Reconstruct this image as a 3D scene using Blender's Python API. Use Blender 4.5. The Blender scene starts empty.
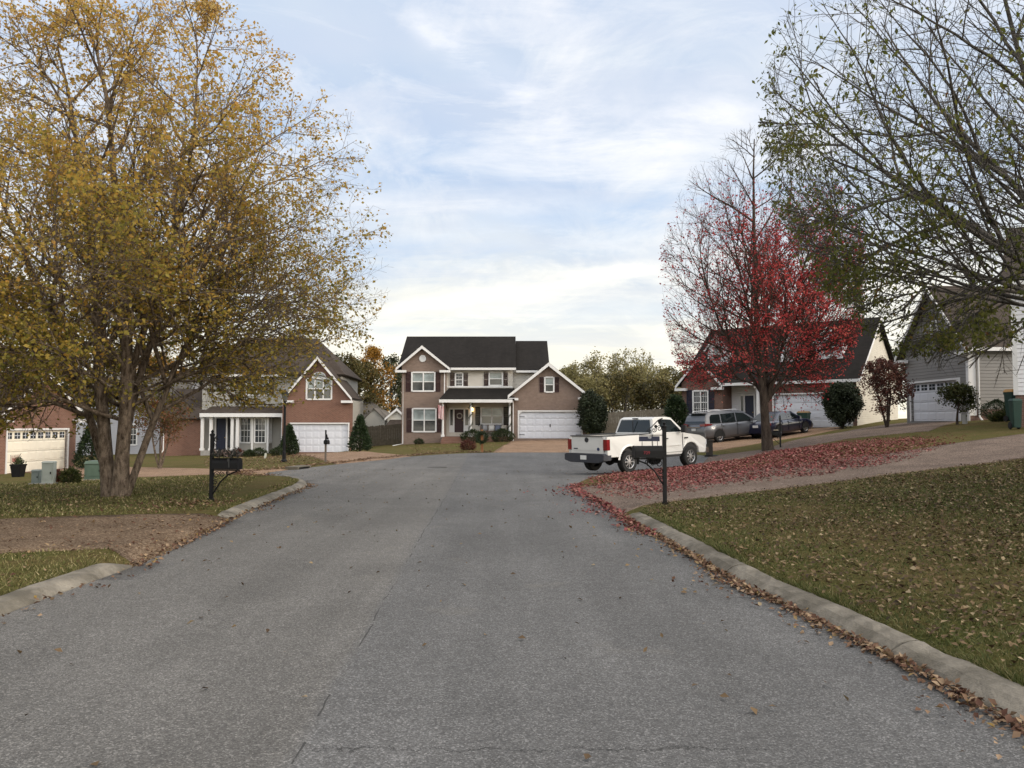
import bpy, bmesh, math, random
import numpy as np
from mathutils import Vector, Matrix
R = math.radians
sc = bpy.context.scene
COL = sc.collection

# ------------------------------------------------------------------ camera, sky, sun, exposure
CAM_Z, FPX, HOR = 1.7, 770.0, 424.0
PITCH = math.atan((HOR - 384) / FPX)
cd = bpy.data.cameras.new('camera'); cam = bpy.data.objects.new('camera', cd); COL.objects.link(cam)
cam.location = (0, 0, CAM_Z); cam.rotation_euler = (R(90) + PITCH, 0, 0)
cd.sensor_width = 36; cd.lens = 36 * FPX / 1024; cd.clip_end = 3000; cd.clip_start = 0.05
sc.camera = cam
sc.view_settings.view_transform = 'Standard'; sc.view_settings.look = 'None'
sc.view_settings.exposure = 0.58; sc.view_settings.gamma = 1
try: sc.view_settings.use_curve_mapping = False
except Exception: pass
SUN_EL, SUN_AZ = 16.0, 112.0        # azimuth clockwise from +Y (the way the camera looks)
sl = bpy.data.lights.new('sun', 'SUN'); sun = bpy.data.objects.new('sun', sl); COL.objects.link(sun)
sl.energy = 1.3; sl.angle = R(18); sl.color = (1.0, 0.87, 0.70)
sdir = Vector((math.sin(R(SUN_AZ)) * math.cos(R(SUN_EL)), math.cos(R(SUN_AZ)) * math.cos(R(SUN_EL)), math.sin(R(SUN_EL))))
sun.rotation_euler = sdir.to_track_quat('Z', 'Y').to_euler()
w = bpy.data.worlds.new('World'); sc.world = w; w.use_nodes = True
wn, wl = w.node_tree.nodes, w.node_tree.links
wn.clear()
def WN(t, **k):
    n = wn.new(t)
    for a, b in k.items(): setattr(n, a, b)
    return n
def wmath(op, a, b=None):
    n = WN('ShaderNodeMath', operation=op)
    for i, s in enumerate((a, b)):
        if s is None: continue
        if isinstance(s, (int, float)): n.inputs[i].default_value = s
        else: wl.new(s, n.inputs[i])
    return n.outputs[0]
def wramp(fac, stops):
    n = WN('ShaderNodeValToRGB'); e = n.color_ramp.elements
    while len(e) < len(stops): e.new(0.5)
    for el, (p, c) in zip(e, stops):
        el.position = p; el.color = (c, c, c, 1) if isinstance(c, (int, float)) else (*c, 1)
    wl.new(fac, n.inputs[0]); return n.outputs[0]
def wmix(fac, a, b):
    n = WN('ShaderNodeMix', data_type='RGBA')
    for i, s in ((0, fac), (6, a), (7, b)):
        if isinstance(s, (int, float)): n.inputs[i].default_value = s
        elif isinstance(s, tuple): n.inputs[i].default_value = (*s, 1)
        else: wl.new(s, n.inputs[i])
    return n.outputs[2]
sky = WN('ShaderNodeTexSky', sky_type='NISHITA', sun_disc=False, sun_elevation=R(SUN_EL), sun_rotation=R(SUN_AZ))
sky.air_density = 1.0; sky.dust_density = 1.5; sky.ozone_density = 1.5
tc = WN('ShaderNodeTexCoord'); sep = WN('ShaderNodeSeparateXYZ'); wl.new(tc.outputs['Generated'], sep.inputs[0])
dz = wmath('MAXIMUM', sep.outputs[2], 0.0)
den = wmath('ADD', dz, 0.10)
cx = wmath('DIVIDE', sep.outputs[0], den); cy = wmath('DIVIDE', sep.outputs[1], den)
cmb = WN('ShaderNodeCombineXYZ'); wl.new(cx, cmb.inputs[0]); wl.new(cy, cmb.inputs[1])
def wnoise(scale, detail, rough, stretch, rot, dist=0.0, off=(0, 0, 0)):
    mp = WN('ShaderNodeMapping'); wl.new(cmb.outputs[0], mp.inputs[0])
    mp.inputs['Scale'].default_value = stretch; mp.inputs['Rotation'].default_value = (0, 0, R(rot)); mp.inputs['Location'].default_value = off
    n = WN('ShaderNodeTexNoise'); wl.new(mp.outputs[0], n.inputs['Vector'])
    n.inputs['Scale'].default_value = scale; n.inputs['Detail'].default_value = detail
    n.inputs['Roughness'].default_value = rough; n.inputs['Distortion'].default_value = dist
    return n.outputs[0]
veil = wnoise(0.85, 5, 0.55, (1.0, 0.55, 1), 18, 0.5, (3.1, 1.7, 0))
wisp = wnoise(1.9, 9, 0.62, (0.8, 0.45, 1), -22, 0.9, (1.3, 4.2, 0))
vf = wramp(veil, [(0.36, 0.0), (0.62, 1.0)])
wf = wramp(wisp, [(0.45, 0.0), (0.63, 1.0)])
hz = wramp(dz, [(0.0, 1.0), (0.10, 0.80), (0.30, 0.16), (0.6, 0.0)])
# high thin cloud sheet: the blue between is itself veiled
blue = wmix(0.90, sky.outputs[0], (3.2, 4.3, 6.1))
sheet = wmix(hz, (5.1, 5.6, 6.3), (8.5, 7.8, 5.9))
c1 = wmix(wmath('MULTIPLY', vf, 0.62), blue, sheet)
c1 = wmix(wmath('MULTIPLY', hz, 0.86), c1, sheet)
bright = wmix(hz, (7.0, 7.0, 7.2), (9.6, 9.0, 7.3))
c2 = wmix(wmath('MULTIPLY', wf, 0.72), c1, bright)
streak = wramp(wnoise(3.4, 8, 0.6, (0.22, 1.0, 1), 24, 0.5, (0.4, 2.2, 0)), [(0.45, 0.0), (0.60, 1.0)])
grey = wmix(hz, (4.3, 4.9, 6.1), (5.9, 6.0, 5.9))
c3 = wmix(wmath('MULTIPLY', streak, 0.5), c2, grey)
# single cloud streaks seen down the road: u = x/y, v = z/y on the sky's own directions
ysafe = wmath('MAXIMUM', sep.outputs[1], 0.05); uu = wmath('DIVIDE', sep.outputs[0], ysafe); vv = wmath('DIVIDE', sep.outputs[2], ysafe)
uvc = WN('ShaderNodeCombineXYZ'); wl.new(uu, uvc.inputs[0]); wl.new(vv, uvc.inputs[1])
def unoise(scale, stretch, rot, detail=7, rough=.6, dist=.4):
    mp = WN('ShaderNodeMapping'); wl.new(uvc.outputs[0], mp.inputs[0]); mp.inputs['Scale'].default_value = stretch; mp.inputs['Rotation'].default_value = (0, 0, R(rot))
    n = WN('ShaderNodeTexNoise'); wl.new(mp.outputs[0], n.inputs['Vector']); n.inputs['Scale'].default_value = scale; n.inputs['Detail'].default_value = detail; n.inputs['Roughness'].default_value = rough; n.inputs['Distortion'].default_value = dist
    return n.outputs[0]
wobn = unoise(9, (1, 1, 1), 0); fib = unoise(16, (.28, 1, 1), -12, 8, .65)
def feat(u0, v0, u1, v1, wd, amt, col, src, soft=.08, brk=(.38, .62)):
    s_ = (v1 - v0) / (u1 - u0); d = wmath('SUBTRACT', vv, wmath('ADD', wmath('MULTIPLY', wmath('SUBTRACT', uu, u0), s_), v0))
    d = wmath('DIVIDE', wmath('ADD', d, wmath('MULTIPLY', wmath('SUBTRACT', wobn, .5), wd * 2.4)), wd); g = wmath('EXPONENT', wmath('MULTIPLY', wmath('MULTIPLY', d, d), -1.0))
    a, b = min(u0, u1), max(u0, u1); m1 = WN('ShaderNodeMapRange', interpolation_type='SMOOTHSTEP'); wl.new(uu, m1.inputs[0]); m1.inputs[1].default_value = a - soft; m1.inputs[2].default_value = a + soft
    m2 = WN('ShaderNodeMapRange', interpolation_type='SMOOTHSTEP'); wl.new(uu, m2.inputs[0]); m2.inputs[1].default_value = b - soft; m2.inputs[2].default_value = b + soft; m2.inputs[3].default_value = 1; m2.inputs[4].default_value = 0
    k = wmath('MULTIPLY', wmath('MULTIPLY', g, wramp(fib, [(brk[0], 0.15), (brk[1], 1.0)])), wmath('MULTIPLY', m1.outputs[0], m2.outputs[0]))
    k = wmath('MULTIPLY', k, wmath('GREATER_THAN', sep.outputs[1], .06)); return wmix(wmath('MULTIPLY', k, amt), src, col)
c3 = feat(-.30, .20, .40, .315, .045, .75, (3.3, 4.5, 6.2), c3, .12)
c3 = feat(-.50, .40, -.02, .33, .05, .5, (3.6, 4.65, 6.1), c3, .15)
c3 = feat(.0, .36, .36, .40, .045, .8, (7.3, 7.3, 7.5), c3, .1)
c3 = feat(-.18, .143, .19, .205, .011, .9, (9.3, 8.8, 7.6), c3, .05)
c3 = feat(-.30, .12, .30, .15, .02, .6, (5.6, 6.2, 6.6), c3, .1)
c3 = feat(-.13, .53, .03, .44, .022, .85, (7.5, 7.5, 7.7), c3, .025)
c3 = feat(.0, .43, .08, .385, .018, .6, (7.3, 7.3, 7.6), c3, .02)
c3 = feat(-.25, .30, .10, .285, .02, .55, (6.9, 7.0, 7.2), c3, .08)
c3 = feat(-.20, .255, .30, .235, .018, .5, (7.6, 7.5, 7.2), c3, .08)
c3 = feat(-.2, .085, .4, .10, .012, .5, (9.2, 8.3, 6.6), c3, .1)
thin = wramp(unoise(6.5, (.33, 1.5, 1), -20, 10, .68, .9), [(0.50, 0.0), (0.68, 1.0)]); front = WN('ShaderNodeMapRange'); wl.new(sep.outputs[1], front.inputs[0]); front.inputs[1].default_value = .06; front.inputs[2].default_value = .3
c3 = wmix(wmath('MULTIPLY', wmath('MULTIPLY', thin, front.outputs[0]), .42), c3, wmix(hz, (7.4, 7.4, 7.5), (9.0, 8.4, 7.0)))
zen = wramp(dz, [(0.55, 0.0), (0.85, 1.0)]); c3 = wmix(zen, c3, (6.6, 6.4, 6.2))
# wide glow added to the unseen sky behind the camera to brighten the scene
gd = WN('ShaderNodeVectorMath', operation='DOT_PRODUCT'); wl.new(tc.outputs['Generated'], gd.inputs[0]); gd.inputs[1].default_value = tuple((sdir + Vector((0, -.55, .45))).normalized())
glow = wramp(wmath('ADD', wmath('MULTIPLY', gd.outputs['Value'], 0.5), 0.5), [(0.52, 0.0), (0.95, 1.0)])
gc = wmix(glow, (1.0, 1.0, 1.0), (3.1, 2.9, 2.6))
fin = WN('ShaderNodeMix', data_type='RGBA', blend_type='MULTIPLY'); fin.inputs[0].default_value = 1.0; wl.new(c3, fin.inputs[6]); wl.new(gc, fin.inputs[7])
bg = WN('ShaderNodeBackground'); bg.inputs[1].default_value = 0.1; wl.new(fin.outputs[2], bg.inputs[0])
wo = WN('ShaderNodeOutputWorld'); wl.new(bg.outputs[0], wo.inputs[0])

# ------------------------------------------------------------------ materials
MATS = {}
def newmat(name):
    m = bpy.data.materials.new(name); m.use_nodes = True
    nt = m.node_tree; nt.nodes.clear()
    o = nt.nodes.new('ShaderNodeOutputMaterial'); p = nt.nodes.new('ShaderNodeBsdfPrincipled')
    nt.links.new(p.outputs[0], o.inputs[0]); MATS[name] = m
    return m, nt, p, o
class NT:
    def __init__(s, nt): s.nt = nt
    def n(s, t, inputs=None, **k):
        x = s.nt.nodes.new(t)
        for a, b in k.items(): setattr(x, a, b)
        for a, b in (inputs or {}).items(): s.set(x, a, b)
        return x
    def set(s, x, a, b):
        i = x.inputs[a]
        if hasattr(b, 'is_output') or hasattr(b, 'links'): s.nt.links.new(b, i)
        elif isinstance(b, tuple) and len(b) == 3 and i.type == 'RGBA': i.default_value = (*b, 1)
        else: i.default_value = b
    def math(s, op, a, b=0.0, c=None):
        x = s.n('ShaderNodeMath', operation=op); s.set(x, 0, a); s.set(x, 1, b)
        if c is not None: s.set(x, 2, c)
        return x.outputs[0]
    def noise(s, vec, scale, detail=4, rough=0.55, dist=0.0):
        return s.n('ShaderNodeTexNoise', {'Vector': vec, 'Scale': scale, 'Detail': detail, 'Roughness': rough, 'Distortion': dist}).outputs[0]
    def ramp(s, fac, stops):
        x = s.n('ShaderNodeValToRGB'); e = x.color_ramp.elements
        while len(e) < len(stops): e.new(0.5)
        for el, (p, c) in zip(e, stops):
            el.position = p; el.color = (c, c, c, 1) if isinstance(c, (int, float)) else (*c, 1)
        s.nt.links.new(fac, x.inputs[0]); return x.outputs[0]
    def mix(s, fac, a, b, blend='MIX'):
        x = s.n('ShaderNodeMix', data_type='RGBA', blend_type=blend)
        s.set(x, 0, fac); s.set(x, 6, a); s.set(x, 7, b); return x.outputs[2]
    def obj(s): return s.n('ShaderNodeTexCoord').outputs['Object']
    def uv(s): return s.n('ShaderNodeTexCoord').outputs['UV']
    def bump(s, p, h, strength=0.3, dist=0.01):
        b = s.n('ShaderNodeBump', {'Height': h, 'Strength': strength, 'Distance': dist}); s.set(p, 'Normal', b.outputs[0])
def sc3(c, k): return tuple(min(1, max(0, x * k)) for x in c)
def M(name, c, rough=0.75, var=0.14, scale=3.0, metal=0.0, bump=0.0, spec=0.4, coat=0.0):
    if name in MATS: return MATS[name]
    m, nt, p, o = newmat(name); T = NT(nt); v = T.obj()
    f = T.noise(v, scale, 5, 0.6)
    T.set(p, 'Base Color', T.ramp(f, [(0.3, sc3(c, 1 - var)), (0.7, sc3(c, 1 + var))]))
    T.set(p, 'Roughness', rough); T.set(p, 'Metallic', metal); T.set(p, 'Specular IOR Level', spec); T.set(p, 'Coat Weight', coat)
    if coat: T.set(p, 'Coat Roughness', 0.04)
    if bump: T.bump(p, T.noise(v, scale * 6, 4), bump)
    return m
def brick(name, c1, c2, mortar):
    m, nt, p, o = newmat(name); T = NT(nt); uv = T.uv()
    b = T.n('ShaderNodeTexBrick', {'Vector': uv, 'Color1': c1, 'Color2': c2, 'Mortar': mortar, 'Scale': 1.0, 'Mortar Size': 0.007, 'Bias': -0.1, 'Brick Width': 0.21, 'Row Height': 0.076})
    n = T.noise(uv, 0.6, 5); n2 = T.noise(uv, 5.0, 3)
    col = T.mix(T.ramp(n, [(0.35, 0.0), (0.7, 0.35)]), b.outputs[0], sc3(c1, 0.75))
    col = T.mix(T.ramp(n2, [(0.4, 0.0), (0.75, 0.3)]), col, sc3(c2, 1.25))
    T.set(p, 'Base Color', col); T.set(p, 'Roughness', 0.9)
    T.bump(p, b.outputs[1], -0.5, 0.008); return m
def siding(name, c, lap=0.115):
    m, nt, p, o = newmat(name); T = NT(nt); uv = T.uv()
    s = T.n('ShaderNodeSeparateXYZ', {0: uv}); fr = T.math('FRACT', T.math('DIVIDE', s.outputs[1], lap))
    h = T.ramp(fr, [(0.0, 0.0), (0.10, 1.0), (1.0, 0.45)])
    n = T.noise(uv, 0.9, 4)
    T.set(p, 'Base Color', T.ramp(n, [(0.3, sc3(c, 0.92)), (0.7, sc3(c, 1.06))])); T.set(p, 'Roughness', 0.6)
    T.bump(p, h, 1.0, 0.03); return m
def shingle(name, c):
    m, nt, p, o = newmat(name); T = NT(nt); uv = T.uv()
    b = T.n('ShaderNodeTexBrick', {'Vector': uv, 'Color1': sc3(c, 0.8), 'Color2': sc3(c, 1.3), 'Mortar': sc3(c, 0.5), 'Scale': 1.0, 'Mortar Size': 0.008, 'Brick Width': 0.28, 'Row Height': 0.14})
    n = T.noise(uv, 0.45, 6, 0.65); mp = T.n('ShaderNodeMapping', {0: uv, 'Scale': (1.6, 0.25, 1)})
    n2 = T.noise(mp.outputs[0], 1.0, 5)
    col = T.mix(T.ramp(n, [(0.35, 0.0), (0.7, 0.5)]), b.outputs[0], sc3(c, 1.45))
    col = T.mix(T.ramp(n2, [(0.45, 0.0), (0.7, 0.55)]), col, sc3(c, 0.6))
    T.set(p, 'Base Color', col); T.set(p, 'Roughness', 0.93); T.set(p, 'Specular IOR Level', 0.15)
    T.bump(p, b.outputs[1], -0.6, 0.01); return m
def leafmat(name, stops, trans=0.35, rough=0.6):
    m, nt, p, o = newmat(name); T = NT(nt)
    a = T.n('ShaderNodeAttribute', attribute_name='tint'); col = T.ramp(a.outputs['Fac'], stops)
    T.set(p, 'Base Color', col); T.set(p, 'Roughness', rough); T.set(p, 'Specular IOR Level', 0.25)
    if trans:
        t = T.n('ShaderNodeBsdfTranslucent', {'Color': col}); mx = T.n('ShaderNodeMixShader', {0: trans, 1: p.outputs[0], 2: t.outputs[0]})
        nt.links.new(mx.outputs[0], o.inputs[0])
    return m
def barkmat(name, c1, c2, scale=9.0):
    m, nt, p, o = newmat(name); T = NT(nt); v = T.obj()
    mp = T.n('ShaderNodeMapping', {0: v, 'Scale': (1, 1, 0.35)}); f = T.noise(mp.outputs[0], scale, 6, 0.65, 0.4); g = T.noise(v, scale * 4, 4)
    col = T.mix(T.ramp(g, [(0.4, 0.0), (0.7, 0.4)]), T.ramp(f, [(0.32, c1), (0.5, tuple((x + y) / 2 for x, y in zip(c1, c2))), (0.68, c2)]), sc3(c1, 0.7))
    T.set(p, 'Base Color', col); T.set(p, 'Roughness', 0.95); T.set(p, 'Specular IOR Level', 0.1)
    T.bump(p, T.math('ADD', f, g), 0.9, 0.03); return m
def glass(name, c, rough=0.06):
    m, nt, p, o = newmat(name); T = NT(nt); v = T.obj(); f = T.noise(v, 1.3, 3)
    T.set(p, 'Base Color', T.ramp(f, [(0.35, sc3(c, 0.6)), (0.7, sc3(c, 1.3))])); T.set(p, 'Roughness', rough); T.set(p, 'Specular IOR Level', 0.6); return m
white = M('white_trim', (0.62, 0.61, 0.60), 0.5, 0.05)
white2 = M('white_door_paint', (0.58, 0.59, 0.63), 0.45, 0.04, 1.0)
brick_tan = brick('tan_brown_brick', (0.150, 0.102, 0.078), (0.205, 0.142, 0.11), (0.23, 0.19, 0.165))
brick_red = brick('red_brick', (0.130, 0.060, 0.040), (0.18, 0.086, 0.058), (0.24, 0.17, 0.13))
brick_dark = brick('dark_red_brick', (0.105, 0.055, 0.040), (0.15, 0.08, 0.06), (0.19, 0.14, 0.12))
side_cream = siding('cream_siding', (0.50, 0.46, 0.40))
side_grey = siding('grey_siding', (0.175, 0.165, 0.155), 0.17)
side_taupe = siding('taupe_siding', (0.30, 0.285, 0.255))
side_white = siding('white_siding', (0.66, 0.65, 0.66), 0.15)
side_pale = siding('pale_cream_siding', (0.54, 0.50, 0.43), 0.13)
side_bluegrey = siding('blue_grey_siding', (0.33, 0.33, 0.35), 0.15)
roof_black = shingle('charcoal_shingle', (0.013, 0.0115, 0.0108))
roof_brown = shingle('brown_grey_shingle', (0.048, 0.038, 0.032))
roof_grey = shingle('grey_shingle', (0.10, 0.09, 0.08))
maroon = M('maroon_paint', (0.026, 0.007, 0.009), 0.5, 0.1)
navy = M('navy_paint', (0.012, 0.016, 0.035), 0.5, 0.1)
blackp = M('black_paint', (0.007, 0.007, 0.008), 0.5, 0.2, spec=.2)
ironm = M('black_iron', (0.007, 0.007, 0.008), 0.5, 0.3, 12, spec=.2)
gl_dark = glass('window_glass', (0.045, 0.05, 0.055))
gl_blind = glass('window_glass_over_blind', (0.26, 0.30, 0.30), 0.15)
concrete = M('concrete', (0.27, 0.255, 0.235), 0.9, 0.22, 5, bump=0.3)

# ------------------------------------------------------------------ object helpers
def link(o, parent=None, label=None, cat=None, group=None, kind=None):
    COL.objects.link(o)
    if parent is not None: o.parent = parent
    if label: o['label'] = label
    if cat: o['category'] = cat
    if group: o['group'] = group
    if kind: o['kind'] = kind
    return o
def empty(name, loc, rz=0.0, label=None, cat=None, group=None):
    o = bpy.data.objects.new(name, None); o.location = loc; o.rotation_euler = (0, 0, rz); o.empty_display_size = 0.3
    return link(o, None, label, cat, group)
class MB:
    def __init__(s): s.v = []; s.f = []; s.m = []
    def poly(s, pts, m=0):
        b = len(s.v); s.v += [tuple(p) for p in pts]; s.f.append(tuple(range(b, b + len(pts)))); s.m.append(m); return s
    def mesh(s, V, F, m=0):
        b = len(s.v); s.v += [tuple(p) for p in V]; s.f += [tuple(i + b for i in f) for f in F]; s.m += [m] * len(F); return s
    def hexa(s, P, m=0):   # P: 4 bottom, 4 top (same order)
        return s.mesh(P, [(0, 3, 2, 1), (4, 5, 6, 7), (0, 1, 5, 4), (1, 2, 6, 5), (2, 3, 7, 6), (3, 0, 4, 7)], m)
    def box(s, x0, x1, y0, y1, z0, z1, m=0):
        return s.hexa([(x0, y0, z0), (x1, y0, z0), (x1, y1, z0), (x0, y1, z0), (x0, y0, z1), (x1, y0, z1), (x1, y1, z1), (x0, y1, z1)], m)
    def slab(s, pts, t, m=0):
        P = [Vector(p) for p in pts]; n = (P[1] - P[0]).cross(P[2] - P[0]).normalized()
        if n.z < 0: P.reverse(); n = -n
        Q = [p - n * t for p in P]; k = len(P)
        return s.mesh(P + Q, [tuple(range(k)), tuple(range(2 * k - 1, k - 1, -1))] + [(i, i + k, (i + 1) % k + k, (i + 1) % k) for i in range(k)], m)
    def prism(s, poly, y0, y1, m=0, axis='y'):   # poly in (a,b), extruded along axis
        k = len(poly)
        if axis == 'y': f = lambda p, t: (p[0], t, p[1])
        elif axis == 'x': f = lambda p, t: (t, p[0], p[1])
        else: f = lambda p, t: (p[0], p[1], t)
        V = [f(p, y0) for p in poly] + [f(p, y1) for p in poly]
        return s.mesh(V, [tuple(range(k)), tuple(range(2 * k - 1, k - 1, -1))] + [(i, i + k, (i + 1) % k + k, (i + 1) % k) for i in range(k)], m)
    def tube(s, pts, rad, n=8, m=0):
        P = np.array([tuple(p) for p in pts], float); K = len(P)
        r = np.broadcast_to(np.array(rad, float), (K,))
        t = np.gradient(P, axis=0); t /= np.linalg.norm(t, axis=1)[:, None] + 1e-9
        ref = np.array([0, 0, 1.0]) if abs(t[:, 2]).mean() < 0.8 else np.array([1.0, 0, 0])
        u = np.cross(t, ref); u /= np.linalg.norm(u, axis=1)[:, None] + 1e-9; v = np.cross(t, u)
        a = np.arange(n) * 2 * math.pi / n
        V = (P[:, None] + r[:, None, None] * (u[:, None] * np.cos(a)[None, :, None] + v[:, None] * np.sin(a)[None, :, None])).reshape(-1, 3)
        F = [(i * n + j, i * n + (j + 1) % n, (i + 1) * n + (j + 1) % n, (i + 1) * n + j) for i in range(K - 1) for j in range(n)]
        F += [tuple(range(n - 1, -1, -1)), tuple(range((K - 1) * n, K * n))]
        return s.mesh(V, F, m)
    def lathe(s, prof, c=(0, 0, 0), n=16, m=0, axis='z', cap=True):
        V = []
        for r, z in prof:
            for j in range(n):
                a = 2 * math.pi * j / n; p = (r * math.cos(a), r * math.sin(a), z)
                if axis == 'y': p = (p[0], p[2], p[1])
                if axis == 'x': p = (p[2], p[0], p[1])
                V.append((p[0] + c[0], p[1] + c[1], p[2] + c[2]))
        K = len(prof)
        F = [(i * n + j, i * n + (j + 1) % n, (i + 1) * n + (j + 1) % n, (i + 1) * n + j) for i in range(K - 1) for j in range(n)]
        if cap: F += [tuple(range(n - 1, -1, -1)), tuple(range((K - 1) * n, K * n))]
        return s.mesh(V, F, m)
    def build(s, name, mats, parent=None, label=None, cat=None, group=None, kind=None, smooth=False, bevel=0.0, loc=None, rz=0.0):
        me = bpy.data.meshes.new(name); me.from_pydata(s.v, [], s.f)
        if not isinstance(mats, (list, tuple)): mats = [mats]
        for m in mats: me.materials.append(m)
        me.polygons.foreach_set('material_index', s.m)
        bm = bmesh.new(); bm.from_mesh(me); bmesh.ops.recalc_face_normals(bm, faces=bm.faces)
        if bevel: bmesh.ops.bevel(bm, geom=[e for e in bm.edges if len(e.link_faces) == 2 and e.calc_face_angle(0) > 0.5], offset=bevel, segments=2, affect='EDGES', clamp_overlap=True)
        uvl = bm.loops.layers.uv.new('UVMap')
        for f in bm.faces:
            n = f.normal
            h = Vector((-n.y, n.x, 0))
            if h.length < 0.05: h = Vector((1, 0, 0))
            h.normalize(); v = n.cross(h)
            for l in f.loops: l[uvl].uv = (l.vert.co.dot(h), l.vert.co.dot(v))
            f.smooth = smooth
        bm.to_mesh(me); bm.free()
        o = bpy.data.objects.new(name, me)
        if loc is not None: o.location = loc; o.rotation_euler = (0, 0, rz)
        return link(o, parent, label, cat, group, kind)
def npmesh(name, V, F, mat, tint=None, parent=None, label=None, cat=None, group=None, kind=None, smooth=False, loc=None):
    me = bpy.data.meshes.new(name); V = np.asarray(V, np.float32); F = np.asarray(F, np.int32); k = F.shape[1]
    me.vertices.add(len(V)); me.vertices.foreach_set('co', V.ravel())
    me.loops.add(F.size); me.loops.foreach_set('vertex_index', F.ravel())
    me.polygons.add(len(F)); me.polygons.foreach_set('loop_start', np.arange(0, F.size, k, dtype=np.int32)); me.polygons.foreach_set('loop_total', np.full(len(F), k, np.int32))
    if smooth: me.polygons.foreach_set('use_smooth', np.ones(len(F), bool))
    me.update(calc_edges=True)
    if tint is not None:
        a = me.attributes.new('tint', 'FLOAT', 'POINT'); a.data.foreach_set('value', np.asarray(tint, np.float32))
    me.materials.append(mat)
    o = bpy.data.objects.new(name, me)
    if loc is not None: o.location = loc
    return link(o, parent, label, cat, group, kind)
def rvec(rng, n): 
    v = rng.normal(size=(n, 3)); return v / np.linalg.norm(v, axis=1)[:, None]
def leaf_mesh(P, D, N, L, W, tint, fold=0.25):
    """kite leaves folded along the midrib; P base points, D axis, N rough normal"""
    P = np.asarray(P); n = len(P); L = np.broadcast_to(L, (n,))[:, None]; W = np.broadcast_to(W, (n,))[:, None]
    S = np.cross(D, N); S /= np.linalg.norm(S, axis=1)[:, None] + 1e-9; U = np.cross(S, D)
    m = P + D * L * 0.45
    V = np.stack([P, m + S * W * 0.5 + U * W * fold, P + D * L, m - S * W * 0.5 + U * W * fold], 1).reshape(-1, 3)
    b = np.arange(n)[:, None] * 4
    F = np.concatenate([b + np.array([[0, 1, 2]]), b + np.array([[0, 2, 3]])], 1).reshape(-1, 3)
    return V, F, np.repeat(tint, 4)

# ------------------------------------------------------------------ lie of the land (metres; camera over 0,0 looking along +Y)
CTRL = np.array([(-4.3,-6,0),(0,-6,0),(3.5,-6,0),(-4.5,6,0),(0,6,0),(2.7,6,0),(-5,13,0),(-1,13,0),(2,14,0),(-5.6,20,-.02),(1.6,20,-.02),(0,27,-.04),(-7.8,30,-.05),(-5.3,38,.03),(-.6,42,.15),(3,42.2,.15),(4.2,27.7,-.03),(6.8,30,.04),(8.4,33,.2),
 (6,4,.28),(6,9,.3),(9,9,.62),(8,14,.55),(12.7,19,1.05),(10,16,.75),(5.5,14,.25),(5,20,.25),(9.3,26.5,.75),(17,26,1.5),(15,35,1.2),(22.8,42,1.8),(26,42,2.0),(19.7,51,1.45),(11,52,1.0),(11.3,42,.6),(15.3,44,.9),(8.05,31.5,.25),(30,30,2.4),(20,12,2.0),(14,5,1.2),(26,55,1.9),
 (5,60,.6),(-8.7,60,.08),(5,52,.4),(-8,50,.02),(-2,50,.28),(-13.5,58,-.45),(-20,58,-.6),(-14,45,-.3),(-25,41,-.83),(-20,30,-.5),(-12,25,-.15),(-9,16,.05),(-14,14,.03),(-9,9,.05),(-15,5,.1),(-30,20,-.3),(-36,44,-.9),(-14,23.4,-.15),(-16,30,-.4),(0,75,.6),(-20,75,-.4),(25,75,1.6)], float)
def _phi(r2): return np.where(r2 > 1e-12, 0.5 * r2 * np.log(np.maximum(r2, 1e-12)), 0.0)
_c = CTRL[:, :2] / 10
_K = _phi(((_c[:, None] - _c[None]) ** 2).sum(-1)) + 0.02 * np.eye(len(_c))
_Pm = np.concatenate([np.ones((len(_c), 1)), _c], 1)
_A = np.block([[_K, _Pm], [_Pm.T, np.zeros((3, 3))]])
_w = np.linalg.solve(_A, np.concatenate([CTRL[:, 2], np.zeros(3)]))
def H(x, y):
    x = np.clip(np.asarray(x, float), -40, 34); y = np.clip(np.asarray(y, float), -6, 78)
    q = np.stack([x, y], -1) / 10; out = np.zeros(x.shape); fl = q.reshape(-1, 2); o = out.reshape(-1)
    for i in range(0, len(fl), 20000):
        c = fl[i:i + 20000]; o[i:i + 20000] = _phi(((c[:, None] - _c[None]) ** 2).sum(-1)) @ _w[:len(_c)] + _w[len(_c)] + c @ _w[-2:]
    return out
def ray(px, py):
    a, b = (px - 512) / FPX, (384 - py) / FPX; c, s = math.cos(PITCH), math.sin(PITCH)
    return np.array([a, c - b * s, s + b * c])
def at(px, py, d):
    v = ray(px, py); return np.array([0, 0, CAM_Z]) + v * d / v[1]
def G(px, py):
    """ground point seen at a pixel of the photograph"""
    v = ray(px, py); v = v / v[1]; d = 3.0
    while d < 120:
        if CAM_Z + v[2] * d <= float(H(v[0] * d, d)): break
        d += 0.1
    lo, hi = d - 0.1, d
    for _ in range(20):
        m = (lo + hi) / 2
        if CAM_Z + v[2] * m <= float(H(v[0] * m, m)): hi = m
        else: lo = m
    return (v[0] * hi, hi)
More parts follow.
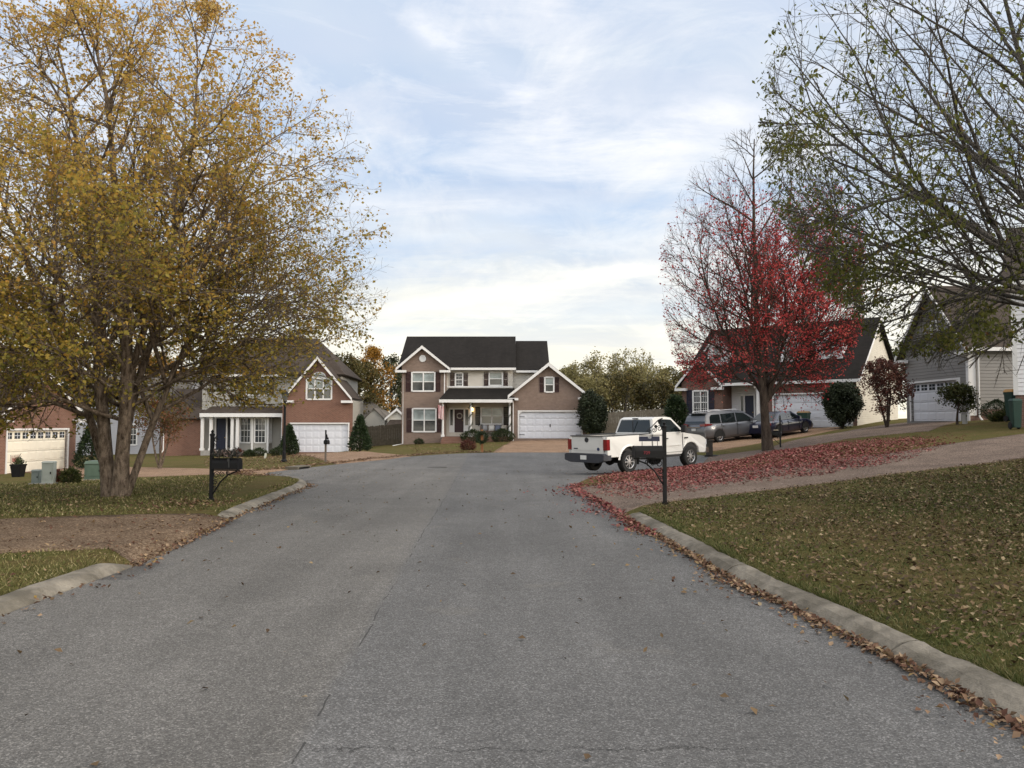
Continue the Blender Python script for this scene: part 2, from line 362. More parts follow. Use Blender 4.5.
# ------------------------------------------------------------------ road, drives, kerbs, lawn
def gp(pts): return [G(*p) for p in pts]
def resample(P, step):
    P = np.array(P, float); s = np.r_[0, np.cumsum(np.linalg.norm(np.diff(P, axis=0), axis=1))]
    t = np.linspace(0, s[-1], max(2, int(round(s[-1] / step)) + 1)); return np.stack([np.interp(t, s, P[:, 0]), np.interp(t, s, P[:, 1])], 1)
def chaikin(P, n=2):
    P = np.array(P, float)
    for _ in range(n):
        Q = [P[0]]
        for a, b in zip(P[:-1], P[1:]): Q += [0.75 * a + 0.25 * b, 0.25 * a + 0.75 * b]
        P = np.array(Q + [P[-1]])
    return P
K_R = chaikin([(3.95, -6.0)] + gp([(1024, 727), (909, 666), (796, 609), (741, 586), (623, 516)]))
K_L1 = chaikin(gp([(136, 566.5), (0, 616)]) + [(-4.3, -6.0)])
K_L2 = chaikin(gp([(288, 477.5), (303, 480.6), (309, 485), (300, 490), (265, 504), (230, 519.7)]))
ISL = chaikin(gp([(623, 516), (598, 503), (583, 495), (574, 488), (580, 481), (614, 473), (660, 468.5)]) + [(8.1, 30.0), (8.9, 33.5), (8.5, 37), (6.3, 40.6), (3, 42.3), (-.65, 42)] + gp([(452, 453.7), (405, 457), (370, 461), (335, 464.5), (312, 467.5), (290, 470), (268, 472.5), (262, 476), (272, 477), (288, 477.5)]))
ROAD = np.concatenate([K_R, ISL[1:], K_L2[1:], K_L1])
def inside(poly, x, y):
    poly = np.asarray(poly); r = np.zeros(np.shape(x), bool)
    for (x0, y0), (x1, y1) in zip(poly, np.roll(poly, -1, 0)):
        if y0 == y1: continue
        c = (y0 > y) != (y1 > y); r ^= c & (x < (x1 - x0) * (y - y0) / (y1 - y0) + x0)
    return r
def pdist(line, x, y, closed=False):
    L = np.asarray(line); d = np.full(np.shape(x), 1e9)
    segs = zip(L[:-1], L[1:]) if not closed else zip(L, np.roll(L, -1, 0))
    for a, b in segs:
        e = b - a; q = e @ e
        if q < 1e-12: continue
        t = np.clip(((x - a[0]) * e[0] + (y - a[1]) * e[1]) / q, 0, 1)
        d = np.minimum(d, np.hypot(x - a[0] - t * e[0], y - a[1] - t * e[1]))
    return d
def sst(a, b, x): t = np.clip((x - a) / (b - a), 0, 1); return t * t * (3 - 2 * t)
def Zg(x, y):
    x = np.asarray(x, float); y = np.asarray(y, float)
    sd = pdist(ROAD, x, y, True) * np.where(inside(ROAD, x, y), -1, 1)
    dk = np.minimum(np.minimum(pdist(K_R, x, y), pdist(K_L1, x, y)), pdist(K_L2, x, y))
    return H(x, y) + 0.095 * sst(0.0, 0.42, sd) * (1 - sst(1.0, 7.0, dk))
def zg(x, y): return float(Zg(np.array([x]), np.array([y]))[0])
DRIVES = [('driveway', 'dirt', gp([(137, 567), (231, 519.2), (150, 520), (0, 523), (-160, 527), (-160, 567), (0, 561), (108, 556)])),
          ('driveway', 'agg', gp([(289, 470), (270, 470), (200, 468.7), (130, 467.2), (66, 467), (26, 472), (60, 478), (130, 477.2), (200, 476.4), (262.5, 476.3), (268, 472.5)])),
          ('driveway', 'agg', gp([(290, 453.5), (350, 451.5), (378, 453), (411, 456.4), (390, 459.3), (336, 464.3)])),
          ('driveway', 'agg', gp([(493, 452.3), (598, 452), (584, 438.4), (516, 438.2)])),
          ('driveway', 'agg', gp([(709, 452), (745, 446), (790, 438.5), (841, 429), (843, 426.8), (772, 430.8), (735, 432), (690, 441)])),
          ('driveway', 'agg2', gp([(709, 456), (764, 449.5), (814, 436.5), (864, 428), (912, 422), (960, 421), (930, 431), (846, 439), (792, 449), (740, 459), (697, 466)])),
          ('driveway', 'agg2', gp([(622, 515), (655, 508), (764, 493), (886, 475), (1024, 458.5), (1100, 450), (1100, 428), (1024, 434), (886, 454), (720, 472), (640, 480), (576, 487.5), (584, 495.5), (599, 503.5)]))]
for _n, _k, P in DRIVES:
    pass
# ground sheet
def axis(parts):
    a = []
    for lo, hi, st in parts: a += list(np.arange(lo, hi, st))
    return np.array(a + [parts[-1][1]])
gx = axis([(-700, -120, 60), (-120, -40, 8), (-40, -18, 1.0), (-18, 16, 0.25), (16, 36, 1.0), (36, 120, 8), (120, 700, 60)])
gy = axis([(-60, -8, 8), (-8, 34, 0.25), (34, 80, 0.8), (80, 160, 8), (160, 900, 60)])
X, Y = np.meshgrid(gx, gy)
Z = np.zeros_like(X)
near = (X > -45) & (X < 45) & (Y > -12) & (Y < 90)
Z[near] = Zg(X[near], Y[near]); Z[~near] = H(X[~near], Y[~near])
for poly in [ROAD] + [p for _, _, p in DRIVES]:
    poly = np.asarray(poly); i = inside(poly, X, Y); dd = pdist(poly, X[i], Y[i], True); Z[i] -= 0.02 * sst(0, 0.3, dd)
nx = len(gx); idx = np.arange(X.size).reshape(X.shape)
F = np.stack([idx[:-1, :-1], idx[:-1, 1:], idx[1:, 1:], idx[1:, :-1]], -1).reshape(-1, 4)
def lawnmat():
    m, nt, p, o = newmat('lawn'); T = NT(nt); v = T.obj()
    big = T.noise(v, 0.3, 7, 0.7, 0.5); mid = T.noise(v, 1.6, 6, 0.65); fine = T.noise(v, 38, 5, 0.7); fib = T.noise(v, 14, 6, 0.7)
    g = T.ramp(fine, [(0.3, (0.030, 0.036, 0.010)), (0.5, (0.072, 0.078, 0.022)), (0.72, (0.155, 0.145, 0.055))])
    st = T.ramp(fib, [(0.3, (0.055, 0.040, 0.018)), (0.55, (0.125, 0.094, 0.042)), (0.75, (0.20, 0.16, 0.085))])
    c = T.mix(T.ramp(mid, [(0.40, 0.0), (0.66, 0.85)]), g, st)
    c = T.mix(T.ramp(big, [(0.42, 0.0), (0.60, 0.75)]), c, st)
    T.set(p, 'Base Color', c); T.set(p, 'Roughness', 1.0); T.set(p, 'Specular IOR Level', 0.05)
    T.bump(p, T.math('ADD', fine, fib), 0.9, 0.04); return m
npmesh('ground', np.stack([X, Y, Z], -1).reshape(-1, 3), F, lawnmat(), kind='structure', smooth=True)
def sheet(name, poly, zoff, mat, step=0.5):
    bm = bmesh.new(); vs = [bm.verts.new((x, y, 0)) for x, y in poly]; bm.faces.new(vs)
    bmesh.ops.triangulate(bm, faces=bm.faces[:])
    P = np.array(poly)
    for ax in (0, 1):
        t = math.floor(P[:, ax].min()) + step
        while t < P[:, ax].max():
            co = [0, 0, 0]; no = [0, 0, 0]; co[ax] = t; no[ax] = 1
            bmesh.ops.bisect_plane(bm, geom=bm.verts[:] + bm.edges[:] + bm.faces[:], dist=1e-5, plane_co=co, plane_no=no); t += step if t < 40 else 1
    bmesh.ops.recalc_face_normals(bm, faces=bm.faces)
    if sum(f.normal.z for f in bm.faces) < 0: bmesh.ops.reverse_faces(bm, faces=bm.faces)
    xy = np.array([v.co[:2] for v in bm.verts]); z = (H(xy[:, 0], xy[:, 1]) if name == 'road' else Zg(xy[:, 0], xy[:, 1])) + zoff
    for v, h in zip(bm.verts, z): v.co.z = h
    for f in bm.faces: f.smooth = True
    be_ = [e for e in bm.edges if len(e.link_faces) == 1]; ex = bmesh.ops.extrude_edge_only(bm, edges=be_)
    for v in ex['geom']:
        if isinstance(v, bmesh.types.BMVert): v.co.z -= .09
    me = bpy.data.meshes.new(name); bm.to_mesh(me); bm.free(); me.materials.append(mat)
    return link(bpy.data.objects.new(name, me), kind='structure')
def asphalt():
    m, nt, p, o = newmat('asphalt'); T = NT(nt); v = T.obj(); S = T.n('ShaderNodeSeparateXYZ', {0: v}); x, y = S.outputs[0], S.outputs[1]
    agg = T.n('ShaderNodeTexVoronoi', {'Vector': v, 'Scale': 105.0}).outputs['Color']
    av = T.n('ShaderNodeSeparateXYZ', {0: agg}).outputs[0]
    g2 = T.noise(v, 160, 2, 0.6); md = T.noise(v, 9, 6, 0.7); bg_ = T.noise(v, 0.5, 5, 0.55, 0.6)
    mpv = T.n('ShaderNodeMapping', {0: v, 'Scale': (1.2, 0.10, 1), 'Rotation': (0, 0, R(-4))}); strip = T.noise(mpv.outputs[0], 1.3, 4)
    base = T.ramp(av, [(0.05, 0.070), (0.45, 0.112), (0.8, 0.146), (0.97, 0.235)])
    base = T.mix(T.ramp(g2, [(0.35, 0.55), (0.6, 0.0)]), base, (0.05, 0.05, 0.052))
    k = T.math('MULTIPLY', T.ramp(md, [(0.3, 0.86), (0.7, 1.12)]), T.math('MULTIPLY', T.ramp(bg_, [(0.3, 0.84), (0.7, 1.12)]), T.ramp(strip, [(0.32, 0.84), (0.68, 1.10)])))
    # paving joint a little left of the middle; the older half is paler and browner
    jn = T.math('ADD', T.math('ADD', x, T.math('MULTIPLY', y, 0.033)), T.math('MULTIPLY', T.noise(v, 1.1, 3), 0.10))
    side = T.n('ShaderNodeMapRange', {0: jn, 1: -1.00, 2: -0.90, 3: 1.0, 4: 0.0}).outputs[0]
    tint = T.mix(side, (0.99, 0.99, 1.0), (1.09, 1.06, 1.02))
    c = T.mix(1.0, T.mix(1.0, base, tint, 'MULTIPLY'), k, 'MULTIPLY')
    # old pale stains, dark drips
    stn = T.ramp(T.noise(v, 0.95, 4, 0.5), [(0.63, 0.0), (0.76, 0.26)]); c = T.mix(stn, c, (0.22, 0.20, 0.17))
    drp = T.ramp(T.noise(v, 2.3, 5, 0.6, 0.5), [(0.64, 0.0), (0.75, 0.4)]); c = T.mix(drp, c, (0.055, 0.055, 0.056))
    wob = T.noise(v, 2.2, 7, 0.75)
    cr = T.math('ABSOLUTE', T.math('SUBTRACT', T.math('ADD', y, T.math('MULTIPLY', wob, 0.45)), 4.36))
    cm = T.math('MULTIPLY', T.math('LESS_THAN', cr, T.math('MULTIPLY', T.noise(v, 5, 3), 0.013)), T.math('MULTIPLY', T.math('GREATER_THAN', x, -1.05), T.math('LESS_THAN', x, 1.35)))
    cr2 = T.math('ABSOLUTE', T.math('SUBTRACT', jn, -0.93)); cm2 = T.math('MULTIPLY', T.math('LESS_THAN', cr2, T.math('MULTIPLY', T.noise(v, 3, 4), 0.012)), T.math('GREATER_THAN', T.noise(v, 0.8, 4), 0.5))
    c = T.mix(T.math('MULTIPLY', T.math('MAXIMUM', cm, cm2), 0.8), c, (0.025, 0.025, 0.025))
    T.set(p, 'Base Color', c); T.set(p, 'Roughness', 0.86); T.set(p, 'Specular IOR Level', 0.3)
    T.bump(p, T.math('ADD', av, g2), 0.7, 0.006); return m
sheet('road', ROAD, 0.008, asphalt())
def gravelmat(name, a, b, c):
    m, nt, p, o = newmat(name); T = NT(nt); v = T.obj()
    vc = T.n('ShaderNodeSeparateXYZ', {0: T.n('ShaderNodeTexVoronoi', {'Vector': v, 'Scale': 55.0}).outputs['Color']}).outputs[0]
    n = T.noise(v, 1.1, 6, 0.65); col = T.ramp(vc, [(0.1, a), (0.6, b), (0.95, c)])
    col = T.mix(1.0, col, T.ramp(n, [(0.3, 0.72), (0.7, 1.18)]), 'MULTIPLY')
    T.set(p, 'Base Color', col); T.set(p, 'Roughness', 0.95); T.set(p, 'Specular IOR Level', 0.1); T.bump(p, T.math('ADD', vc, n), 0.6, 0.01); return m
DM = {'dirt': gravelmat('brown_gravel', (0.070, 0.046, 0.030), (0.118, 0.082, 0.056), (0.21, 0.16, 0.115)),
      'agg': gravelmat('tan_aggregate', (0.15, 0.095, 0.06), (0.24, 0.155, 0.105), (0.34, 0.25, 0.18)),
      'agg2': gravelmat('grey_brown_aggregate', (0.085, 0.062, 0.05), (0.145, 0.11, 0.09), (0.25, 0.20, 0.17))}
for n_, k_, P in DRIVES: sheet(n_, P, 0.012, DM[k_])
# concrete kerbs in cast lengths with open joints
def kerbmat():
    m, nt, p, o = newmat('worn_kerb_concrete'); T = NT(nt); v = T.obj()
    a = T.noise(v, 2.2, 7, 0.7, 0.3); b = T.noise(v, 60, 3); c_ = T.noise(v, 0.9, 6, 0.7)
    c = T.ramp(a, [(0.36, (0.075, 0.066, 0.052)), (0.5, (0.165, 0.148, 0.122)), (0.66, (0.26, 0.235, 0.195))])
    c = T.mix(T.ramp(b, [(0.4, 0.0), (0.7, 0.45)]), c, (0.13, 0.12, 0.10)); c = T.mix(T.ramp(c_, [(0.45, 0.0), (0.62, 0.75)]), c, (0.075, 0.066, 0.05))
    T.set(p, 'Base Color', c); T.set(p, 'Roughness', 0.95); T.bump(p, T.math('ADD', a, b), 0.8, 0.012); return m
KM = kerbmat()
PROF = np.array([(-0.02, -0.06), (0.0, 0.012), (0.035, 0.045), (0.10, 0.088), (0.17, 0.104), (0.235, 0.108), (0.27, 0.096), (0.28, -0.06)])
def kerb(line, outsign, t0=True, t1=True, seed=0):
    rng = np.random.default_rng(seed); P = resample(line, 0.12); t = np.gradient(P, axis=0); t /= np.linalg.norm(t, axis=1)[:, None]
    N = np.stack([t[:, 1], -t[:, 0]], 1) * outsign; s = np.arange(len(P)) * 0.12; mb = MB(); tot = s[-1]
    z0 = H(P[:, 0], P[:, 1]); k = len(PROF); cut = list(np.arange(2.6, tot, 3.05))
    for a, b in zip([0] + cut, cut + [tot + 1]):
        I = list(range(int(round(a / .12)), min(len(P) - 1, int(round(b / .12))) + 1))
        if len(I) < 2: continue
        V = []
        for j, i in enumerate(I):
            e = 1.0
            if t0: e = min(e, 0.25 + s[i] / 0.5)
            if t1: e = min(e, 0.25 + (tot - s[i]) / 0.5)
            e = min(e, 1); q = P[i]
            if j == 0: q = q + t[i] * 0.013
            if j == len(I) - 1: q = q - t[i] * 0.013
            for o, h in PROF:
                jt = rng.normal(0, 0.0035, 2) + (np.array([-.006, -.014]) * max(0, math.sin(P[i][1] * 5.3 + seed) * math.sin(P[i][1] * 2.1) - .45) * 1.8 if .03 < o < .3 and h > .05 else 0); V.append((*(q + N[i] * (o + jt[0])), z0[i] + (h * e if h > 0 else h) + jt[1]))
        Fq = [(i * k + j, i * k + j + 1, (i + 1) * k + j + 1, (i + 1) * k + j) for i in range(len(I) - 1) for j in range(k - 1)]
        Fq += [tuple(range(k)), tuple(range((len(I) - 1) * k, len(I) * k))]
        mb.mesh(V, Fq)
    return mb.build('kerb', KM, kind='structure', smooth=False)
kerb(K_R, 1, False, True, 1); kerb(K_L1, 1, True, False, 2); kerb(K_L2, 1, True, True, 3)

# ------------------------------------------------------------------ scattered leaves and grass
def scatter(poly, dens, rng, densf=None):
    P = np.asarray(poly); lo, hi = P.min(0), P.max(0); n = int(dens * np.prod(hi - lo)); q = rng.uniform(lo, hi, (n, 2))
    q = q[inside(P, q[:, 0], q[:, 1])]
    if densf is not None: q = q[rng.uniform(size=len(q)) < densf(q[:, 0], q[:, 1])]
    return q
def lay(q, rng, L, wr=0.62, tilt=0.35, lift=0.012, zf=Zg):
    n = len(q); z = zf(q[:, 0], q[:, 1]) + lift * rng.uniform(0.6, 1.8, n); a = rng.uniform(0, 2 * math.pi, n)
    D = np.stack([np.cos(a), np.sin(a), rng.normal(0, tilt, n)], 1); D /= np.linalg.norm(D, axis=1)[:, None]
    N = np.stack([rng.normal(0, tilt, n), rng.normal(0, tilt, n), np.ones(n)], 1); l = L * rng.uniform(0.55, 1.3, n)
    return leaf_mesh(np.c_[q, z + 0.25 * l * abs(D[:, 2])], D, N, l, l * wr * rng.uniform(0.7, 1.2, n), rng.uniform(size=n), 0.22)
LM_red = leafmat('fallen_red_leaf', [(0, (0.085, 0.024, 0.022)), (0.3, (0.165, 0.040, 0.042)), (0.6, (0.25, 0.080, 0.078)), (0.8, (0.155, 0.078, 0.055)), (1, (0.33, 0.18, 0.155))], 0.1, 0.75)
LM_brn = leafmat('fallen_brown_leaf', [(0, (0.035, 0.022, 0.013)), (0.4, (0.085, 0.055, 0.030)), (0.7, (0.145, 0.098, 0.052)), (0.9, (0.20, 0.15, 0.085)), (1, (0.28, 0.22, 0.14))], 0.1, 0.75)
LM_tan = leafmat('fallen_tan_leaf', [(0, (0.065, 0.026, 0.018)), (0.3, (0.115, 0.062, 0.038)), (0.6, (0.185, 0.118, 0.074)), (0.85, (0.28, 0.20, 0.13)), (1, (0.19, 0.125, 0.035))], 0.12, 0.75)
rg = np.random.default_rng(11)
RED = np.array(gp([(574, 488.5), (583, 479.5), (616, 472.5), (660, 468.3), (694, 465.5), (742, 459), (765, 452), (796, 448.5), (850, 439.5), (925, 434), (985, 434), (905, 462), (820, 476), (720, 490), (650, 508), (622, 515), (597, 503), (583, 495)]))
def redf(x, y):
    d = np.hypot((x - 6.6) / 5.2, (y - 24.5) / 6.5); p = np.clip(1.5 - 0.95 * d, 0.03, 1); f = np.sin(x * 1.7 + 2 * np.sin(y * .9)) * np.sin(y * 1.3) * .3 + .85
    return np.clip(p * f, 0, 1) * np.clip(.10 + .9 * sst(-.2, 1.3, pdist(RED, x, y, True) + .45 * np.sin(x * 2.3) * np.sin(y * 1.9 + x)), 0, 1)
q = scatter(RED, 520, rg, redf)
npmesh('fallen_red_leaves', *[v for v in lay(q, rg, 0.085)][:2], LM_red, None) if False else None
def laid(name, qs, L, mat, rng, label, **k):
    V, F_, t = lay(qs, rng, L, **k); return npmesh(name, V, F_, mat, t, label=label, cat='leaves', kind='stuff')
laid('fallen_red_leaves', q, 0.076, LM_red, rg, 'carpet of fallen red leaves under the bare topped red maple')
DR7 = np.array(DRIVES[6][2])
offroad = lambda qq: qq[~inside(ROAD, qq[:, 0], qq[:, 1])]
RL = np.array([(3.3, 2.6), (2.9, 6.0)] + [tuple(p + np.array((.33, 0))) for p in resample(K_R, 2)[4:]] + gp([(655, 509), (764, 494), (886, 476), (1024, 459.5)]) + [(15, 16), (8, 3)])
q = scatter(RL, 400, rg, lambda x, y: np.clip(0.30 + 0.16 * (x - 2.6) * np.clip(8 / y, .5, 1.3) * 0.9 + 0.18 * np.sin(x * 2.1 + y), 0.1, 0.95) * np.clip(1.25 - y / 30, .4, 1))
laid('fallen_brown_leaves', offroad(q), 0.058, LM_brn, rg, 'dull brown leaves strewn over the near lawn above the long kerb', lift=0.03)
LL = np.array([tuple(p - np.array((.35, 0))) for p in resample(K_L2, 1.0)[2:]][::-1] + [(-5.6, 14.5)] + gp([(150, 519), (0, 522)]) + [(-22, 15), (-20, 23)] + gp([(120, 478.5), (262, 478)]))
q = scatter(LL, 30, rg, lambda x, y: np.clip(0.9 - .05 * (y - 13), .3, 1))
LL2 = np.array([G(131, 566), (-4.85, 8.6), (-4.7, 4), (-12, 6)] + gp([(-160, 566.5), (0, 560.5), (107, 555.5)]))
q = np.concatenate([q, scatter(LL2, 14, rg), scatter(DRIVES[0][2], 60, rg, lambda x, y: np.clip(0.35 + 0.3 * (x + 6.2), .25, 1))])
mb_spot = np.array([(-6.3, 15.4)]) + rg.normal(0, 1, (420, 2)) * np.array([.55, .5])
laid('fallen_birch_leaves', offroad(np.concatenate([q, mb_spot])), 0.062, LM_tan, rg, 'tan leaves scattered over the lawn and drive round the gold leaved tree', lift=0.02)
# the drift in the gutter
def gutter(line, n, wd, rng, t=(0, 1), off=0.02, sgn=-1, pw=1.0):
    P = resample(line, 0.05); tt = np.gradient(P, axis=0); tt /= np.linalg.norm(tt, axis=1)[:, None]; N = np.stack([tt[:, 1], -tt[:, 0]], 1) * sgn
    i = (np.clip(t[0] + (t[1] - t[0]) * rng.uniform(size=n) ** pw, 0, .999) * len(P)).astype(int)
    cl = 0.65 + 0.5 * np.sin(i * .05 * 2.3) * np.sin(i * .05 * .9 + 1)
    return P[i] + N[i] * (off + np.abs(rng.normal(0, 1, n)) * wd * cl)[:, None] + rng.normal(0, .02, (n, 2))
rzf = lambda x, y: H(x, y) + 0.012
q1 = np.concatenate([gutter(K_R, 3600, 0.08, rg, (0.30, 1)), gutter(K_R, 1000, 0.22, rg, (0.3, 1))]); z1 = lay(q1, rg, 0.052, tilt=0.5, lift=0.012, zf=rzf)
npmesh('gutter_leaves', z1[0], z1[1], LM_tan, z1[2], label='drift of curled tan leaves lying along the foot of the long kerb', cat='leaves', kind='stuff')
q1 = np.concatenate([gutter(K_R, 380, 0.16, rg, (0.86, 1)), gutter(ISL[:28], 1000, 0.20, rg, (0, .42), off=-.1), gutter(ISL[:28], 260, 0.45, rg, (0, .42), off=0)]); z1 = lay(q1, rg, 0.08, tilt=0.4, lift=0.012, zf=rzf)
npmesh('gutter_red_leaves', z1[0], z1[1], LM_red, z1[2], label='red leaves spilled onto the asphalt at the far end of the kerb', cat='leaves', kind='stuff')
q1 = np.concatenate([gutter(K_L1, 260, 0.16, rg), gutter(K_L2, 420, 0.14, rg, (.3, 1)), gutter(np.array([G(137, 567), G(231, 519.5)]), 420, 0.18, rg, off=-.12)]); z1 = lay(q1, rg, 0.06, tilt=0.5, lift=0.012, zf=rzf)
npmesh('roadside_leaves', z1[0], z1[1], LM_tan, z1[2], label='thin line of tan leaves along the broken kerb by the brown drive', cat='leaves', kind='stuff')
q1 = scatter(ROAD, 6, rg, lambda x, y: np.where(y < 30, 0.55, 0.1) * (0.35 + 0.65 * np.abs(x + 1.2) / 4)); z1 = lay(q1, rg, 0.055, tilt=0.5, lift=0.01, zf=rzf)
npmesh('road_leaves', z1[0], z1[1], LM_brn, z1[2], label='stray dark leaves dotted over the open asphalt', cat='leaves', kind='stuff')
q1 = np.concatenate([gutter(ISL[50:], 2600, 0.55, rg, off=-1.1), scatter(gp([(300, 469), (335, 463.5), (300, 455), (205, 458), (205, 468), (268, 470)]), 14, rg), scatter(gp([(420, 457), (490, 452.8), (512, 441), (405, 446)]), 5, rg)]); q1 = offroad(q1)
z1 = lay(q1, rg, 0.10, tilt=0.3, lift=0.02); npmesh('verge_leaves', z1[0], z1[1], LM_tan, z1[2], label='tan leaf litter on the lawn edges round the turning circle', cat='leaves', kind='stuff')
# grass blades on the near lawns
def grass(poly, dens, rng, name, label, mat):
    P = np.asarray(poly)
    q = scatter(P, dens, rng, lambda x, y: np.clip((6.0 / np.maximum(y, 3)) ** 2, 0, 1) * np.clip(.65 + .5 * np.sin(x * 1.3 + 1.7 * np.sin(y * .8)) * np.sin(y * 1.1), .25, 1)); q = offroad(q)
    n = len(q); d = np.hypot(q[:, 0], q[:, 1]); z = Zg(q[:, 0], q[:, 1]) - .004
    wd = 0.0035 * np.maximum(1, d / 5.5) * rng.uniform(.7, 1.5, n); h = rng.uniform(.018, .052, n) * np.maximum(1, (d / 9) ** .35); a = rng.uniform(0, 6.283, n)
    B = np.c_[q, z]; s = np.c_[np.cos(a), np.sin(a), np.zeros(n)] * wd[:, None]; lean = rng.normal(0, .75, (n, 2)) * h[:, None]
    V = np.stack([B - s, B + s, B + np.c_[lean, h]], 1).reshape(-1, 3); npmesh(name, V, np.arange(n * 3).reshape(-1, 3), mat, np.repeat(rng.uniform(size=n), 3), label=label, cat='grass', kind='stuff')
GM = leafmat('grass_blade', [(0, (0.030, 0.040, 0.010)), (0.4, (0.062, 0.078, 0.020)), (0.7, (0.105, 0.115, 0.036)), (0.86, (0.17, 0.15, 0.065)), (1, (0.25, 0.21, 0.11))], 0.25, 0.7)
GM2 = leafmat('dry_grass_blade', [(0, (0.045, 0.052, 0.014)), (0.4, (0.10, 0.105, 0.030)), (0.7, (0.165, 0.15, 0.055)), (0.9, (0.26, 0.22, 0.105)), (1, (0.36, 0.30, 0.17))], 0.25, 0.7)
grass(RL, 2600, rg, 'lawn_grass', 'short green grass of the near lawn above the long kerb', GM)
def fringe(line, t, n, rng, name, label, mat):
    P = resample(line, .02); tt = np.gradient(P, axis=0); tt /= np.linalg.norm(tt, axis=1)[:, None]; N = np.stack([tt[:, 1], -tt[:, 0]], 1)
    i = rng.integers(int(t[0] * len(P)), int(t[1] * len(P)), n); q = P[i] + N[i] * (.262 + np.abs(rng.normal(0, .05, n)))[:, None]; z = Zg(q[:, 0], q[:, 1]) + .005; a = rng.uniform(0, 6.283, n)
    wd = .003 * np.maximum(1, q[:, 1] / 5.5) * rng.uniform(.7, 1.5, n); s = np.c_[np.cos(a), np.sin(a), 0 * a] * wd[:, None]; h = rng.uniform(.03, .085, n) * (.55 + .45 * np.sin(i * .05)); L_ = np.c_[-N[i] * (rng.uniform(-.3, 1.0, n) * h)[:, None] + rng.normal(0, .02, (n, 2)), h]; B = np.c_[q, z]
    npmesh(name, np.stack([B - s, B + s, B + L_], 1).reshape(-1, 3), np.arange(n * 3).reshape(-1, 3), mat, np.repeat(rng.uniform(size=n), 3), label=label, cat='grass', kind='stuff')
fringe(K_R, (.28, .99), 9000, rg, 'kerb_grass', 'ragged grass edge leaning over the back of the long kerb', GM); fringe(K_L1, (.02, .7), 3500, rg, 'kerb_grass', 'ragged dry grass edge behind the short near kerb', GM2); fringe(K_L2, (.1, .98), 2500, rg, 'kerb_grass', 'ragged grass edge behind the curved kerb by the black mailbox', GM2)
grass(LL2, 2600, rg, 'lawn_grass', 'dry olive grass in the near corner lawn beside the short kerb', GM2)
grass(LL, 2600, rg, 'lawn_grass', 'worn olive grass of the lawn under the gold leaved tree', GM2)
# ------------------------------------------------------------------ trees
def norm(v): return v / (np.linalg.norm(v) + 1e-9)
def turn(d, ang, az):
    ref = np.array([0, 0, 1.0]) if abs(d[2]) < 0.9 else np.array([1.0, 0, 0]); u = norm(np.cross(d, ref)); v = np.cross(u, d)
    return d * math.cos(ang) + (u * math.cos(az) + v * math.sin(az)) * math.sin(ang)
def grow(seed, stems, spec, env=None):
    """returns (branches, twigs): branches = [(pts, radii, level)]; twigs = outermost shoots"""
    rng = np.random.default_rng(seed); out = []; tw = []; ml = len(spec) - 1
    def br(p, d, L, r, lv, r1=None):
        sp = spec[lv]; n = sp['seg']; pts = [np.array(p, float)]; d = norm(np.array(d, float))
        for i in range(n):
            d = norm(d + rng.normal(0, sp['wob'], 3) + np.array([0, 0, sp['up']])); q = pts[-1] + d * L / n
            if env is not None and lv > 0 and env(q) > 1.0:
                if i == 0: return
                break
            pts.append(q)
        k = len(pts); rad = np.linspace(r, r1 if r1 else max(r * sp.get('taper', .3), .0025), n + 1)[:k]; pts = np.array(pts)
        if lv == 0 and r > .09: rad[0] *= 1.35
        out.append((pts, rad, lv))
        if lv == ml: tw.append(pts); return
        c = spec[lv + 1]; num = max(1, int(round(c['n'] * rng.uniform(.8, 1.2) * (L / c['ref'] if 'ref' in c else 1)))); az = rng.uniform(0, 6.28)
        for j in range(num):
            t = c['t0'] + (1 - c['t0']) * (j + rng.uniform()) / num; f = t * (k - 1); i = min(int(f), k - 2); f -= i
            pos = pts[i] * (1 - f) + pts[i + 1] * f; pd = norm(pts[i + 1] - pts[i]); az += 2.4 + rng.normal(0, .3)
            nd = turn(pd, R(rng.uniform(*c['ang'])), az); rr = rad[i] * (1 - f) + rad[i + 1] * f
            br(pos, nd, rng.uniform(*c['len']) * (1 - c.get('short', .4) * t), min(rr * .8, c['rad'] * rng.uniform(.7, 1.2)), lv + 1)
    for s in stems: br(s[0], s[1], s[2], s[3], 0, s[4] if len(s) > 4 else None)
    return out, tw
def tubes(branches, sides, base=None):
    Vs, Fs, off = [], [], 0
    for P, r, lv in branches:
        n = sides[lv]; K = len(P)
        if K < 2: continue
        t = np.gradient(P, axis=0); t /= np.linalg.norm(t, axis=1)[:, None] + 1e-9
        ref = np.array([0, 0, 1.0]) if abs(t[0, 2]) < .8 else np.array([1.0, 0, 0]); u = np.cross(t, ref); u /= np.linalg.norm(u, axis=1)[:, None] + 1e-9; v = np.cross(t, u)
        a = np.arange(n) * 6.2832 / n
        Vs.append((P[:, None] + r[:, None, None] * (u[:, None] * np.cos(a)[None, :, None] + v[:, None] * np.sin(a)[None, :, None])).reshape(-1, 3))
        i = np.arange(K - 1)[:, None] * n; j = np.arange(n)[None]; j2 = (j + 1) % n
        Fs.append((np.stack([i + j, i + j2, i + n + j2, i + n + j], -1) + off).reshape(-1, 4)); off += K * n
    return np.concatenate(Vs), np.concatenate(Fs)
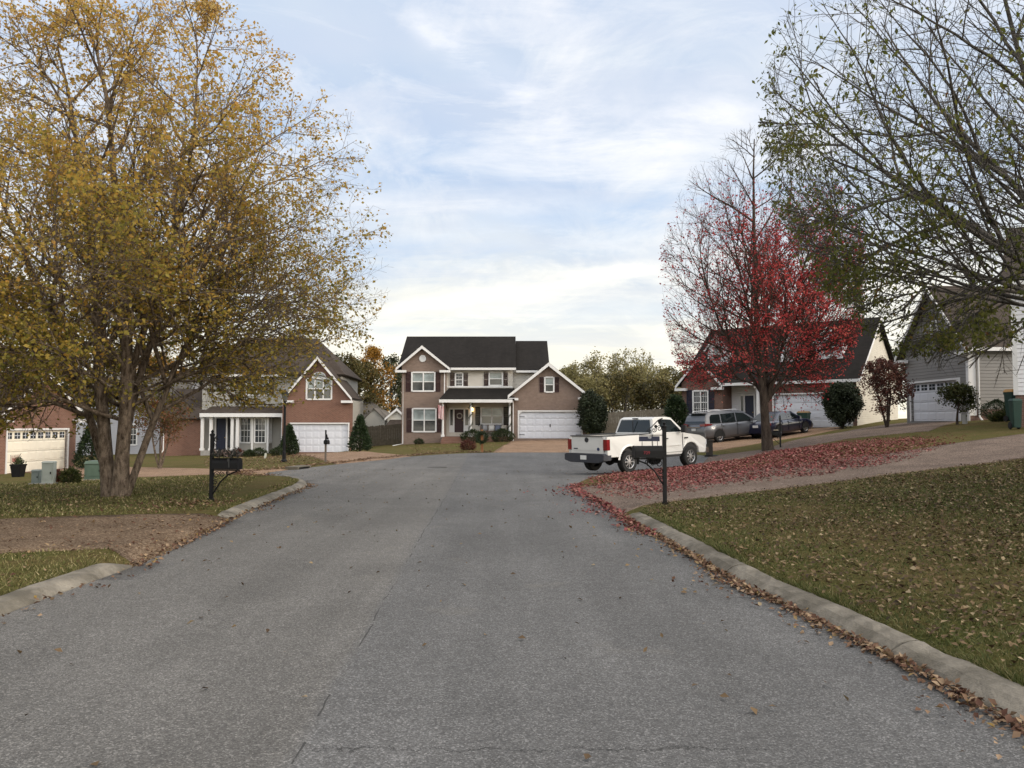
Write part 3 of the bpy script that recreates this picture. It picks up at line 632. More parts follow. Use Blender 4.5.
def leaves_on(tw, rng, per, size, prob=None, wr=.62, droop=.5, spread=.05, tintf=None):
    P, D = [], []
    for p in tw:
        k = int(rng.poisson(per * (1 if prob is None else prob(p[-1]))))
        if k <= 0: continue
        f = rng.uniform(0.1, 1.0, k) * (len(p) - 1); i = np.minimum(f.astype(int), len(p) - 2); f = (f - i)[:, None]
        P.append(p[i] * (1 - f) + p[i + 1] * f)
    P = np.concatenate(P); n = len(P); P = P + rng.normal(0, spread, (n, 3))
    D = rvec(rng, n) * np.array([1, 1, .6]) - np.array([0, 0, droop]); D /= np.linalg.norm(D, axis=1)[:, None]; N = rvec(rng, n) + np.array([0, 0, .5])
    l = size * rng.uniform(.6, 1.3, n); t = rng.uniform(size=n) if tintf is None else np.clip(tintf(P, rng), 0, 1)
    return leaf_mesh(P, D, N, l, l * wr, t, .15)
def plant_tree(name, loc, label, cat, branches, tw, barkm, leafm, sides, lv_args, group=None):
    o = empty(name, loc, 0, label, cat, group); org = np.array(loc)
    thick = [b for b in branches if b[2] == 0]; thin = [b for b in branches if b[2] > 0]
    V, F_ = tubes(thick, sides); npmesh('trunk', V - org, F_, barkm, parent=o, smooth=True)
    V, F_ = tubes(thin, sides); npmesh('branches', V - org, F_, barkm, parent=o, smooth=True)
    V, F_, t = lv_args; npmesh('crown', V - org, F_, leafm, t, parent=o)
    return o
def ell(c, r):
    c, r = np.array(c), np.array(r); return lambda q: float((((q - c) / r) ** 2).sum())
def cl3(P, s, ph):   # slow variation of a real tree's leaf colour from bough to bough
    return np.sin(P[:, 0] * s + ph) * np.sin(P[:, 1] * s * 1.1 + ph * 2) * np.sin(P[:, 2] * s * .9 + ph * 3)

# the gold leaved clump tree by the road (three stems from one base)
bx, by = G(117, 499); bz = zg(bx, by) - .05
BARK1 = barkmat('flaking_grey_brown_bark', (0.040, 0.028, 0.020), (0.27, 0.21, 0.16), 15)
LEAF1 = leafmat('gold_olive_leaf', [(0, (0.085, 0.088, 0.018)), (0.22, (0.18, 0.165, 0.034)), (0.45, (0.31, 0.245, 0.052)), (0.65, (0.42, 0.285, 0.060)), (0.85, (0.46, 0.255, 0.055)), (1, (0.60, 0.44, 0.17))], .55)
e1 = ell((bx - 1.2, by + .2, 6.0), (7.3, 6.2, 5.9))
spec = [dict(seg=12, wob=.05, up=.03), dict(n=19, t0=.16, ang=(32, 66), len=(3.6, 6.0), short=.58, rad=.05, seg=8, wob=.09, up=.035, taper=.16),
        dict(n=13, t0=.15, ang=(25, 60), len=(.9, 2.1), short=.45, rad=.014, seg=5, wob=.13, up=.0, ref=3.6), dict(n=8, t0=.1, ang=(25, 65), len=(.22, .65), rad=.0048, seg=3, wob=.18, up=-.03, ref=1.2)]
st = [((bx - .13, by, bz), (-.10, .04, 1), 10.7, .155, .02), ((bx + .08, by - .05, bz), (.05, -.02, 1), 10.9, .16, .02), ((bx + .20, by - .02, bz), (.42, .05, .95), 9.2, .085, .012),
      ((bx - .2, by + .25, bz), (-.42, .25, .9), 10.4, .10, .013), ((bx + .12, by + .02, bz + 1.5), (-.05, .40, 1), 8.6, .10, .013), ((bx + .16, by - .05, bz + 2.2), (.27, -.12, 1), 8.4, .085, .012)]
for k_ in range(9): st.append(((bx + .05 * math.cos(k_), by, bz + 1.75 + .16 * k_), (math.cos(k_ * 2.4 + 3.9), math.sin(k_ * 2.4 + 3.9), .50 if math.cos(k_ * 2.4 + 3.9) > -.2 else .24), 5.2, .045, .007))
e1f = lambda q: 2.0 if q[2] - bz < (2.0 if q[0] - bx > -1 else 1.25) else e1(q)
brs, tw = grow(5, st, spec, e1f)
rb = np.random.default_rng(21)
def p1(p):
    h = (p[2] - bz) / 11; r = e1(p); right = p[0] - bx
    if p[2] - bz < (2.05 if right > -1 else 1.35): return 0
    k = 1.2 if h < .30 else max(.85, 1.2 - 1.6 * (h - .30))
    if r > .66 and h > .45: k *= 1.8
    if right > 1.8: k *= max(.34, 1.0 - .24 * (right - 1.8))
    return k * max(.10, .72 + .95 * math.sin(p[0] * 1.6) * math.sin(p[2] * 1.7 + p[1] * .8))
t1 = lambda P, r: .27 + .056 * (P[:, 2] - bz) + .18 * cl3(P, 1.3, .7) + r.normal(0, .17, len(P))
plant_tree('autumn_tree', (bx, by, bz), 'tall gold and olive leaved tree with three flaking stems by the black mailbox', 'tree', brs, tw, BARK1, LEAF1, [10, 6, 4, 3], leaves_on(tw, rb, 6.9, .080, p1, .72, tintf=t1))
print('TREE1 twigs', len(tw))
# flare of roots at its foot
# ---- red maple, bare twigs above
mx, my = G(768, 450.5); mz = zg(mx, my) - .05
BARK2 = barkmat('dark_brown_bark', (0.030, 0.022, 0.018), (0.11, 0.085, 0.068), 9)
LEAF2 = leafmat('scarlet_leaf', [(0, (0.22, 0.030, 0.036)), (0.4, (0.46, 0.060, 0.064)), (0.75, (0.60, 0.110, 0.095)), (1, (0.62, 0.22, 0.15))], .55)
e2 = ell((mx - .25, my, mz + 7.2), (4.15, 4.1, 6.7))
spec = [dict(seg=10, wob=.055, up=.03), dict(n=17, t0=.24, ang=(32, 66), len=(3.4, 5.8), short=.5, rad=.045, seg=7, wob=.06, up=.075, taper=.15),
        dict(n=10, t0=.12, ang=(20, 45), len=(1.0, 2.3), short=.45, rad=.012, seg=5, wob=.09, up=.05, ref=3.2), dict(n=6.5, t0=.1, ang=(20, 50), len=(.25, .75), rad=.0052, seg=3, wob=.12, up=.03, ref=1.3)]
st = [((mx, my, mz), (0, 0, 1), 12.9, .19, .02)]
for a, tl in ((.3, .45), (2.6, .42), (4.2, .5), (5.4, .3), (1.2, .28), (3.3, .75), (.0, .8)): st.append(((mx, my, mz + 2.1), (tl * math.cos(a), tl * math.sin(a), 1), 10.2 - 3.6 * tl, .08, .010))
for k_ in range(7): st.append(((mx, my, mz + 2.4 + .15 * k_), (math.cos(k_ * 2.4), math.sin(k_ * 2.4), .38), 3.9, .04, .008))
brs, tw = grow(8, st, spec, e2)
def p2(p):
    h = p[2] - mz; r = e2(p)
    k = 1.0 if h < 4.3 else max(.85, 1.0 - .1 * (h - 4.3))
    if h > 9.8: k = max(0, .85 - .45 * (h - 9.8))
    if p[0] - mx < -1.4 and h > 4: k *= .4
    return k * (1.15 if r < .62 else .6) * (.65 + .6 * math.sin(p[0] * 2.3 + p[1]) * math.sin(p[2] * 2.6))
t2 = lambda P, r: .62 - .04 * (P[:, 2] - mz) + .18 * cl3(P, 1.6, .2) + r.normal(0, .2, len(P))
plant_tree('red_maple_tree', (mx, my, mz), 'red leaved maple with bare upper twigs standing on a carpet of red leaves', 'tree', brs, tw, BARK2, LEAF2, [10, 6, 4, 3], leaves_on(tw, rb, 4.6, .088, p2, .85, tintf=t2))
print('TREE2 twigs', len(tw))
# ---- the half bare tree that reaches in from the side
rx, ry = 10.4, 12.6; rz = zg(rx, ry) - .05
BARK3 = barkmat('grey_bark', (0.050, 0.045, 0.040), (0.17, 0.155, 0.14), 10)
LEAF3 = leafmat('dull_green_leaf', [(0, (0.050, 0.055, 0.014)), (0.35, (0.10, 0.115, 0.026)), (0.65, (0.16, 0.165, 0.040)), (0.88, (0.18, 0.14, 0.040)), (1, (0.16, 0.08, 0.036))], .5)
e3 = ell((rx + .3, ry - .2, rz + 6.6), (6.4, 6.2, 5.6))
spec = [dict(seg=10, wob=.05, up=.0), dict(n=12, t0=.22, ang=(25, 60), len=(3.6, 6.6), short=.45, rad=.05, seg=9, wob=.07, up=.008, taper=.15),
        dict(n=11, t0=.12, ang=(22, 50), len=(1.0, 2.4), short=.4, rad=.012, seg=5, wob=.10, up=-.02, ref=3.5), dict(n=6, t0=.1, ang=(25, 60), len=(.25, .7), rad=.005, seg=3, wob=.14, up=-.05, ref=1.4)]
st = [((rx, ry, rz), (-.04, 0, 1), 9.6, .26, .03)]
for a, tl, z0 in ((3.0, .85, 1.9), (3.5, .6, 2.3), (2.4, .7, 2.2), (4.4, .75, 2.0), (1.2, .7, 2.2), (0.0, .7, 2.0), (5.3, .7, 2.4)): st.append(((rx, ry, rz + z0), (tl * math.cos(a), tl * math.sin(a), 1), 7.8, .085, .010))
for a, z0 in ((2.85, 2.6), (3.45, 2.6), (4.1, 2.7)): st.append(((rx, ry, rz + z0), (math.cos(a), math.sin(a), .27), 5.0, .042, .008))
for a, z0 in ((3.14, 2.3), (2.5, 2.5), (3.8, 2.4)): st.append(((rx, ry, rz + z0), (math.cos(a), math.sin(a), .45), 6.2, .05, .009))
brs, tw = grow(13, st, spec, e3)
def p3(p):
    r = e3(p); h = p[2] - rz
    k = .10 + (1.3 if r > .78 else .35 if r > .6 else .05)
    if h < 2.2: return 0
    if h < 4.9: k *= 4.2 if p[0] > rx - 3.4 else .95
    if h > 8: k *= .6
    return k * max(.03, .55 + 1.0 * math.sin(p[0] * 1.8 + .5) * math.sin(p[2] * 1.9 + p[1] * .7))
plant_tree('shade_tree', (rx, ry, rz), 'big half bare grey barked tree with dull green leaves hanging over the near lawn', 'tree', brs, tw, BARK3, LEAF3, [10, 6, 4, 3], leaves_on(tw, rb, 3.4, .088, p3, .48, droop=.9, tintf=lambda P, r: .42 + .2 * cl3(P, 1.2, .4) + r.normal(0, .2, len(P))))
print('TREE3 twigs', len(tw))

# ---- smaller trees and bushes
def small_tree(name, loc, h, rxy, label, leafm, barkm, seed, nst=1, per=9, size=.10, low=.3, group=None, cat='tree', wr=.7, lvl3=True, dens=1.0, upr=.04, tintoff=.5):
    x, y, z = loc; rr = rxy if isinstance(rxy, tuple) else (rxy, rxy)
    cz = z + h * (low + 1) / 2 * 1.0; env = ell((x, y, cz), (rr[0], rr[1], h * (1 - low) / 2 * 1.02)); rng = np.random.default_rng(seed)
    st = []
    for k in range(nst):
        a = k * 6.283 / nst + .4; tl = 0 if nst == 1 else .28
        st.append(((x + .06 * h * .1 * math.cos(a), y + .006 * h * math.sin(a), z), (tl * math.cos(a), tl * math.sin(a), 1), h * .97, .022 * h / math.sqrt(nst) + .02, .012))
    r_ = max(rr); sp = [dict(seg=7, wob=.05, up=.02), dict(n=int(13 * dens / (1 + .4 * (nst - 1))), t0=max(low, .18) if low > .05 else .05, ang=(30, 70), len=(r_ * .75, r_ * 1.3), short=.45, rad=.008 * h, seg=5, wob=.1, up=upr, taper=.2),
        dict(n=8, t0=.15, ang=(25, 60), len=(r_ * .3, r_ * .6), short=.4, rad=.003 * h, seg=4, wob=.14, up=.01)]
    if lvl3: sp.append(dict(n=4, t0=.1, ang=(25, 60), len=(r_ * .1, r_ * .25), rad=.0012 * h, seg=2, wob=.15, up=0))
    b, tw = grow(seed, st, sp, env)
    return plant_tree(name, (x, y, z), label, cat, b, tw, barkm, leafm, [6, 4, 3, 3], leaves_on(tw, rng, per, size, None, wr, spread=size * .9, tintf=lambda P, r: tintoff + .2 * cl3(P, 4 / r_, seed * 1.3) + r.normal(0, .2, len(P))), group)
def bush(name, loc, r, h, label, leafm, seed, n=900, size=.06, shape='round', group=None, cat='shrub', wr=.6, stems=True):
    """clipped or natural shrub: leaves through its outer volume on a few woody stems"""
    n = int(n * 2.4); size = size * 1.2; rng = np.random.default_rng(seed); o = empty(name, loc, 0, label, cat, group)
    u = rng.uniform(size=n); a = rng.uniform(0, 6.283, n); t = rng.uniform(0, 1, n) ** .9
    if shape == 'cone': pr = np.where(t < .12, .72 + t * 2.3, 1.0 - ((t - .12) / .88) ** 1.25 * .97)
    elif shape == 'column': pr = np.clip(np.sin(np.clip(t * .93 + .07, 0, 1) * math.pi) ** .45, .05, 1)
    else: pr = np.sqrt(np.maximum(0.02, 1 - (1.35 * (t - .42) / (1.0)) ** 2 * 2.2))
    lump = 1 + (.10 if shape == 'cone' else .20) * np.sin(3 * a + seed + 5 * t) * np.sin(2 * a + 7 * t + seed * 2) + .07 * np.sin(7 * a + 11 * t + seed); rad = r * pr * lump * (1 - .42 * u ** 1.7)
    P = np.stack([rad * np.cos(a), rad * np.sin(a), .03 * h + .95 * h * t], 1) + rng.normal(0, size * .5, (n, 3)); P[:, 2] = np.maximum(P[:, 2], .01)
    D = np.stack([np.cos(a), np.sin(a), .5 + 0 * a], 1) + rvec(rng, n) * .9; D /= np.linalg.norm(D, axis=1)[:, None]; l = size * rng.uniform(.6, 1.4, n)
    V, F_, tt = leaf_mesh(P, D, rvec(rng, n), l, l * wr, np.clip(rng.uniform(size=n) * .8 + .1 * lump, 0, 1), .15)
    npmesh('foliage', V, F_, leafm, tt, parent=o)
    if stems:
        mb = MB()
        for k in range(5):
            b = rng.uniform(0, 6.28); s = rng.uniform(.2, .55) * r; mb.tube([(.03 * math.cos(b), .03 * math.sin(b), -.05), (s * .4 * math.cos(b), s * .4 * math.sin(b), h * .35), (s * math.cos(b), s * math.sin(b), h * .75)], [.02 + .006 * h, .014 + .004 * h, .006], 5)
        mb.build('stem', BARK2, o)
    return o
def gpt(px, py): x, y = G(px, py); return (x, y, zg(x, y) - .01)
L_arb = leafmat('arborvitae_leaf', [(0, (0.010, 0.018, 0.008)), (.5, (0.020, 0.036, 0.014)), (1, (0.042, 0.062, 0.022))], .1)
L_box = leafmat('boxwood_leaf', [(0, (0.012, 0.018, 0.008)), (.5, (0.026, 0.038, 0.014)), (1, (0.060, 0.075, 0.028))], .15)
L_holly = leafmat('holly_leaf', [(0, (0.010, 0.014, 0.008)), (.6, (0.024, 0.034, 0.015)), (1, (0.060, 0.070, 0.035))], .1)
L_rust = leafmat('rust_leaf', [(0, (0.050, 0.016, 0.014)), (.5, (0.10, 0.034, 0.026)), (1, (0.16, 0.075, 0.045))], .25)
L_pale = leafmat('pale_yellow_green_leaf', [(0, (0.12, 0.112, 0.045)), (.5, (0.23, 0.205, 0.085)), (1, (0.40, 0.345, 0.18))], .5)
L_olive = leafmat('olive_leaf', [(0, (0.035, 0.034, 0.012)), (.5, (0.075, 0.066, 0.020)), (1, (0.15, 0.105, 0.034))], .35)
L_orange = leafmat('orange_leaf', [(0, (0.13, 0.06, 0.012)), (.5, (0.25, 0.125, 0.018)), (1, (0.34, 0.19, 0.035))], .4)
L_green = leafmat('dark_green_leaf', [(0, (0.014, 0.020, 0.009)), (.5, (0.034, 0.042, 0.016)), (1, (0.070, 0.070, 0.026))], .3)
L_young = leafmat('green_leaf', [(0, (0.022, 0.030, 0.010)), (.5, (0.048, 0.060, 0.018)), (1, (0.10, 0.095, 0.030))], .35)
L_mixred = leafmat('olive_and_red_leaf', [(0, (0.045, 0.042, 0.014)), (.4, (0.095, 0.075, 0.022)), (.7, (0.17, 0.055, 0.028)), (1, (0.20, 0.10, 0.035))], .35)
# garden plants, each where the photo has it
bush('arborvitae', gpt(289, 455), .66, 2.15, 'cone shaped evergreen between the lamp post and the white double garage door', L_arb, 1, 2200, .10, 'cone')
bush('arborvitae', gpt(360, 451.5), .72, 2.35, 'cone shaped evergreen at the board fence end of the brick garage', L_arb, 2, 2200, .10, 'cone')
p = at(90, 460, 43.5); bush('arborvitae', (p[0], p[1], zg(p[0], p[1])), .75, 2.5, 'dark narrow evergreen between the creamy garage door and the three stemmed tree', L_arb, 3, 1500, .10, 'cone')
p = at(592, 437, 57.6); small_tree('holly_bush', (p[0], p[1], zg(p[0], p[1])), 3.5, 1.05, 'tall dark holly at the corner of the two storey house beside its garage door', L_holly, BARK2, 44, 3, 16, .13, .03, cat='shrub', dens=2.2, upr=.12)
x_, y_, z_ = gpt(467.5, 450); bush('barberry_bush', (x_, y_, z_), .42, .55, 'small round rust brown bush at the edge of the turning circle', L_rust, 5, 700, .06)
for px, py, d, r, h, lb in ((473, 439, 58.0, .85, .95, 'clipped boxwood bush below the white porch post nearest the front door'), (502, 438.5, 58.0, .85, .95, 'clipped boxwood bush below the porch bench beside the garage wing')):
    p = at(px, py, d); bush('boxwood_bush', (p[0], p[1], zg(p[0], p[1])), r, h, lb, L_box, px, 1200, .07, group='boxwoods before the porch')
p = at(419, 443, 59.0); bush('boxwood_bush', (p[0], p[1], zg(p[0], p[1])), .35, .4, 'low bush under the ground floor window of the two storey house', L_box, 77, 400, .06)
p = at(843, 428.5, 46.8); small_tree('holly_bush', (p[0], p[1], zg(p[0], p[1]) - .05), 2.9, 1.08, 'big dark bush covering one end of the garage door behind the tan lidded green bin', L_holly, BARK2, 46, 3, 20, .12, .03, cat='shrub', dens=2.6, upr=.12)
small_tree('plum_tree', (*at(887, 424, 41)[:2], zg(*at(887, 424, 41)[:2])), 3.7, 1.55, 'small dark red leaved tree before the creamy side wall of the dormer house', L_rust, BARK2, 31, 3, 9, .10, .12, dens=1.3)
small_tree('young_tree', (*at(957, 424, 34)[:2], zg(*at(957, 424, 34)[:2])), 1.75, .95, 'young green tree with a pale trunk guard before the grey sided garage', L_young, BARK2, 32, 1, 8, .09, .28, dens=1.1)
p = at(997, 423, 36.5); bush('boxwood_bush', (p[0], p[1], zg(p[0], p[1])), .62, .95, 'dark dome shaped bush against the grey sided wall', L_arb, 8, 1300, .05)
p = at(1006, 423, 33.5); bush('grass_clump', (p[0], p[1], zg(p[0], p[1])), .5, .35, 'low pale green clump beside the dome shaped bush', L_young, 9, 500, .10, cat='plant', stems=False)
for px, d, r, h, lb, lm in ((259, 55.0, .5, .55, 'low bush under the wide window of the white bay', L_box), (238, 55, .4, .5, 'small rust coloured bush beside the bay window', L_rust), (277, 55, .45, .55, 'low bush at the garage end of the white bay', L_box), (249, 54.6, .38, .42, 'smallest low bush under the narrow window of the bay', L_box)):
    p = at(px, 460, d); bush('bay_window_bush', (p[0], p[1], zg(p[0], p[1])), r, h, lb, lm, px, 500, .07)
for px, py, r, h, lb, lm in ((58, 483, .24, .36, 'rust coloured bush beside the tall pale utility pedestal', L_rust), (71, 483.5, .26, .45, 'small green shrub between the pedestal and the green transformer box', L_young)):
    x_, y_, z_ = gpt(px, py); bush('garden_shrub', (x_, y_, z_), r, h, lb, lm, px, 600, .06)
p = at(160, 463, 38); small_tree('crape_myrtle', (p[0], p[1], zg(p[0], p[1])), 3.5, 1.7, 'slender pale stemmed small tree with olive and red leaves before the brick wing', L_mixred, BARK1, 33, 4, 8, .10, .3)
p = at(676, 437, 54); bush('holly_bush', (p[0], p[1], zg(p[0], p[1])), .62, 2.6, 'dark evergreen bush at the fence corner of the brick house with navy shutters', L_arb, 10, 1500, .14, 'column')
# far trees behind the houses
FAR = [(357, 105, 9.5, 4.2, L_olive, 'olive tree behind the fence nearest the brick garage'), (372, 112, 12.0, 4.5, L_orange, 'orange autumn tree behind the small pale gabled house'), (343, 100, 10, 4.5, L_olive, 'olive tree rising behind the brick garage gable'),
       (391, 120, 11.5, 4.5, L_green, 'dark green tree beside the two storey house chimneyless end wall'), (405, 125, 12, 5, L_olive, 'olive brown tree partly behind the two storey house'), (330, 120, 12, 5, L_green, 'dark tree behind the brown grey hip roof')]
for i, (px, d, h, r, lm, lb) in enumerate(FAR):
    p = at(px, 424, d); z = 1.3; small_tree('autumn_tree', (p[0], p[1], z - 1.2), h + .6, r, lb, lm, BARK2, 100 + i, 1, 22, .34, .04, lvl3=False, dens=1.8, group='autumn trees beyond the board fence')
FAR2 = [(567, 78, 6.3, 2.6, L_pale, 'pale leaved tree next to the garage roof of the two storey house'), (583, 80, 7.2, 2.9, L_pale, 'pale yellow green tree above the tall holly'), (605, 76, 8.2, 3.0, L_pale, 'tallest thin topped pale tree behind the grey fence'), (630, 79, 8.6, 3.2, L_pale, 'pale feathery tree above the pickup cab roof'),
        (618, 72, 5.6, 2.8, L_olive, 'olive bushy tree just behind the grey fence'), (652, 76, 7.0, 2.8, L_pale, 'thin pale tree between the pickup and the brick gable'), (655, 66, 4.6, 2.3, L_olive, 'brownish bushy tree over the fence end by the brick gable'), (592, 70, 5.0, 2.4, L_pale, 'low pale tree behind the holly and fence'), (672, 80, 6.6, 2.6, L_olive, 'olive tree behind the brick gable with navy shutters')]
for i, (px, d, h, r, lm, lb) in enumerate(FAR2):
    p = at(px, 424, d); z = float(H(p[0], p[1])); small_tree('backyard_tree', (p[0], p[1], z), h - z + .9, r, lb, lm, BARK3, 200 + i, 2, 4.2, .22, .06, dens=1.7, group='trees beyond the grey fence', upr=.1)
FAR3 = [(10, 95, 12, 5.5, L_olive), (60, 90, 11, 5, L_green), (110, 100, 13, 5.5, L_olive), (160, 92, 11, 5, L_orange), (215, 105, 12, 5, L_olive), (265, 98, 12, 5.5, L_green), (450, 130, 12, 5.5, L_green), (510, 125, 11, 5, L_olive), (560, 120, 11, 5, L_olive), (640, 118, 11, 5.5, L_green), (700, 110, 11, 5, L_olive), (745, 105, 12, 5.5, L_green), (800, 100, 11, 5, L_orange), (860, 98, 12, 5.5, L_olive), (915, 90, 12, 5.5, L_green), (970, 92, 12, 5, L_olive), (1030, 88, 12, 5.5, L_green), (-70, 88, 13, 6, L_olive), (1110, 80, 12, 6, L_green), (685, 140, 12, 6, L_green), (600, 150, 12, 6, L_olive)]
mb_names = {'L_olive': 'olive'}
for i, (px, d, h, r, lm) in enumerate(FAR3):
    p = at(px, 424, d); col = {'olive_leaf': 'olive', 'dark_green_leaf': 'dark green', 'orange_leaf': 'orange'}[lm.name]
    small_tree('distant_tree', (p[0], p[1], 1.0), h - 2, r, col + ' tree far behind the rooftops', lm, BARK2, 300 + i, 1, 18, .38, .06, lvl3=False, dens=1.6, group='distant ' + col + ' trees behind the rooftops')
# ------------------------------------------------------------------ houses
class House:
    def __init__(s, name, label, x, y, z, rz=0.0):
        s.o = empty(name, (x, y, z), rz, label, 'house'); s.x, s.y, s.z, s.rz = x, y, z, rz
        s.ex = np.array([math.cos(rz), math.sin(rz)]); s.ey = np.array([-math.sin(rz), math.cos(rz)])
    def p(s, px, py, ly=0.0):
        """local (x, z) where the sight line through a pixel meets the plane y = ly"""
        v = ray(px, py); c = np.array([s.x, s.y]) + s.ey * ly; t = (c @ s.ey) / (v[:2] @ s.ey); q = v[:2] * t
        return float((q - np.array([s.x, s.y])) @ s.ex), float(CAM_Z + v[2] * t - s.z)
def wall(mb, a, b, z0, top, holes=(), m=0, depth=.12):
    a, b = np.array(a, float), np.array(b, float); Lw = np.linalg.norm(b - a); e = (b - a) / Lw; inn = np.array([-e[1], e[0]])
    P = lambda u, z, k=0.0: (*(a + e * u + inn * k), z)
    if isinstance(top, (int, float)): top = [(0, top), (Lw, top)]
    tu, tz = [t[0] for t in top], [t[1] for t in top]; tf = lambda u: float(np.interp(u, tu, tz))
    xs = sorted({round(min(max(u, 0), Lw), 4) for u in tu + [0, Lw] + [h[0] for h in holes] + [h[1] for h in holes]})
    for u0, u1 in zip(xs[:-1], xs[1:]):
        z = z0
        for h in sorted([h for h in holes if h[0] <= u0 + 1e-4 and h[1] >= u1 - 1e-4], key=lambda h: h[2]):
            if h[2] > z + 1e-4: mb.poly([P(u0, z), P(u1, z), P(u1, h[2]), P(u0, h[2])], m)
            z = h[3]
        mb.poly([P(u0, z), P(u1, z), P(u1, tf(u1)), P(u0, tf(u0))], m)
    for h in holes:
        u0, u1, a0, a1 = h
        for q in ([(u0, a0), (u1, a0)], [(u1, a0), (u1, a1)], [(u1, a1), (u0, a1)], [(u0, a1), (u0, a0)]):
            mb.poly([P(*q[0]), P(*q[1]), P(*q[1], depth), P(*q[0], depth)], m)
def window(par, x0, x1, z0, z1, y, cols=1, grid=False, blind=True, fw=.075, frame=None, depth=.09):
    f = MB(); yo, yi = y - .035, y + depth
    f.box(x0 - .04, x0 + fw, yo, yi, z0, z1); f.box(x1 - fw, x1 + .04, yo, yi, z0, z1); f.box(x0 + fw, x1 - fw, yo, yi, z1 - fw, z1 + .04); f.box(x0 + fw, x1 - fw, yo - .02, yi, z0 - .04, z0 + fw)
    zm = (z0 + z1) / 2; wc = (x1 - x0) / cols
    for c in range(1, cols): f.box(x0 + wc * c - fw * .6, x0 + wc * c + fw * .6, yo + .005, yi, z0 + fw, z1 - fw)
    for c in range(cols):
        a = x0 + wc * c + (fw if c == 0 else fw * .6); b = x0 + wc * (c + 1) - (fw if c == cols - 1 else fw * .6)
        f.box(a, b, yo + .03, yi, zm - .03, zm + .03)
        if grid:
            for k in (1, 2): xx = a + (b - a) * k / 3; f.box(xx - .012, xx + .012, yo + .045, yi - .02, z0 + fw, zm - .03); f.box(xx - .012, xx + .012, yo + .045, yi - .02, zm + .03, z1 - fw)
            for zz in ((z0 + zm) / 2, (z1 + zm) / 2): f.box(a, b, yo + .046, yi - .02, zz - .012, zz + .012)
    fo = f.build('window', frame or white, par)
    for c in range(cols):
        a = x0 + wc * c + fw * .5; b = x0 + wc * (c + 1) - fw * .5
        g = MB().box(a, b, y + depth - .02, y + depth - .006, zm, z1 - fw * .6); g.build('pane', gl_blind if blind else gl_dark, fo)
        g = MB().box(a, b, y + depth - .02, y + depth - .006, z0 + fw * .6, zm); g.build('pane', gl_dark, fo)
    MB().box(x0, x1, y + depth, y + depth + .02, z0, z1).build('blind_backing', M('dark_room', (.02, .02, .02), .9), fo) if False else None
    return fo
def shutter(par, x0, x1, z0, z1, y, mat):
    mb = MB(); w_ = .035; mb.box(x0, x0 + w_, y - .05, y - .002, z0, z1); mb.box(x1 - w_, x1, y - .05, y - .002, z0, z1)
    zm = z0 + (z1 - z0) * .52
    for a, b in ((z0, z0 + .06), (zm - .03, zm + .03), (z1 - .06, z1)): mb.box(x0 + w_, x1 - w_, y - .048, y - .002, a, b)
    z = z0 + .07
    while z < z1 - .1:
        if abs(z + .025 - zm) > .06: mb.hexa([(x0 + w_, y - .042, z), (x1 - w_, y - .042, z), (x1 - w_, y - .012, z + .03), (x0 + w_, y - .012, z + .03), (x0 + w_, y - .036, z + .012), (x1 - w_, y - .036, z + .012), (x1 - w_, y - .006, z + .042), (x0 + w_, y - .006, z + .042)])
        z += .062
    return mb.build('shutter', mat, par)
def garage_door(par, x0, x1, z0, z1, y, rows=4, cols=8, lites=False, depth=.14, trim=True, clip=0.0, hard=False, mat=None):
    mb = MB(); yy = y + depth; h = (z1 - z0) / rows
    for r_ in range(rows):
        mb.box(x0, x1, yy, yy + .04, z0 + h * r_ + .008, z0 + h * (r_ + 1) - .008)
        wc = (x1 - x0) / cols
        for c in range(cols):
            if lites and r_ == rows - 1: continue
            mb.hexa([(x0 + wc * c + .07, yy - .001, z0 + h * r_ + .07), (x0 + wc * (c + 1) - .07, yy - .001, z0 + h * r_ + .07), (x0 + wc * (c + 1) - .07, yy - .001, z0 + h * (r_ + 1) - .07), (x0 + wc * c + .07, yy - .001, z0 + h * (r_ + 1) - .07),
                     (x0 + wc * c + .10, yy - .014, z0 + h * r_ + .10), (x0 + wc * (c + 1) - .10, yy - .014, z0 + h * r_ + .10), (x0 + wc * (c + 1) - .10, yy - .014, z0 + h * (r_ + 1) - .10), (x0 + wc * c + .10, yy - .014, z0 + h * (r_ + 1) - .10)])
    g = mb.build('garage_door', mat or white2, par)
    if lites:
        wc = (x1 - x0) / cols
        for c in range(cols):
            q = MB(); a, b = x0 + wc * c + .10, x0 + wc * (c + 1) - .10; s0, s1 = z1 - h + .11, z1 - .11; q.box(a, b, yy - .012, yy + .01, s0, s1, 0)
            q.box((a + b) / 2 - .015, (a + b) / 2 + .015, yy - .02, yy, s0, s1, 1); q.box(a, b, yy - .021, yy, (s0 + s1) / 2 - .015, (s0 + s1) / 2 + .015, 1); q.build('door_lite', [gl_dark, white2], g)
    if hard:
        q = MB()
        for sx in (x0 + .02, x1 - .42):
            for zz in (z0 + .28, z1 - .38): q.box(sx, sx + .40, yy - .03, yy - .002, zz - .02, zz + .02)
        q.box((x0 + x1) / 2 - .03, (x0 + x1) / 2 + .03, yy - .05, yy - .005, z0 + (z1 - z0) * .42, z0 + (z1 - z0) * .54); q.build('hinge_strap', blackp, g)
    if trim:
        t = MB(); w_ = .10; t.box(x0 - w_, x0, y - .03, yy, z0, z1 + w_); t.box(x1, x1 + w_, y - .03, yy, z0, z1 + w_); t.box(x0, x1, y - .03, yy, z1, z1 + w_)
        if clip:
            t.prism([(x0, z1), (x0, z1 - clip), (x0 + clip, z1)], y - .02, yy - .02); t.prism([(x1, z1), (x1 - clip, z1), (x1, z1 - clip)], y - .02, yy - .02)
        t.build('garage_door_trim', white, par)
    return g
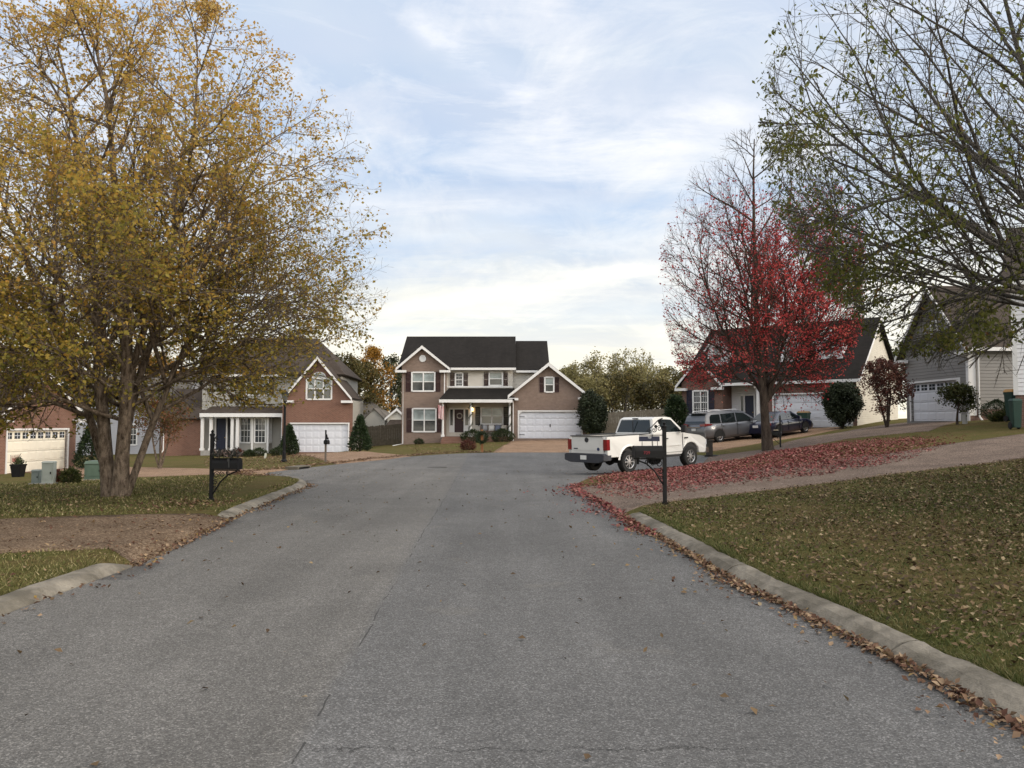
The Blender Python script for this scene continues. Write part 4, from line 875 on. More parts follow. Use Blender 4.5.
def rake(par, apex, l, r, y, w_=.22, t=.05, ret=.45, mat=None):
    mb = MB()
    for e in (l, r):
        mb.prism([(apex[0], apex[1]), (e[0], e[1]), (e[0], e[1] - w_), (apex[0], apex[1] - w_ * 1.25)], y - t, y)
    if ret:
        s = 1 if l[0] < r[0] else -1
        mb.box(l[0] - .02, l[0] + ret + .35, y - t - .04, y + .3, l[1] - w_ - .16, l[1] - w_ + .02); mb.box(r[0] - ret - .35, r[0] + .02, y - t - .04, y + .3, r[1] - w_ - .16, r[1] - w_ + .02)
    return mb.build('gable_trim', mat or white, par)
def post(par, x, y, z0, z1, r=.09, mat=None, square=False, name='porch_post'):
    mb = MB(); mb.box(x - r * 1.5, x + r * 1.5, y - r * 1.5, y + r * 1.5, z0, z0 + .16); mb.box(x - r * 1.4, x + r * 1.4, y - r * 1.4, y + r * 1.4, z1 - .12, z1)
    if square: mb.box(x - r, x + r, y - r, y + r, z0 + .16, z1 - .12)
    else: mb.lathe([(r * 1.1, z0 + .16), (r, z0 + .5), (r * .85, z1 - .2), (r * 1.05, z1 - .12)], (x, y, 0), 14)
    return mb.build(name, mat or white, par)
def downspout(par, x, y, z0, z1, kick=(.0, -.35)):
    mb = MB(); mb.tube([(x, y - .05, z1), (x, y - .05, z0 + .2), (x + kick[0], y - .05 + kick[1], z0 + .03)], .045, 6); return mb.build('downspout', white, par)
def entry_door(par, x0, x1, z0, z1, y, mat, depth=.10):
    d = MB(); d.box(x0, x1, y + depth, y + depth + .05, z0, z1)
    wd = (x1 - x0)
    for (a, b) in ((.12, .46), (.54, .88)):
        for (c, e) in ((.08, .42), (.5, .9)):
            d.box(x0 + wd * a, x0 + wd * b, y + depth - .012, y + depth, z0 + (z1 - z0) * c, z0 + (z1 - z0) * e)
    o = d.build('front_door', mat, par); MB().lathe([(.012, -.06), (.035, -.05), (.035, -.02), (.012, 0)], (x1 - .09, y + depth, z0 + .95), 10, axis='y').build('handle', M('brass', (.35, .22, .07), .3, .05, metal=1), o)
    return o

# ===== two storey brick house at the end of the turning circle
C = House('two_storey_house', 'two storey tan brick house with maroon shutters and a white porch facing down the road', -8.6, 60.0, 0.0)
c4 = lambda cx, cy, ly=0.0: C.p(370 + cx / 4.267, 310 + cy / 4.267, ly)
ho = C.o; MF = .6; GF = -1.2
wx0, wx1 = 0.0, c4(325, 0)[0]; ap = c4(222, 150, -.35); le, re_ = c4(110, 246, -.35), c4(341, 246, -.35); ez = le[1]
def rect(fn, x0, y0, x1, y1, ly=0): a = fn(x0, y0, ly); b = fn(x1, y1, ly); return (a[0], b[0], b[1], a[1])
W1, W2 = rect(c4, 178, 265, 277, 347), rect(c4, 181, 420, 282, 520)
mb = MB(); sl_ = (ap[1] - ez) / (ap[0] - le[0]); gz = lambda x: ap[1] - abs(x - ap[0]) * sl_ - .10
wall(mb, (wx0, 0), (wx1, 0), -.4, [(0, gz(wx0)), (ap[0], gz(ap[0])), (wx1, gz(wx1))], [W1, W2]); wall(mb, (0, 10.4), (0, 0), -.5, [(0, 6.1), (5.2, 9.1), (10.4, 6.1)] if False else [(0, 6.0), (10.4, 6.0)]); wall(mb, (wx1, 0), (wx1, MF + .05), -.4, 6.0)
mb.build('brick_wall', brick_tan, ho)
for Wd in (W1, W2):
    window(ho, *Wd, 0, 2); sw = .40
    shutter(ho, Wd[0] - .05 - sw, Wd[0] - .05, Wd[2] - .03, Wd[3] + .03, 0, maroon); shutter(ho, Wd[1] + .05, Wd[1] + .05 + sw - .02, Wd[2] - .03, Wd[3] + .03, 0, maroon)
v = c4(225, 207); MB().lathe([(.27, -.05), (.27, -.02), (.20, -.015), (.20, 0.0)], (v[0], 0, v[1]), 24, axis='y').build('gable_vent', white, ho)
# main block
mx1 = c4(609, 0, MF)[0]; U1, U2 = rect(c4, 364, 268, 396, 327, MF), rect(c4, 508, 264, 566, 323, MF)
D1 = rect(c4, 338, 420, 424, 522, MF); LW = rect(c4, 473, 416, 567, 488, MF)
mb = MB(); sh = lambda r: (r[0] - wx1, r[1] - wx1, r[2], r[3]); wall(mb, (wx1, MF), (mx1, MF), -.2, 6.15, [sh(U1), sh(U2), sh(D1), sh(LW)])
bx1 = c4(737, 0, 1.0)[0] + .25; wall(mb, (mx1, 1.0), (bx1, 1.0), -.2, 5.95); wall(mb, (bx1, 1.0), (bx1, 9.8), -.2, [(0, 5.95), (4.4, 8.7), (8.8, 5.95)]); wall(mb, (mx1, MF), (mx1, 1.05), 0, 6.15)
wall(mb, (bx1, 10.3), (0, 10.3), -.3, 6.0); mb.poly([(0, 10.4, 6.0), (0, 0.2, 6.0), (0, 5.3, 9.0)]); mb.poly([(mx1, .4, 6.0), (mx1, 10.2, 6.0), (mx1, 5.3, 9.0)])
mb.build('siding_wall', side_cream, ho)
window(ho, *U1, MF, 1, grid=True, blind=False); window(ho, *U2, MF, 1)
for Wd in (U1, U2):
    shutter(ho, Wd[0] - .40, Wd[0] - .06, Wd[2], Wd[3], MF, maroon); shutter(ho, Wd[1] + .06, Wd[1] + .40, Wd[2], Wd[3], MF, maroon)
window(ho, *LW, MF, 2)
shutter(ho, LW[0] - .42, LW[0] - .06, LW[2] - .05, LW[3] + .05, MF, blackp); shutter(ho, LW[1] + .06, LW[1] + .44, LW[2] - .05, LW[3] + .05, MF, blackp)
rz_ = 9.15; er = 6.12; mb = MB()
mb.slab([(-.35, .15, er), (mx1 + .25, .15, er), (mx1 + .25, 5.3, rz_), (-.35, 5.3, rz_)], .14); mb.slab([(-.35, 10.6, er), (mx1 + .25, 10.6, er), (mx1 + .25, 5.3, rz_), (-.35, 5.3, rz_)], .14)
mb.slab([(mx1 + .26, .65, 5.93), (bx1 + .3, .65, 5.93), (bx1 + .3, 5.4, 8.78), (mx1 + .26, 5.4, 8.78)], .14); mb.slab([(mx1 + .26, 10.2, 5.93), (bx1 + .3, 10.2, 5.93), (bx1 + .3, 5.4, 8.78), (mx1 + .26, 5.4, 8.78)], .14)
mb.slab([(le[0], -.38, ez), (ap[0], -.38, ap[1]), (ap[0], 3.6, ap[1]), (le[0], 3.6, ez)], .12); mb.slab([(re_[0], -.38, ez), (ap[0], -.38, ap[1]), (ap[0], 3.6, ap[1]), (re_[0], 3.6, ez)], .12)
# garage wing and porch roofs
ga = c4(762, 223, GF - .35); gl_, gr_ = c4(588, 381, GF - .35), c4(933, 360, GF - .35)
gs = (ga[1] - gr_[1]) / (gr_[0] - ga[0]); gl_ = (gl_[0], ga[1] - (ga[0] - gl_[0]) * gs)
for e in (gl_, gr_): mb.slab([(e[0], GF - .38, e[1]), (ga[0], GF - .38, ga[1]), (ga[0], 6.2, ga[1]), (e[0], 6.2, e[1])], .12)
pe = c4(297, 383, -1.75)[1] + .05; px0 = c4(297, 0, -1.75)[0]; px1 = c4(600, 0, -1.75)[0] + .3
mb.slab([(px0, -1.75, pe), (px1, -1.75, pe), (px1, MF + .1, 4.55), (px0 + .55, MF + .1, 4.55)], .10)
mb.build('roof', roof_black, ho)
rake(ho, (ap[0], ap[1] - .02), (le[0], ez - .02), (re_[0], ez - .02), -.38, .2); rake(ho, (ga[0], ga[1] - .02), (gl_[0], gl_[1] - .02), (gr_[0], gr_[1] - .02), GF - .38, .22)
mb = MB(); mb.box(re_[0], mx1 + .25, .06, .15, er - .20, er - .02); mb.box(mx1 + .26, bx1 + .3, .56, .65, 5.75, 5.92); mb.box(px0, px1 - .15, -1.86, -1.75, pe - .26, pe - .03); mb.box(px0, px0 + .1, -1.75, -.02, pe - .26, pe - .10)
mb.box(wx1 + .03, mx1 - .02, MF - .06, MF - .003, 4.56, 4.68); mb.build('gutter', white, ho)
mb = MB(); mb.box(px0 + .12, px1 - .1, -1.73, MF - .01, pe - .16, pe - .12); mb.build('porch_ceiling', M('porch_ceiling_paint', (.5, .48, .45), .7), ho)
gx0, gx1 = c4(604, 0, GF)[0], c4(921, 0, GF)[0]; GD = rect(c4, 636, 434, 902, 548, GF); GW = rect(c4, 745, 286, 785, 351, GF)
mb = MB(); gz2 = lambda x: ga[1] - abs(x - ga[0]) * gs - .10; shg = lambda r: (r[0] - gx0, r[1] - gx0, r[2], r[3])
wall(mb, (gx0, GF), (gx1, GF), -.1, [(0, gz2(gx0)), (ga[0] - gx0, gz2(ga[0])), (gx1 - gx0, gz2(gx1))], [shg(GD), shg(GW)], depth=.16); wall(mb, (gx1, GF), (gx1, 6.0), -.1, gz2(gx1)); wall(mb, (gx0, 1.0), (gx0, GF), -.1, gz2(gx0))
wall(mb, (gx1, 6.0), (gx0, 6.0), -.1, [(0, gz2(gx1)), (gx1 - ga[0], gz2(ga[0])), (gx1 - gx0, gz2(gx0))]); mb.build('brick_wall', brick_tan, ho)
garage_door(ho, *GD, GF, clip=.22, hard=True); window(ho, *GW, GF, 1)
shutter(ho, GW[0] - .38, GW[0] - .06, GW[2], GW[3], GF, maroon); shutter(ho, GW[1] + .06, GW[1] + .38, GW[2], GW[3], GF, maroon)
# porch
PFZ = c4(360, 541, -1.6)[1]; mb = MB(); mb.box(px0 + .25, gx0 - .02, -1.62, MF - .02, -.2, PFZ)
s0, s1 = c4(306, 0, -2)[0], c4(412, 0, -2)[0]; mb.box(s0, s1, -2.0, -1.64, -.2, PFZ - .17); mb.box(s0, s1, -2.36, -2.01, -.25, PFZ - .34); mb.build('porch_floor', brick_red, ho)
for cx in (313, 431, 596): q = c4(cx, 0, -1.5)[0]; post(ho, q, -1.5, PFZ, pe - .16, .085)
fr = MB(); x0, x1, z0, z1 = D1; dx0, dx1 = c4(362, 0, MF)[0], c4(401, 0, MF)[0]
for a, b in ((x0, x0 + .08), (dx0 - .12, dx0), (dx1, dx1 + .12), (x1 - .08, x1)): fr.box(a, b, MF - .03, MF + .1, z0, z1 - .08)
fr.box(x0, x1, MF - .035, MF + .1, z1 - .08, z1 + .06); fr.box(x0 + .08, dx0 - .12, MF + .0, MF + .1, z0, z0 + .55); fr.box(dx1 + .12, x1 - .08, MF + .0, MF + .1, z0, z0 + .55); dfo = fr.build('door_frame', white, ho)
MB().box(x0 + .08, dx0 - .12, MF + .06, MF + .08, z0 + .55, z1 - .08).build('sidelight', gl_dark, dfo); MB().box(dx1 + .12, x1 - .08, MF + .06, MF + .08, z0 + .55, z1 - .08).build('sidelight', gl_dark, dfo)
entry_door(ho, dx0, dx1, z0, z1 - .08, MF, maroon)
q = c4(437, 426, MF); lm_, nt_, p_, o_ = newmat('lit_lantern_glass'); p_.inputs['Base Color'].default_value = (.9, .7, .4, 1); p_.inputs['Emission Color'].default_value = (1, .62, .25, 1); p_.inputs['Emission Strength'].default_value = 5
mb = MB(); mb.box(q[0] - .05, q[0] + .05, MF - .06, MF - .002, q[1] - .05, q[1] + .22); mb.box(q[0] - .09, q[0] + .09, MF - .24, MF - .06, q[1] + .16, q[1] + .20); lo = mb.build('wall_lantern', blackp, ho)
MB().lathe([(.04, -.14), (.075, -.10), (.075, .12), (.05, .16)], (q[0], MF - .15, q[1]), 10).build('lantern_glass', lm_, lo)
downspout(ho, .12, -.05, -.02, ez - .25, (-.75, -.25)); downspout(ho, gx0 + .12, GF - .02, .1, gl_[1] - .3); downspout(ho, wx1 - .1, -.05, pe + .1, ez - .25, (0, -.1))
# things on and before the porch
q = c4(382, 452, MF); mb = MB(); a = np.linspace(0, 2 * math.pi, 25); mb.tube([(q[0] + .2 * math.cos(t), MF + .05, q[1] + .2 * math.sin(t)) for t in a], .045, 7)
M_tw = M('twig_wreath', (.30, .27, .24), .9, .4, 14); o = mb.build('door_wreath', M_tw, None, 'pale twig wreath hung on the maroon front door', 'wreath', loc=None)
o.location = (C.x, C.y, C.z)
bx0, bx1_ = c4(472, 0, -.2)[0], c4(588, 0, -.2)[0]; be = empty('porch_bench', (C.x, C.y - .1, PFZ), 0, 'long brown porch bench under the window with black shutters', 'bench'); M_wd = M('brown_wood', (.10, .055, .035), .7, .2)
MB().box(bx0, bx1_, -.3, .25, .38, .44).build('seat', M_wd, be); bk = MB()
bk.box(bx0, bx1_, .22, .27, .82, .90); [bk.box(bx0 + k * (bx1_ - bx0) / 11 - .025, bx0 + k * (bx1_ - bx0) / 11 + .025, .23, .26, .44, .82) for k in range(12)]; bk.build('backrest', M_wd, be)
for xx in (bx0 + .05, bx1_ - .05):
    for yy in (-.26, .2): MB().box(xx - .035, xx + .035, yy - .035, yy + .035, 0, .38).build('leg', M_wd, be)
    MB().box(xx - .04, xx + .04, -.3, .25, .62, .67).build('armrest', M_wd, be)
def pillow(x, col, lb, wd=.42):
    V = []; n = 7
    for k in (1, -1):
        for i in range(n):
            for j in range(n):
                u, v_ = i / (n - 1) * 2 - 1, j / (n - 1) * 2 - 1; pu = 1 - .10 * v_ * v_ * (1 - abs(u)); V.append((u * wd / 2, k * .09 * (1 - u * u) ** .6 * (1 - v_ * v_) ** .6, v_ * wd / 2))
    F_ = [(o_ + i * n + j, o_ + i * n + j + 1, o_ + (i + 1) * n + j + 1, o_ + (i + 1) * n + j) for o_ in (0, n * n) for i in range(n - 1) for j in range(n - 1)]
    mb = MB(); mb.mesh(V, F_); return mb.build('throw_pillow', M(col[0], col[1], .95, .1), None, lb, 'pillow', 'pillows on the porch bench', smooth=True, loc=(C.x + x, C.y + -.02, PFZ + .66))
pw = bx1_ - bx0
pillow(bx0 + .15 * pw, ('grey_cloth', (.30, .30, .31)), 'plain grey pillow at the door end of the porch bench'); pillow(bx0 + .40 * pw, ('white_cloth', (.62, .60, .57)), 'white pillow on the porch bench beside the grey one'); pillow(bx0 + .64 * pw, ('blue_grey_cloth', (.16, .18, .24)), 'dark blue grey pillow between two lighter pillows on the bench'); pillow(bx0 + .86 * pw, ('oat_cloth', (.48, .44, .38)), 'oatmeal pillow at the garage end of the porch bench')
for cx, lb, sd in ((431, 'dark leafy garland twisted round the middle white porch post', 1), (596, 'dark leafy garland twisted round the white post by the garage wing', 2)):
    xx = c4(cx, 0, -1.5)[0]; r_ = np.random.default_rng(sd); t = np.linspace(0, 1, 60); P = np.stack([.13 * np.cos(t * 19), .13 * np.sin(t * 19), PFZ + .25 + t * (pe - .5 - PFZ)], 1); P2 = np.repeat(P, 9, 0) + r_.normal(0, .025, (540, 3))
    V, F_, tt = leaf_mesh(P2, rvec(r_, 540), rvec(r_, 540), .07, .035, r_.uniform(size=540)); npmesh('post_garland', V, F_, L_arb, tt, label=lb, cat='garland', group='garlands on the porch posts', loc=(C.x + xx, C.y - 1.5, C.z))
# folded flag on the first post
q = c4(302, 440, -1.75); fl = empty('porch_flag', (C.x + q[0] + .12, C.y - 1.75, C.z + q[1]), 0, 'faded striped flag hanging from the first white porch post', 'flag')
mb = MB(); mb.tube([(.05, .1, -.25), (-.02, -.1, .42), (-.08, -.35, .75)], .014, 6); mb.build('flagpole', M_wd, fl)
mb = MB()
for k in range(7):
    for j in range(6):
        f = lambda a, b: (-.30 + a * .058, -.3 + .05 * math.sin(a * 1.9 + b * .4), .62 - b * .165 - a * .02)
        mb.poly([f(k, j), f(k + 1, j), f(k + 1, j + 1), f(k, j + 1)], k % 2)
mb.build('flag_cloth', [M('flag_faded_red', (.40, .13, .13), .9), M('flag_white', (.55, .52, .52), .9)], fl)
q = gpt(427, 441.5); mb = MB(); mb.lathe([(.16, 0), (.22, .04), (.25, .22), (.22, .24)], (0, 0, 0), 14); pt = empty('white_planter', (q[0], q[1], q[2]), 0, 'small white planter on the grass under the ground floor window', 'planter'); mb.build('pot', white, pt); r_ = np.random.default_rng(4); P = r_.normal(0, .09, (150, 3)) + np.array([0, 0, .28]); V, F_, tt = leaf_mesh(P, rvec(r_, 150) + np.array([0, 0, .6]), rvec(r_, 150), .08, .05, r_.uniform(size=150)); npmesh('leaves', V, F_, M('white_flower', (.6, .58, .56), .8), tt, parent=pt)

# ===== brick garage house at the left of the turning circle
B = House('brick_garage_house', 'red brick house with a white double garage door, bay window and brown grey roof', (282.7 - 512) / FPX * 58, 58.0, -.42, R(2))
b3 = lambda cx, cy, ly=0.0: B.p(200 + cx / 4.655, 320 + cy / 4.655, ly); ho = B.o
ap = b3(547, 168, -.35); le, re_ = b3(384, 362, -.35), b3(742, 366, -.35); s_ = (ap[1] - le[1]) / (ap[0] - le[0]); re_ = (2 * ap[0] - le[0] + .05, le[1])
x1 = b3(716, 0)[0]; gz = lambda x: ap[1] - abs(x - ap[0]) * s_ - .1; GD = rect(b3, 424, 484, 688, 612); GD = (GD[0], GD[1], 0.0, GD[3]); UW = rect(b3, 496, 270, 613, 370)
mb = MB(); wall(mb, (0, 0), (x1, 0), -.4, [(0, gz(0)), (ap[0], gz(ap[0])), (x1, gz(x1))], [GD, UW], depth=.16); wall(mb, (0, 2.5), (0, 0), -.4, gz(0)); mb.build('brick_wall', brick_red, ho)
garage_door(ho, *GD, 0); window(ho, *UW, 0, 3, blind=True)
mb = MB(); n = 12; xc, hw = (UW[0] + UW[1]) / 2, (UW[1] - UW[0]) / 2 * .55
arc = [(xc + hw * math.cos(t), UW[3] + .05 + .42 * math.sin(t)) for t in np.linspace(0, math.pi, n)]; mb.prism(arc, -.05, -.003); ao = mb.build('fanlight', white, ho)
mb = MB(); mb.prism([(xc + (x - xc) * .82, UW[3] + .07 + (z - UW[3] - .05) * .8) for x, z in arc], -.06, -.052); mb.build('pane', gl_blind, ao)
# main block: two storeys, hip at the near end of the ridge
bl = b3(18, 0, 2.2)[0]; wl0 = b3(-165, 0, 1.5)[0]; ME = 6.0; xm = 3.95; mb = MB(); fy = 2.2
BD = rect(b3, 76, 458, 118, 592, fy + .8); SW_ = rect(b3, 212, 262, 318, 350, fy)
wall(mb, (bl, fy), (0, fy), -.2, ME, [(SW_[0] - bl, SW_[1] - bl, SW_[2], SW_[3])]); wall(mb, (x1, .0), (x1, 5), -.4, gz(x1)); wall(mb, (x1, 5), (xm, 5), -.4, [(0, gz(x1)), (x1 - xm, gz(xm))]); wall(mb, (0, fy), (xm, fy), 2, ME); wall(mb, (xm, fy), (xm, 10), -.4, ME); wall(mb, (bl, 10), (bl, fy), -.4, ME); wall(mb, (xm, 10), (bl, 10), -.4, ME)
mb.build('siding_wall', side_taupe, ho); window(ho, *SW_, fy, 2); shutter(ho, SW_[0] - .45, SW_[0] - .06, SW_[2], SW_[3], fy, maroon); shutter(ho, SW_[1] + .06, SW_[1] + .45, SW_[2], SW_[3], fy, maroon)
ry_ = 6.1; rzz = b3(450, 85, ry_)[1]; rr_ = b3(545, 85, ry_)[0]; mb = MB(); E0, E1, Y0, Y1 = bl - .4, xm + .35, fy - .4, 10.4
mb.slab([(E0, Y0, ME), (E1, Y0, ME), (rr_, ry_, rzz), (E0 + 2.2, ry_, rzz)], .14); mb.slab([(E1, Y1, ME), (E0, Y1, ME), (E0 + 2.2, ry_, rzz), (rr_, ry_, rzz)], .14); mb.slab([(E1, Y0, ME), (E1, Y1, ME), (rr_, ry_, rzz)], .14); mb.slab([(E0, Y1, ME), (E0, Y0, ME), (E0 + 2.2, ry_, rzz)], .14)
for e in (le, re_): mb.slab([(e[0], -.38, e[1]), (ap[0], -.38, ap[1]), (ap[0], 4.6, ap[1]), (e[0], 4.6, e[1])], .12)
# brick side wing roof
wb = b3(18, 0, 1.5)[0]; mb.slab([(wl0 - .3, 1.1, 2.55), (wb, 1.1, 2.55), (wb, 5, 5.0), (wl0 - .3, 5, 5.0)], .12); mb.slab([(wl0 - .3, 8.9, 2.55), (wb, 8.9, 2.55), (wb, 5, 5.0), (wl0 - .3, 5, 5.0)], .12)
pz = b3(150, 433, .55)[1]; mb.slab([(b3(8, 0, .4)[0], .45, pz), (-.05, .45, pz), (-.05, fy, pz + .55), (b3(8, 0, .4)[0] + .3, fy, pz + .55)], .10)
mb.build('roof', roof_brown, ho); rake(ho, (ap[0], ap[1] - .02), (le[0], le[1] - .02), (re_[0], re_[1] - .02), -.38, .2)
mb = MB(); mb.box(E0, -.2, Y0 - .09, Y0, ME - .2, ME - .02); mb.box(b3(8, 0, .4)[0], -.08, .36, .45, pz - .30, pz - .02); mb.build('gutter', white, ho)
mb = MB(); wall(mb, (wl0, 1.5), (wb, 1.5), -.4, 2.6); wall(mb, (wl0, 8.5), (wl0, 1.5), -.4, [(0, 2.6), (3.5, 4.9), (7, 2.6)]); wall(mb, (wb, 8.5), (wl0, 8.5), -.4, 2.6); mb.build('brick_wall', brick_red, ho); downspout(ho, wl0 + .15, 1.5, -.1, 2.45)
mb = MB(); mb.box(b3(15, 0, .6)[0], b3(190, 0, .6)[0], .6, fy - .01, -.3, .12); mb.build('porch_floor', concrete, ho)
for cx in (22, 62, 160, 184): post(ho, b3(cx, 0, .75)[0], .75, .12, pz - .30, .10, square=True)
mb = MB(); wall(mb, (b3(30, 0, fy - .05)[0], fy - .05), (b3(185, 0, fy - .05)[0], fy - .05), 0, pz); mb.build('siding_wall', side_taupe, ho)
D2 = rect(b3, 76, 458, 120, 600, fy - .15); entry_door(ho, D2[0], D2[1], .12, D2[3], fy - .2, navy); fr = MB(); fr.box(D2[0] - .10, D2[0], fy - .2, fy - .06, .12, D2[3] + .1); fr.box(D2[1], D2[1] + .10, fy - .2, fy - .06, .12, D2[3] + .1); fr.box(D2[0], D2[1], fy - .2, fy - .06, D2[3], D2[3] + .1); fr.build('door_frame', white, ho)
S2 = rect(b3, 128, 458, 150, 590, fy - .1); MB().box(S2[0], S2[1], fy - .1, fy - .06, .3, S2[3]).build('sidelight', gl_dark, ho)
# bay: three faces
ba, bb, bc, bd = (b3(190, 0, 1.9)[0], 1.9), (b3(250, 0, 1.0)[0], 1.15), (b3(322, 0, 1.0)[0], 1.15), (b3(345, 0, 1.9)[0] , 1.9)
bay = MB(); bz1 = pz - .3; bt = b3(260, 455, 1.1)[1]; bbm = b3(260, 572, 1.1)[1]; fram = []
for a, b in ((ba, bb), (bb, bc), (bc, bd)):
    Lw = math.hypot(b[0] - a[0], b[1] - a[1]); wall(bay, a, b, -.4, bz1, [(.16, Lw - .16, bbm, bt)], depth=.08)
wall(bay, (bd[0], 1.9), (-.02, 1.9), -.4, bz1); bay.build('siding_wall', side_taupe, ho)
for a, b in ((ba, bb), (bb, bc), (bc, bd)):
    Lw = math.hypot(b[0] - a[0], b[1] - a[1]); ang = math.atan2(b[1] - a[1], b[0] - a[0]); wo_ = window(ho, .16, Lw - .16, bbm, bt, 0, 1, grid=True, blind=False, fw=.06, depth=.07); wo_.location = (a[0], a[1], 0); wo_.rotation_euler = (0, 0, ang)
mb = MB()
for a in (ba, bb, bc): mb.box(a[0] - .07, a[0] + .07, a[1] - .07, a[1] + .02, -.1, bz1)
mb.build('corner_board', white, ho)
downspout(ho, -.12, .35, -.2, pz - .3)

# ===== creamy garage of the nearest house on the far side of the three stemmed tree
A = House('side_garage_house', 'brick house with a creamy panelled garage door with small square lights, facing the lawn', -25.5, 39.0, -.83, R(87))
ho = A.o; GD = (0, 4.85, .02, 2.2); mb = MB(); wall(mb, (-.55, 0), (5.6, 0), -.4, [(0, 3.2), (3.08, 5.2), (6.15, 3.2)], [(GD[0] + .55, GD[1] + .55, GD[2], GD[3])], depth=.16); wall(mb, (5.6, 0), (5.6, 8), -.4, 3.2); wall(mb, (-.55, 8), (-.55, 0), -.4, 3.2); wall(mb, (5.6, 8), (-.55, 8), -.4, [(0, 3.2), (3.08, 5.2), (6.15, 3.2)]); mb.build('brick_wall', brick_red, ho)
garage_door(ho, *GD, 0, lites=True, cols=8, mat=M('cream_door_paint', (.76, .70, .58), .5, .04)); mb = MB(); mb.slab([(-.95, -.35, 3.0), (2.53, -.35, 5.35), (2.53, 8.3, 5.35), (-.95, 8.3, 3.0)], .12); mb.slab([(6.0, -.35, 3.0), (2.53, -.35, 5.35), (2.53, 8.3, 5.35), (6.0, 8.3, 3.0)], .12); mb.build('roof', roof_brown, ho); rake(ho, (2.53, 5.33), (-.95, 2.98), (6.0, 2.98), -.35, .2)
mb = MB(); wall(mb, (-9, .6), (-.56, .6), -.5, 5.4, [(.9 + 6, 2.0 + 6, 1.0, 2.4)]); wall(mb, (-9, 9), (-9, .6), -.5, 5.4); mb.build('siding_wall', side_pale, ho); window(ho, -2.1, -1.0, 1.0, 2.4, .6, 1)
mb = MB(); mb.slab([(-9.4, .2, 5.4), (0, .2, 5.4), (0, 4.8, 8.2), (-9.4, 4.8, 8.2)], .14); mb.slab([(-9.4, 9.4, 5.4), (0, 9.4, 5.4), (0, 4.8, 8.2), (-9.4, 4.8, 8.2)], .14); mb.build('roof', roof_brown, ho)
mb = MB(); wall(mb, (-.57, .62), (-.57, 9), 3.0, [(0, 5.4), (4.2, 8.1), (8.4, 5.4)]); mb.build('siding_wall', side_pale, ho)

# ===== blue grey sided neighbour glimpsed behind the trunk
p = at(118, 450, 66); N_ = House('grey_sided_house', 'blue grey sided house glimpsed behind the trunk of the gold leaved tree', p[0], 66.0, -.7); ho = N_.o; q1 = N_.p(170, 450)[0]
mb = MB(); wall(mb, (-4, 0), (q1 + .6, 0), -.6, 4.6, [(4.6, 5.6, .6, 2.4)]); wall(mb, (q1 + .6, 0), (q1 + .6, 7), -.6, [(0, 4.6), (3.5, 6.6), (7, 4.6)]); wall(mb, (-4, 7), (-4, 0), -.6, [(0, 4.6), (3.5, 6.6), (7, 4.6)]); wall(mb, (q1 + .6, 7), (-4, 7), -.6, 4.6); mb.build('siding_wall', side_bluegrey, ho)
window(ho, .6, 1.6, .6, 2.4, 0, 1, grid=True, blind=False); mb = MB(); mb.slab([(-4.3, -.4, 4.5), (q1 + 1, -.4, 4.5), (q1 + 1, 3.5, 6.75), (-4.3, 3.5, 6.75)], .13); mb.slab([(-4.3, 7.4, 4.5), (q1 + 1, 7.4, 4.5), (q1 + 1, 3.5, 6.75), (-4.3, 3.5, 6.75)], .13); mb.build('roof', roof_grey, ho); mb = MB(); mb.box(-4.3, q1 + 1, -.48, -.4, 4.3, 4.48); mb.build('gutter', white, ho)

# ===== dormer house on the right of the circle
ra = R(-38); hx, hy = 21.6 - 11.8 * math.cos(ra), 48.5 - 11.8 * math.sin(ra)
D = House('dormer_house', 'brick house with white dormers, navy door and creamy side wall behind the red maple', hx, hy, 1.45, ra); ho = D.o
c7 = lambda cx, cy, ly=0.0: D.p(660 + cx / 4.267, 300 + cy / 4.267, ly); LX = 11.8; EV = c7(700, 338, -.35)[1]; DP = 12.0
GD = rect(c7, 480, 408, 760, 540); GD = (GD[0], GD[0] + 4.9, .03, 2.2); gx1 = max(LX, GD[1] + .35); LX = gx1
Bw0, Bw1 = 0.0, c7(262, 0)[0]; Rw1 = c7(425, 0)[0]; W_ = rect(c7, 140, 387, 206, 488); bap = c7(162, 245, -.35); ble, bre = c7(66, 366, -.35), c7(266, 355, -.35); bs = (bap[1] - ble[1]) / (bap[0] - ble[0]); bre = (2 * bap[0] - ble[0], ble[1]); gz = lambda x: bap[1] - abs(x - bap[0]) * bs - .1
mb = MB(); wall(mb, (Bw0, 0), (Bw1, 0), -.8, [(0, gz(0)), (bap[0], gz(bap[0])), (Bw1, gz(Bw1))], [W_]); wall(mb, (Rw1, .25), (LX, .25), -.5, EV - .05, [(GD[0] - Rw1, GD[1] - Rw1, GD[2], GD[3])], depth=.16); wall(mb, (Bw1, 0), (Bw1, 1.6), -.5, EV); wall(mb, (0, 8), (0, 0), -.8, EV - .1); wall(mb, (Rw1, 1.6), (Rw1, .25), -.5, EV - .05); mb.build('brick_wall', brick_dark, ho)
garage_door(ho, *GD, .25); window(ho, *W_, 0, 2, grid=True, blind=False); shutter(ho, W_[0] - .46, W_[0] - .06, W_[2] - .04, W_[3] + .04, 0, navy); shutter(ho, W_[1] + .06, W_[1] + .46, W_[2] - .04, W_[3] + .04, 0, navy)
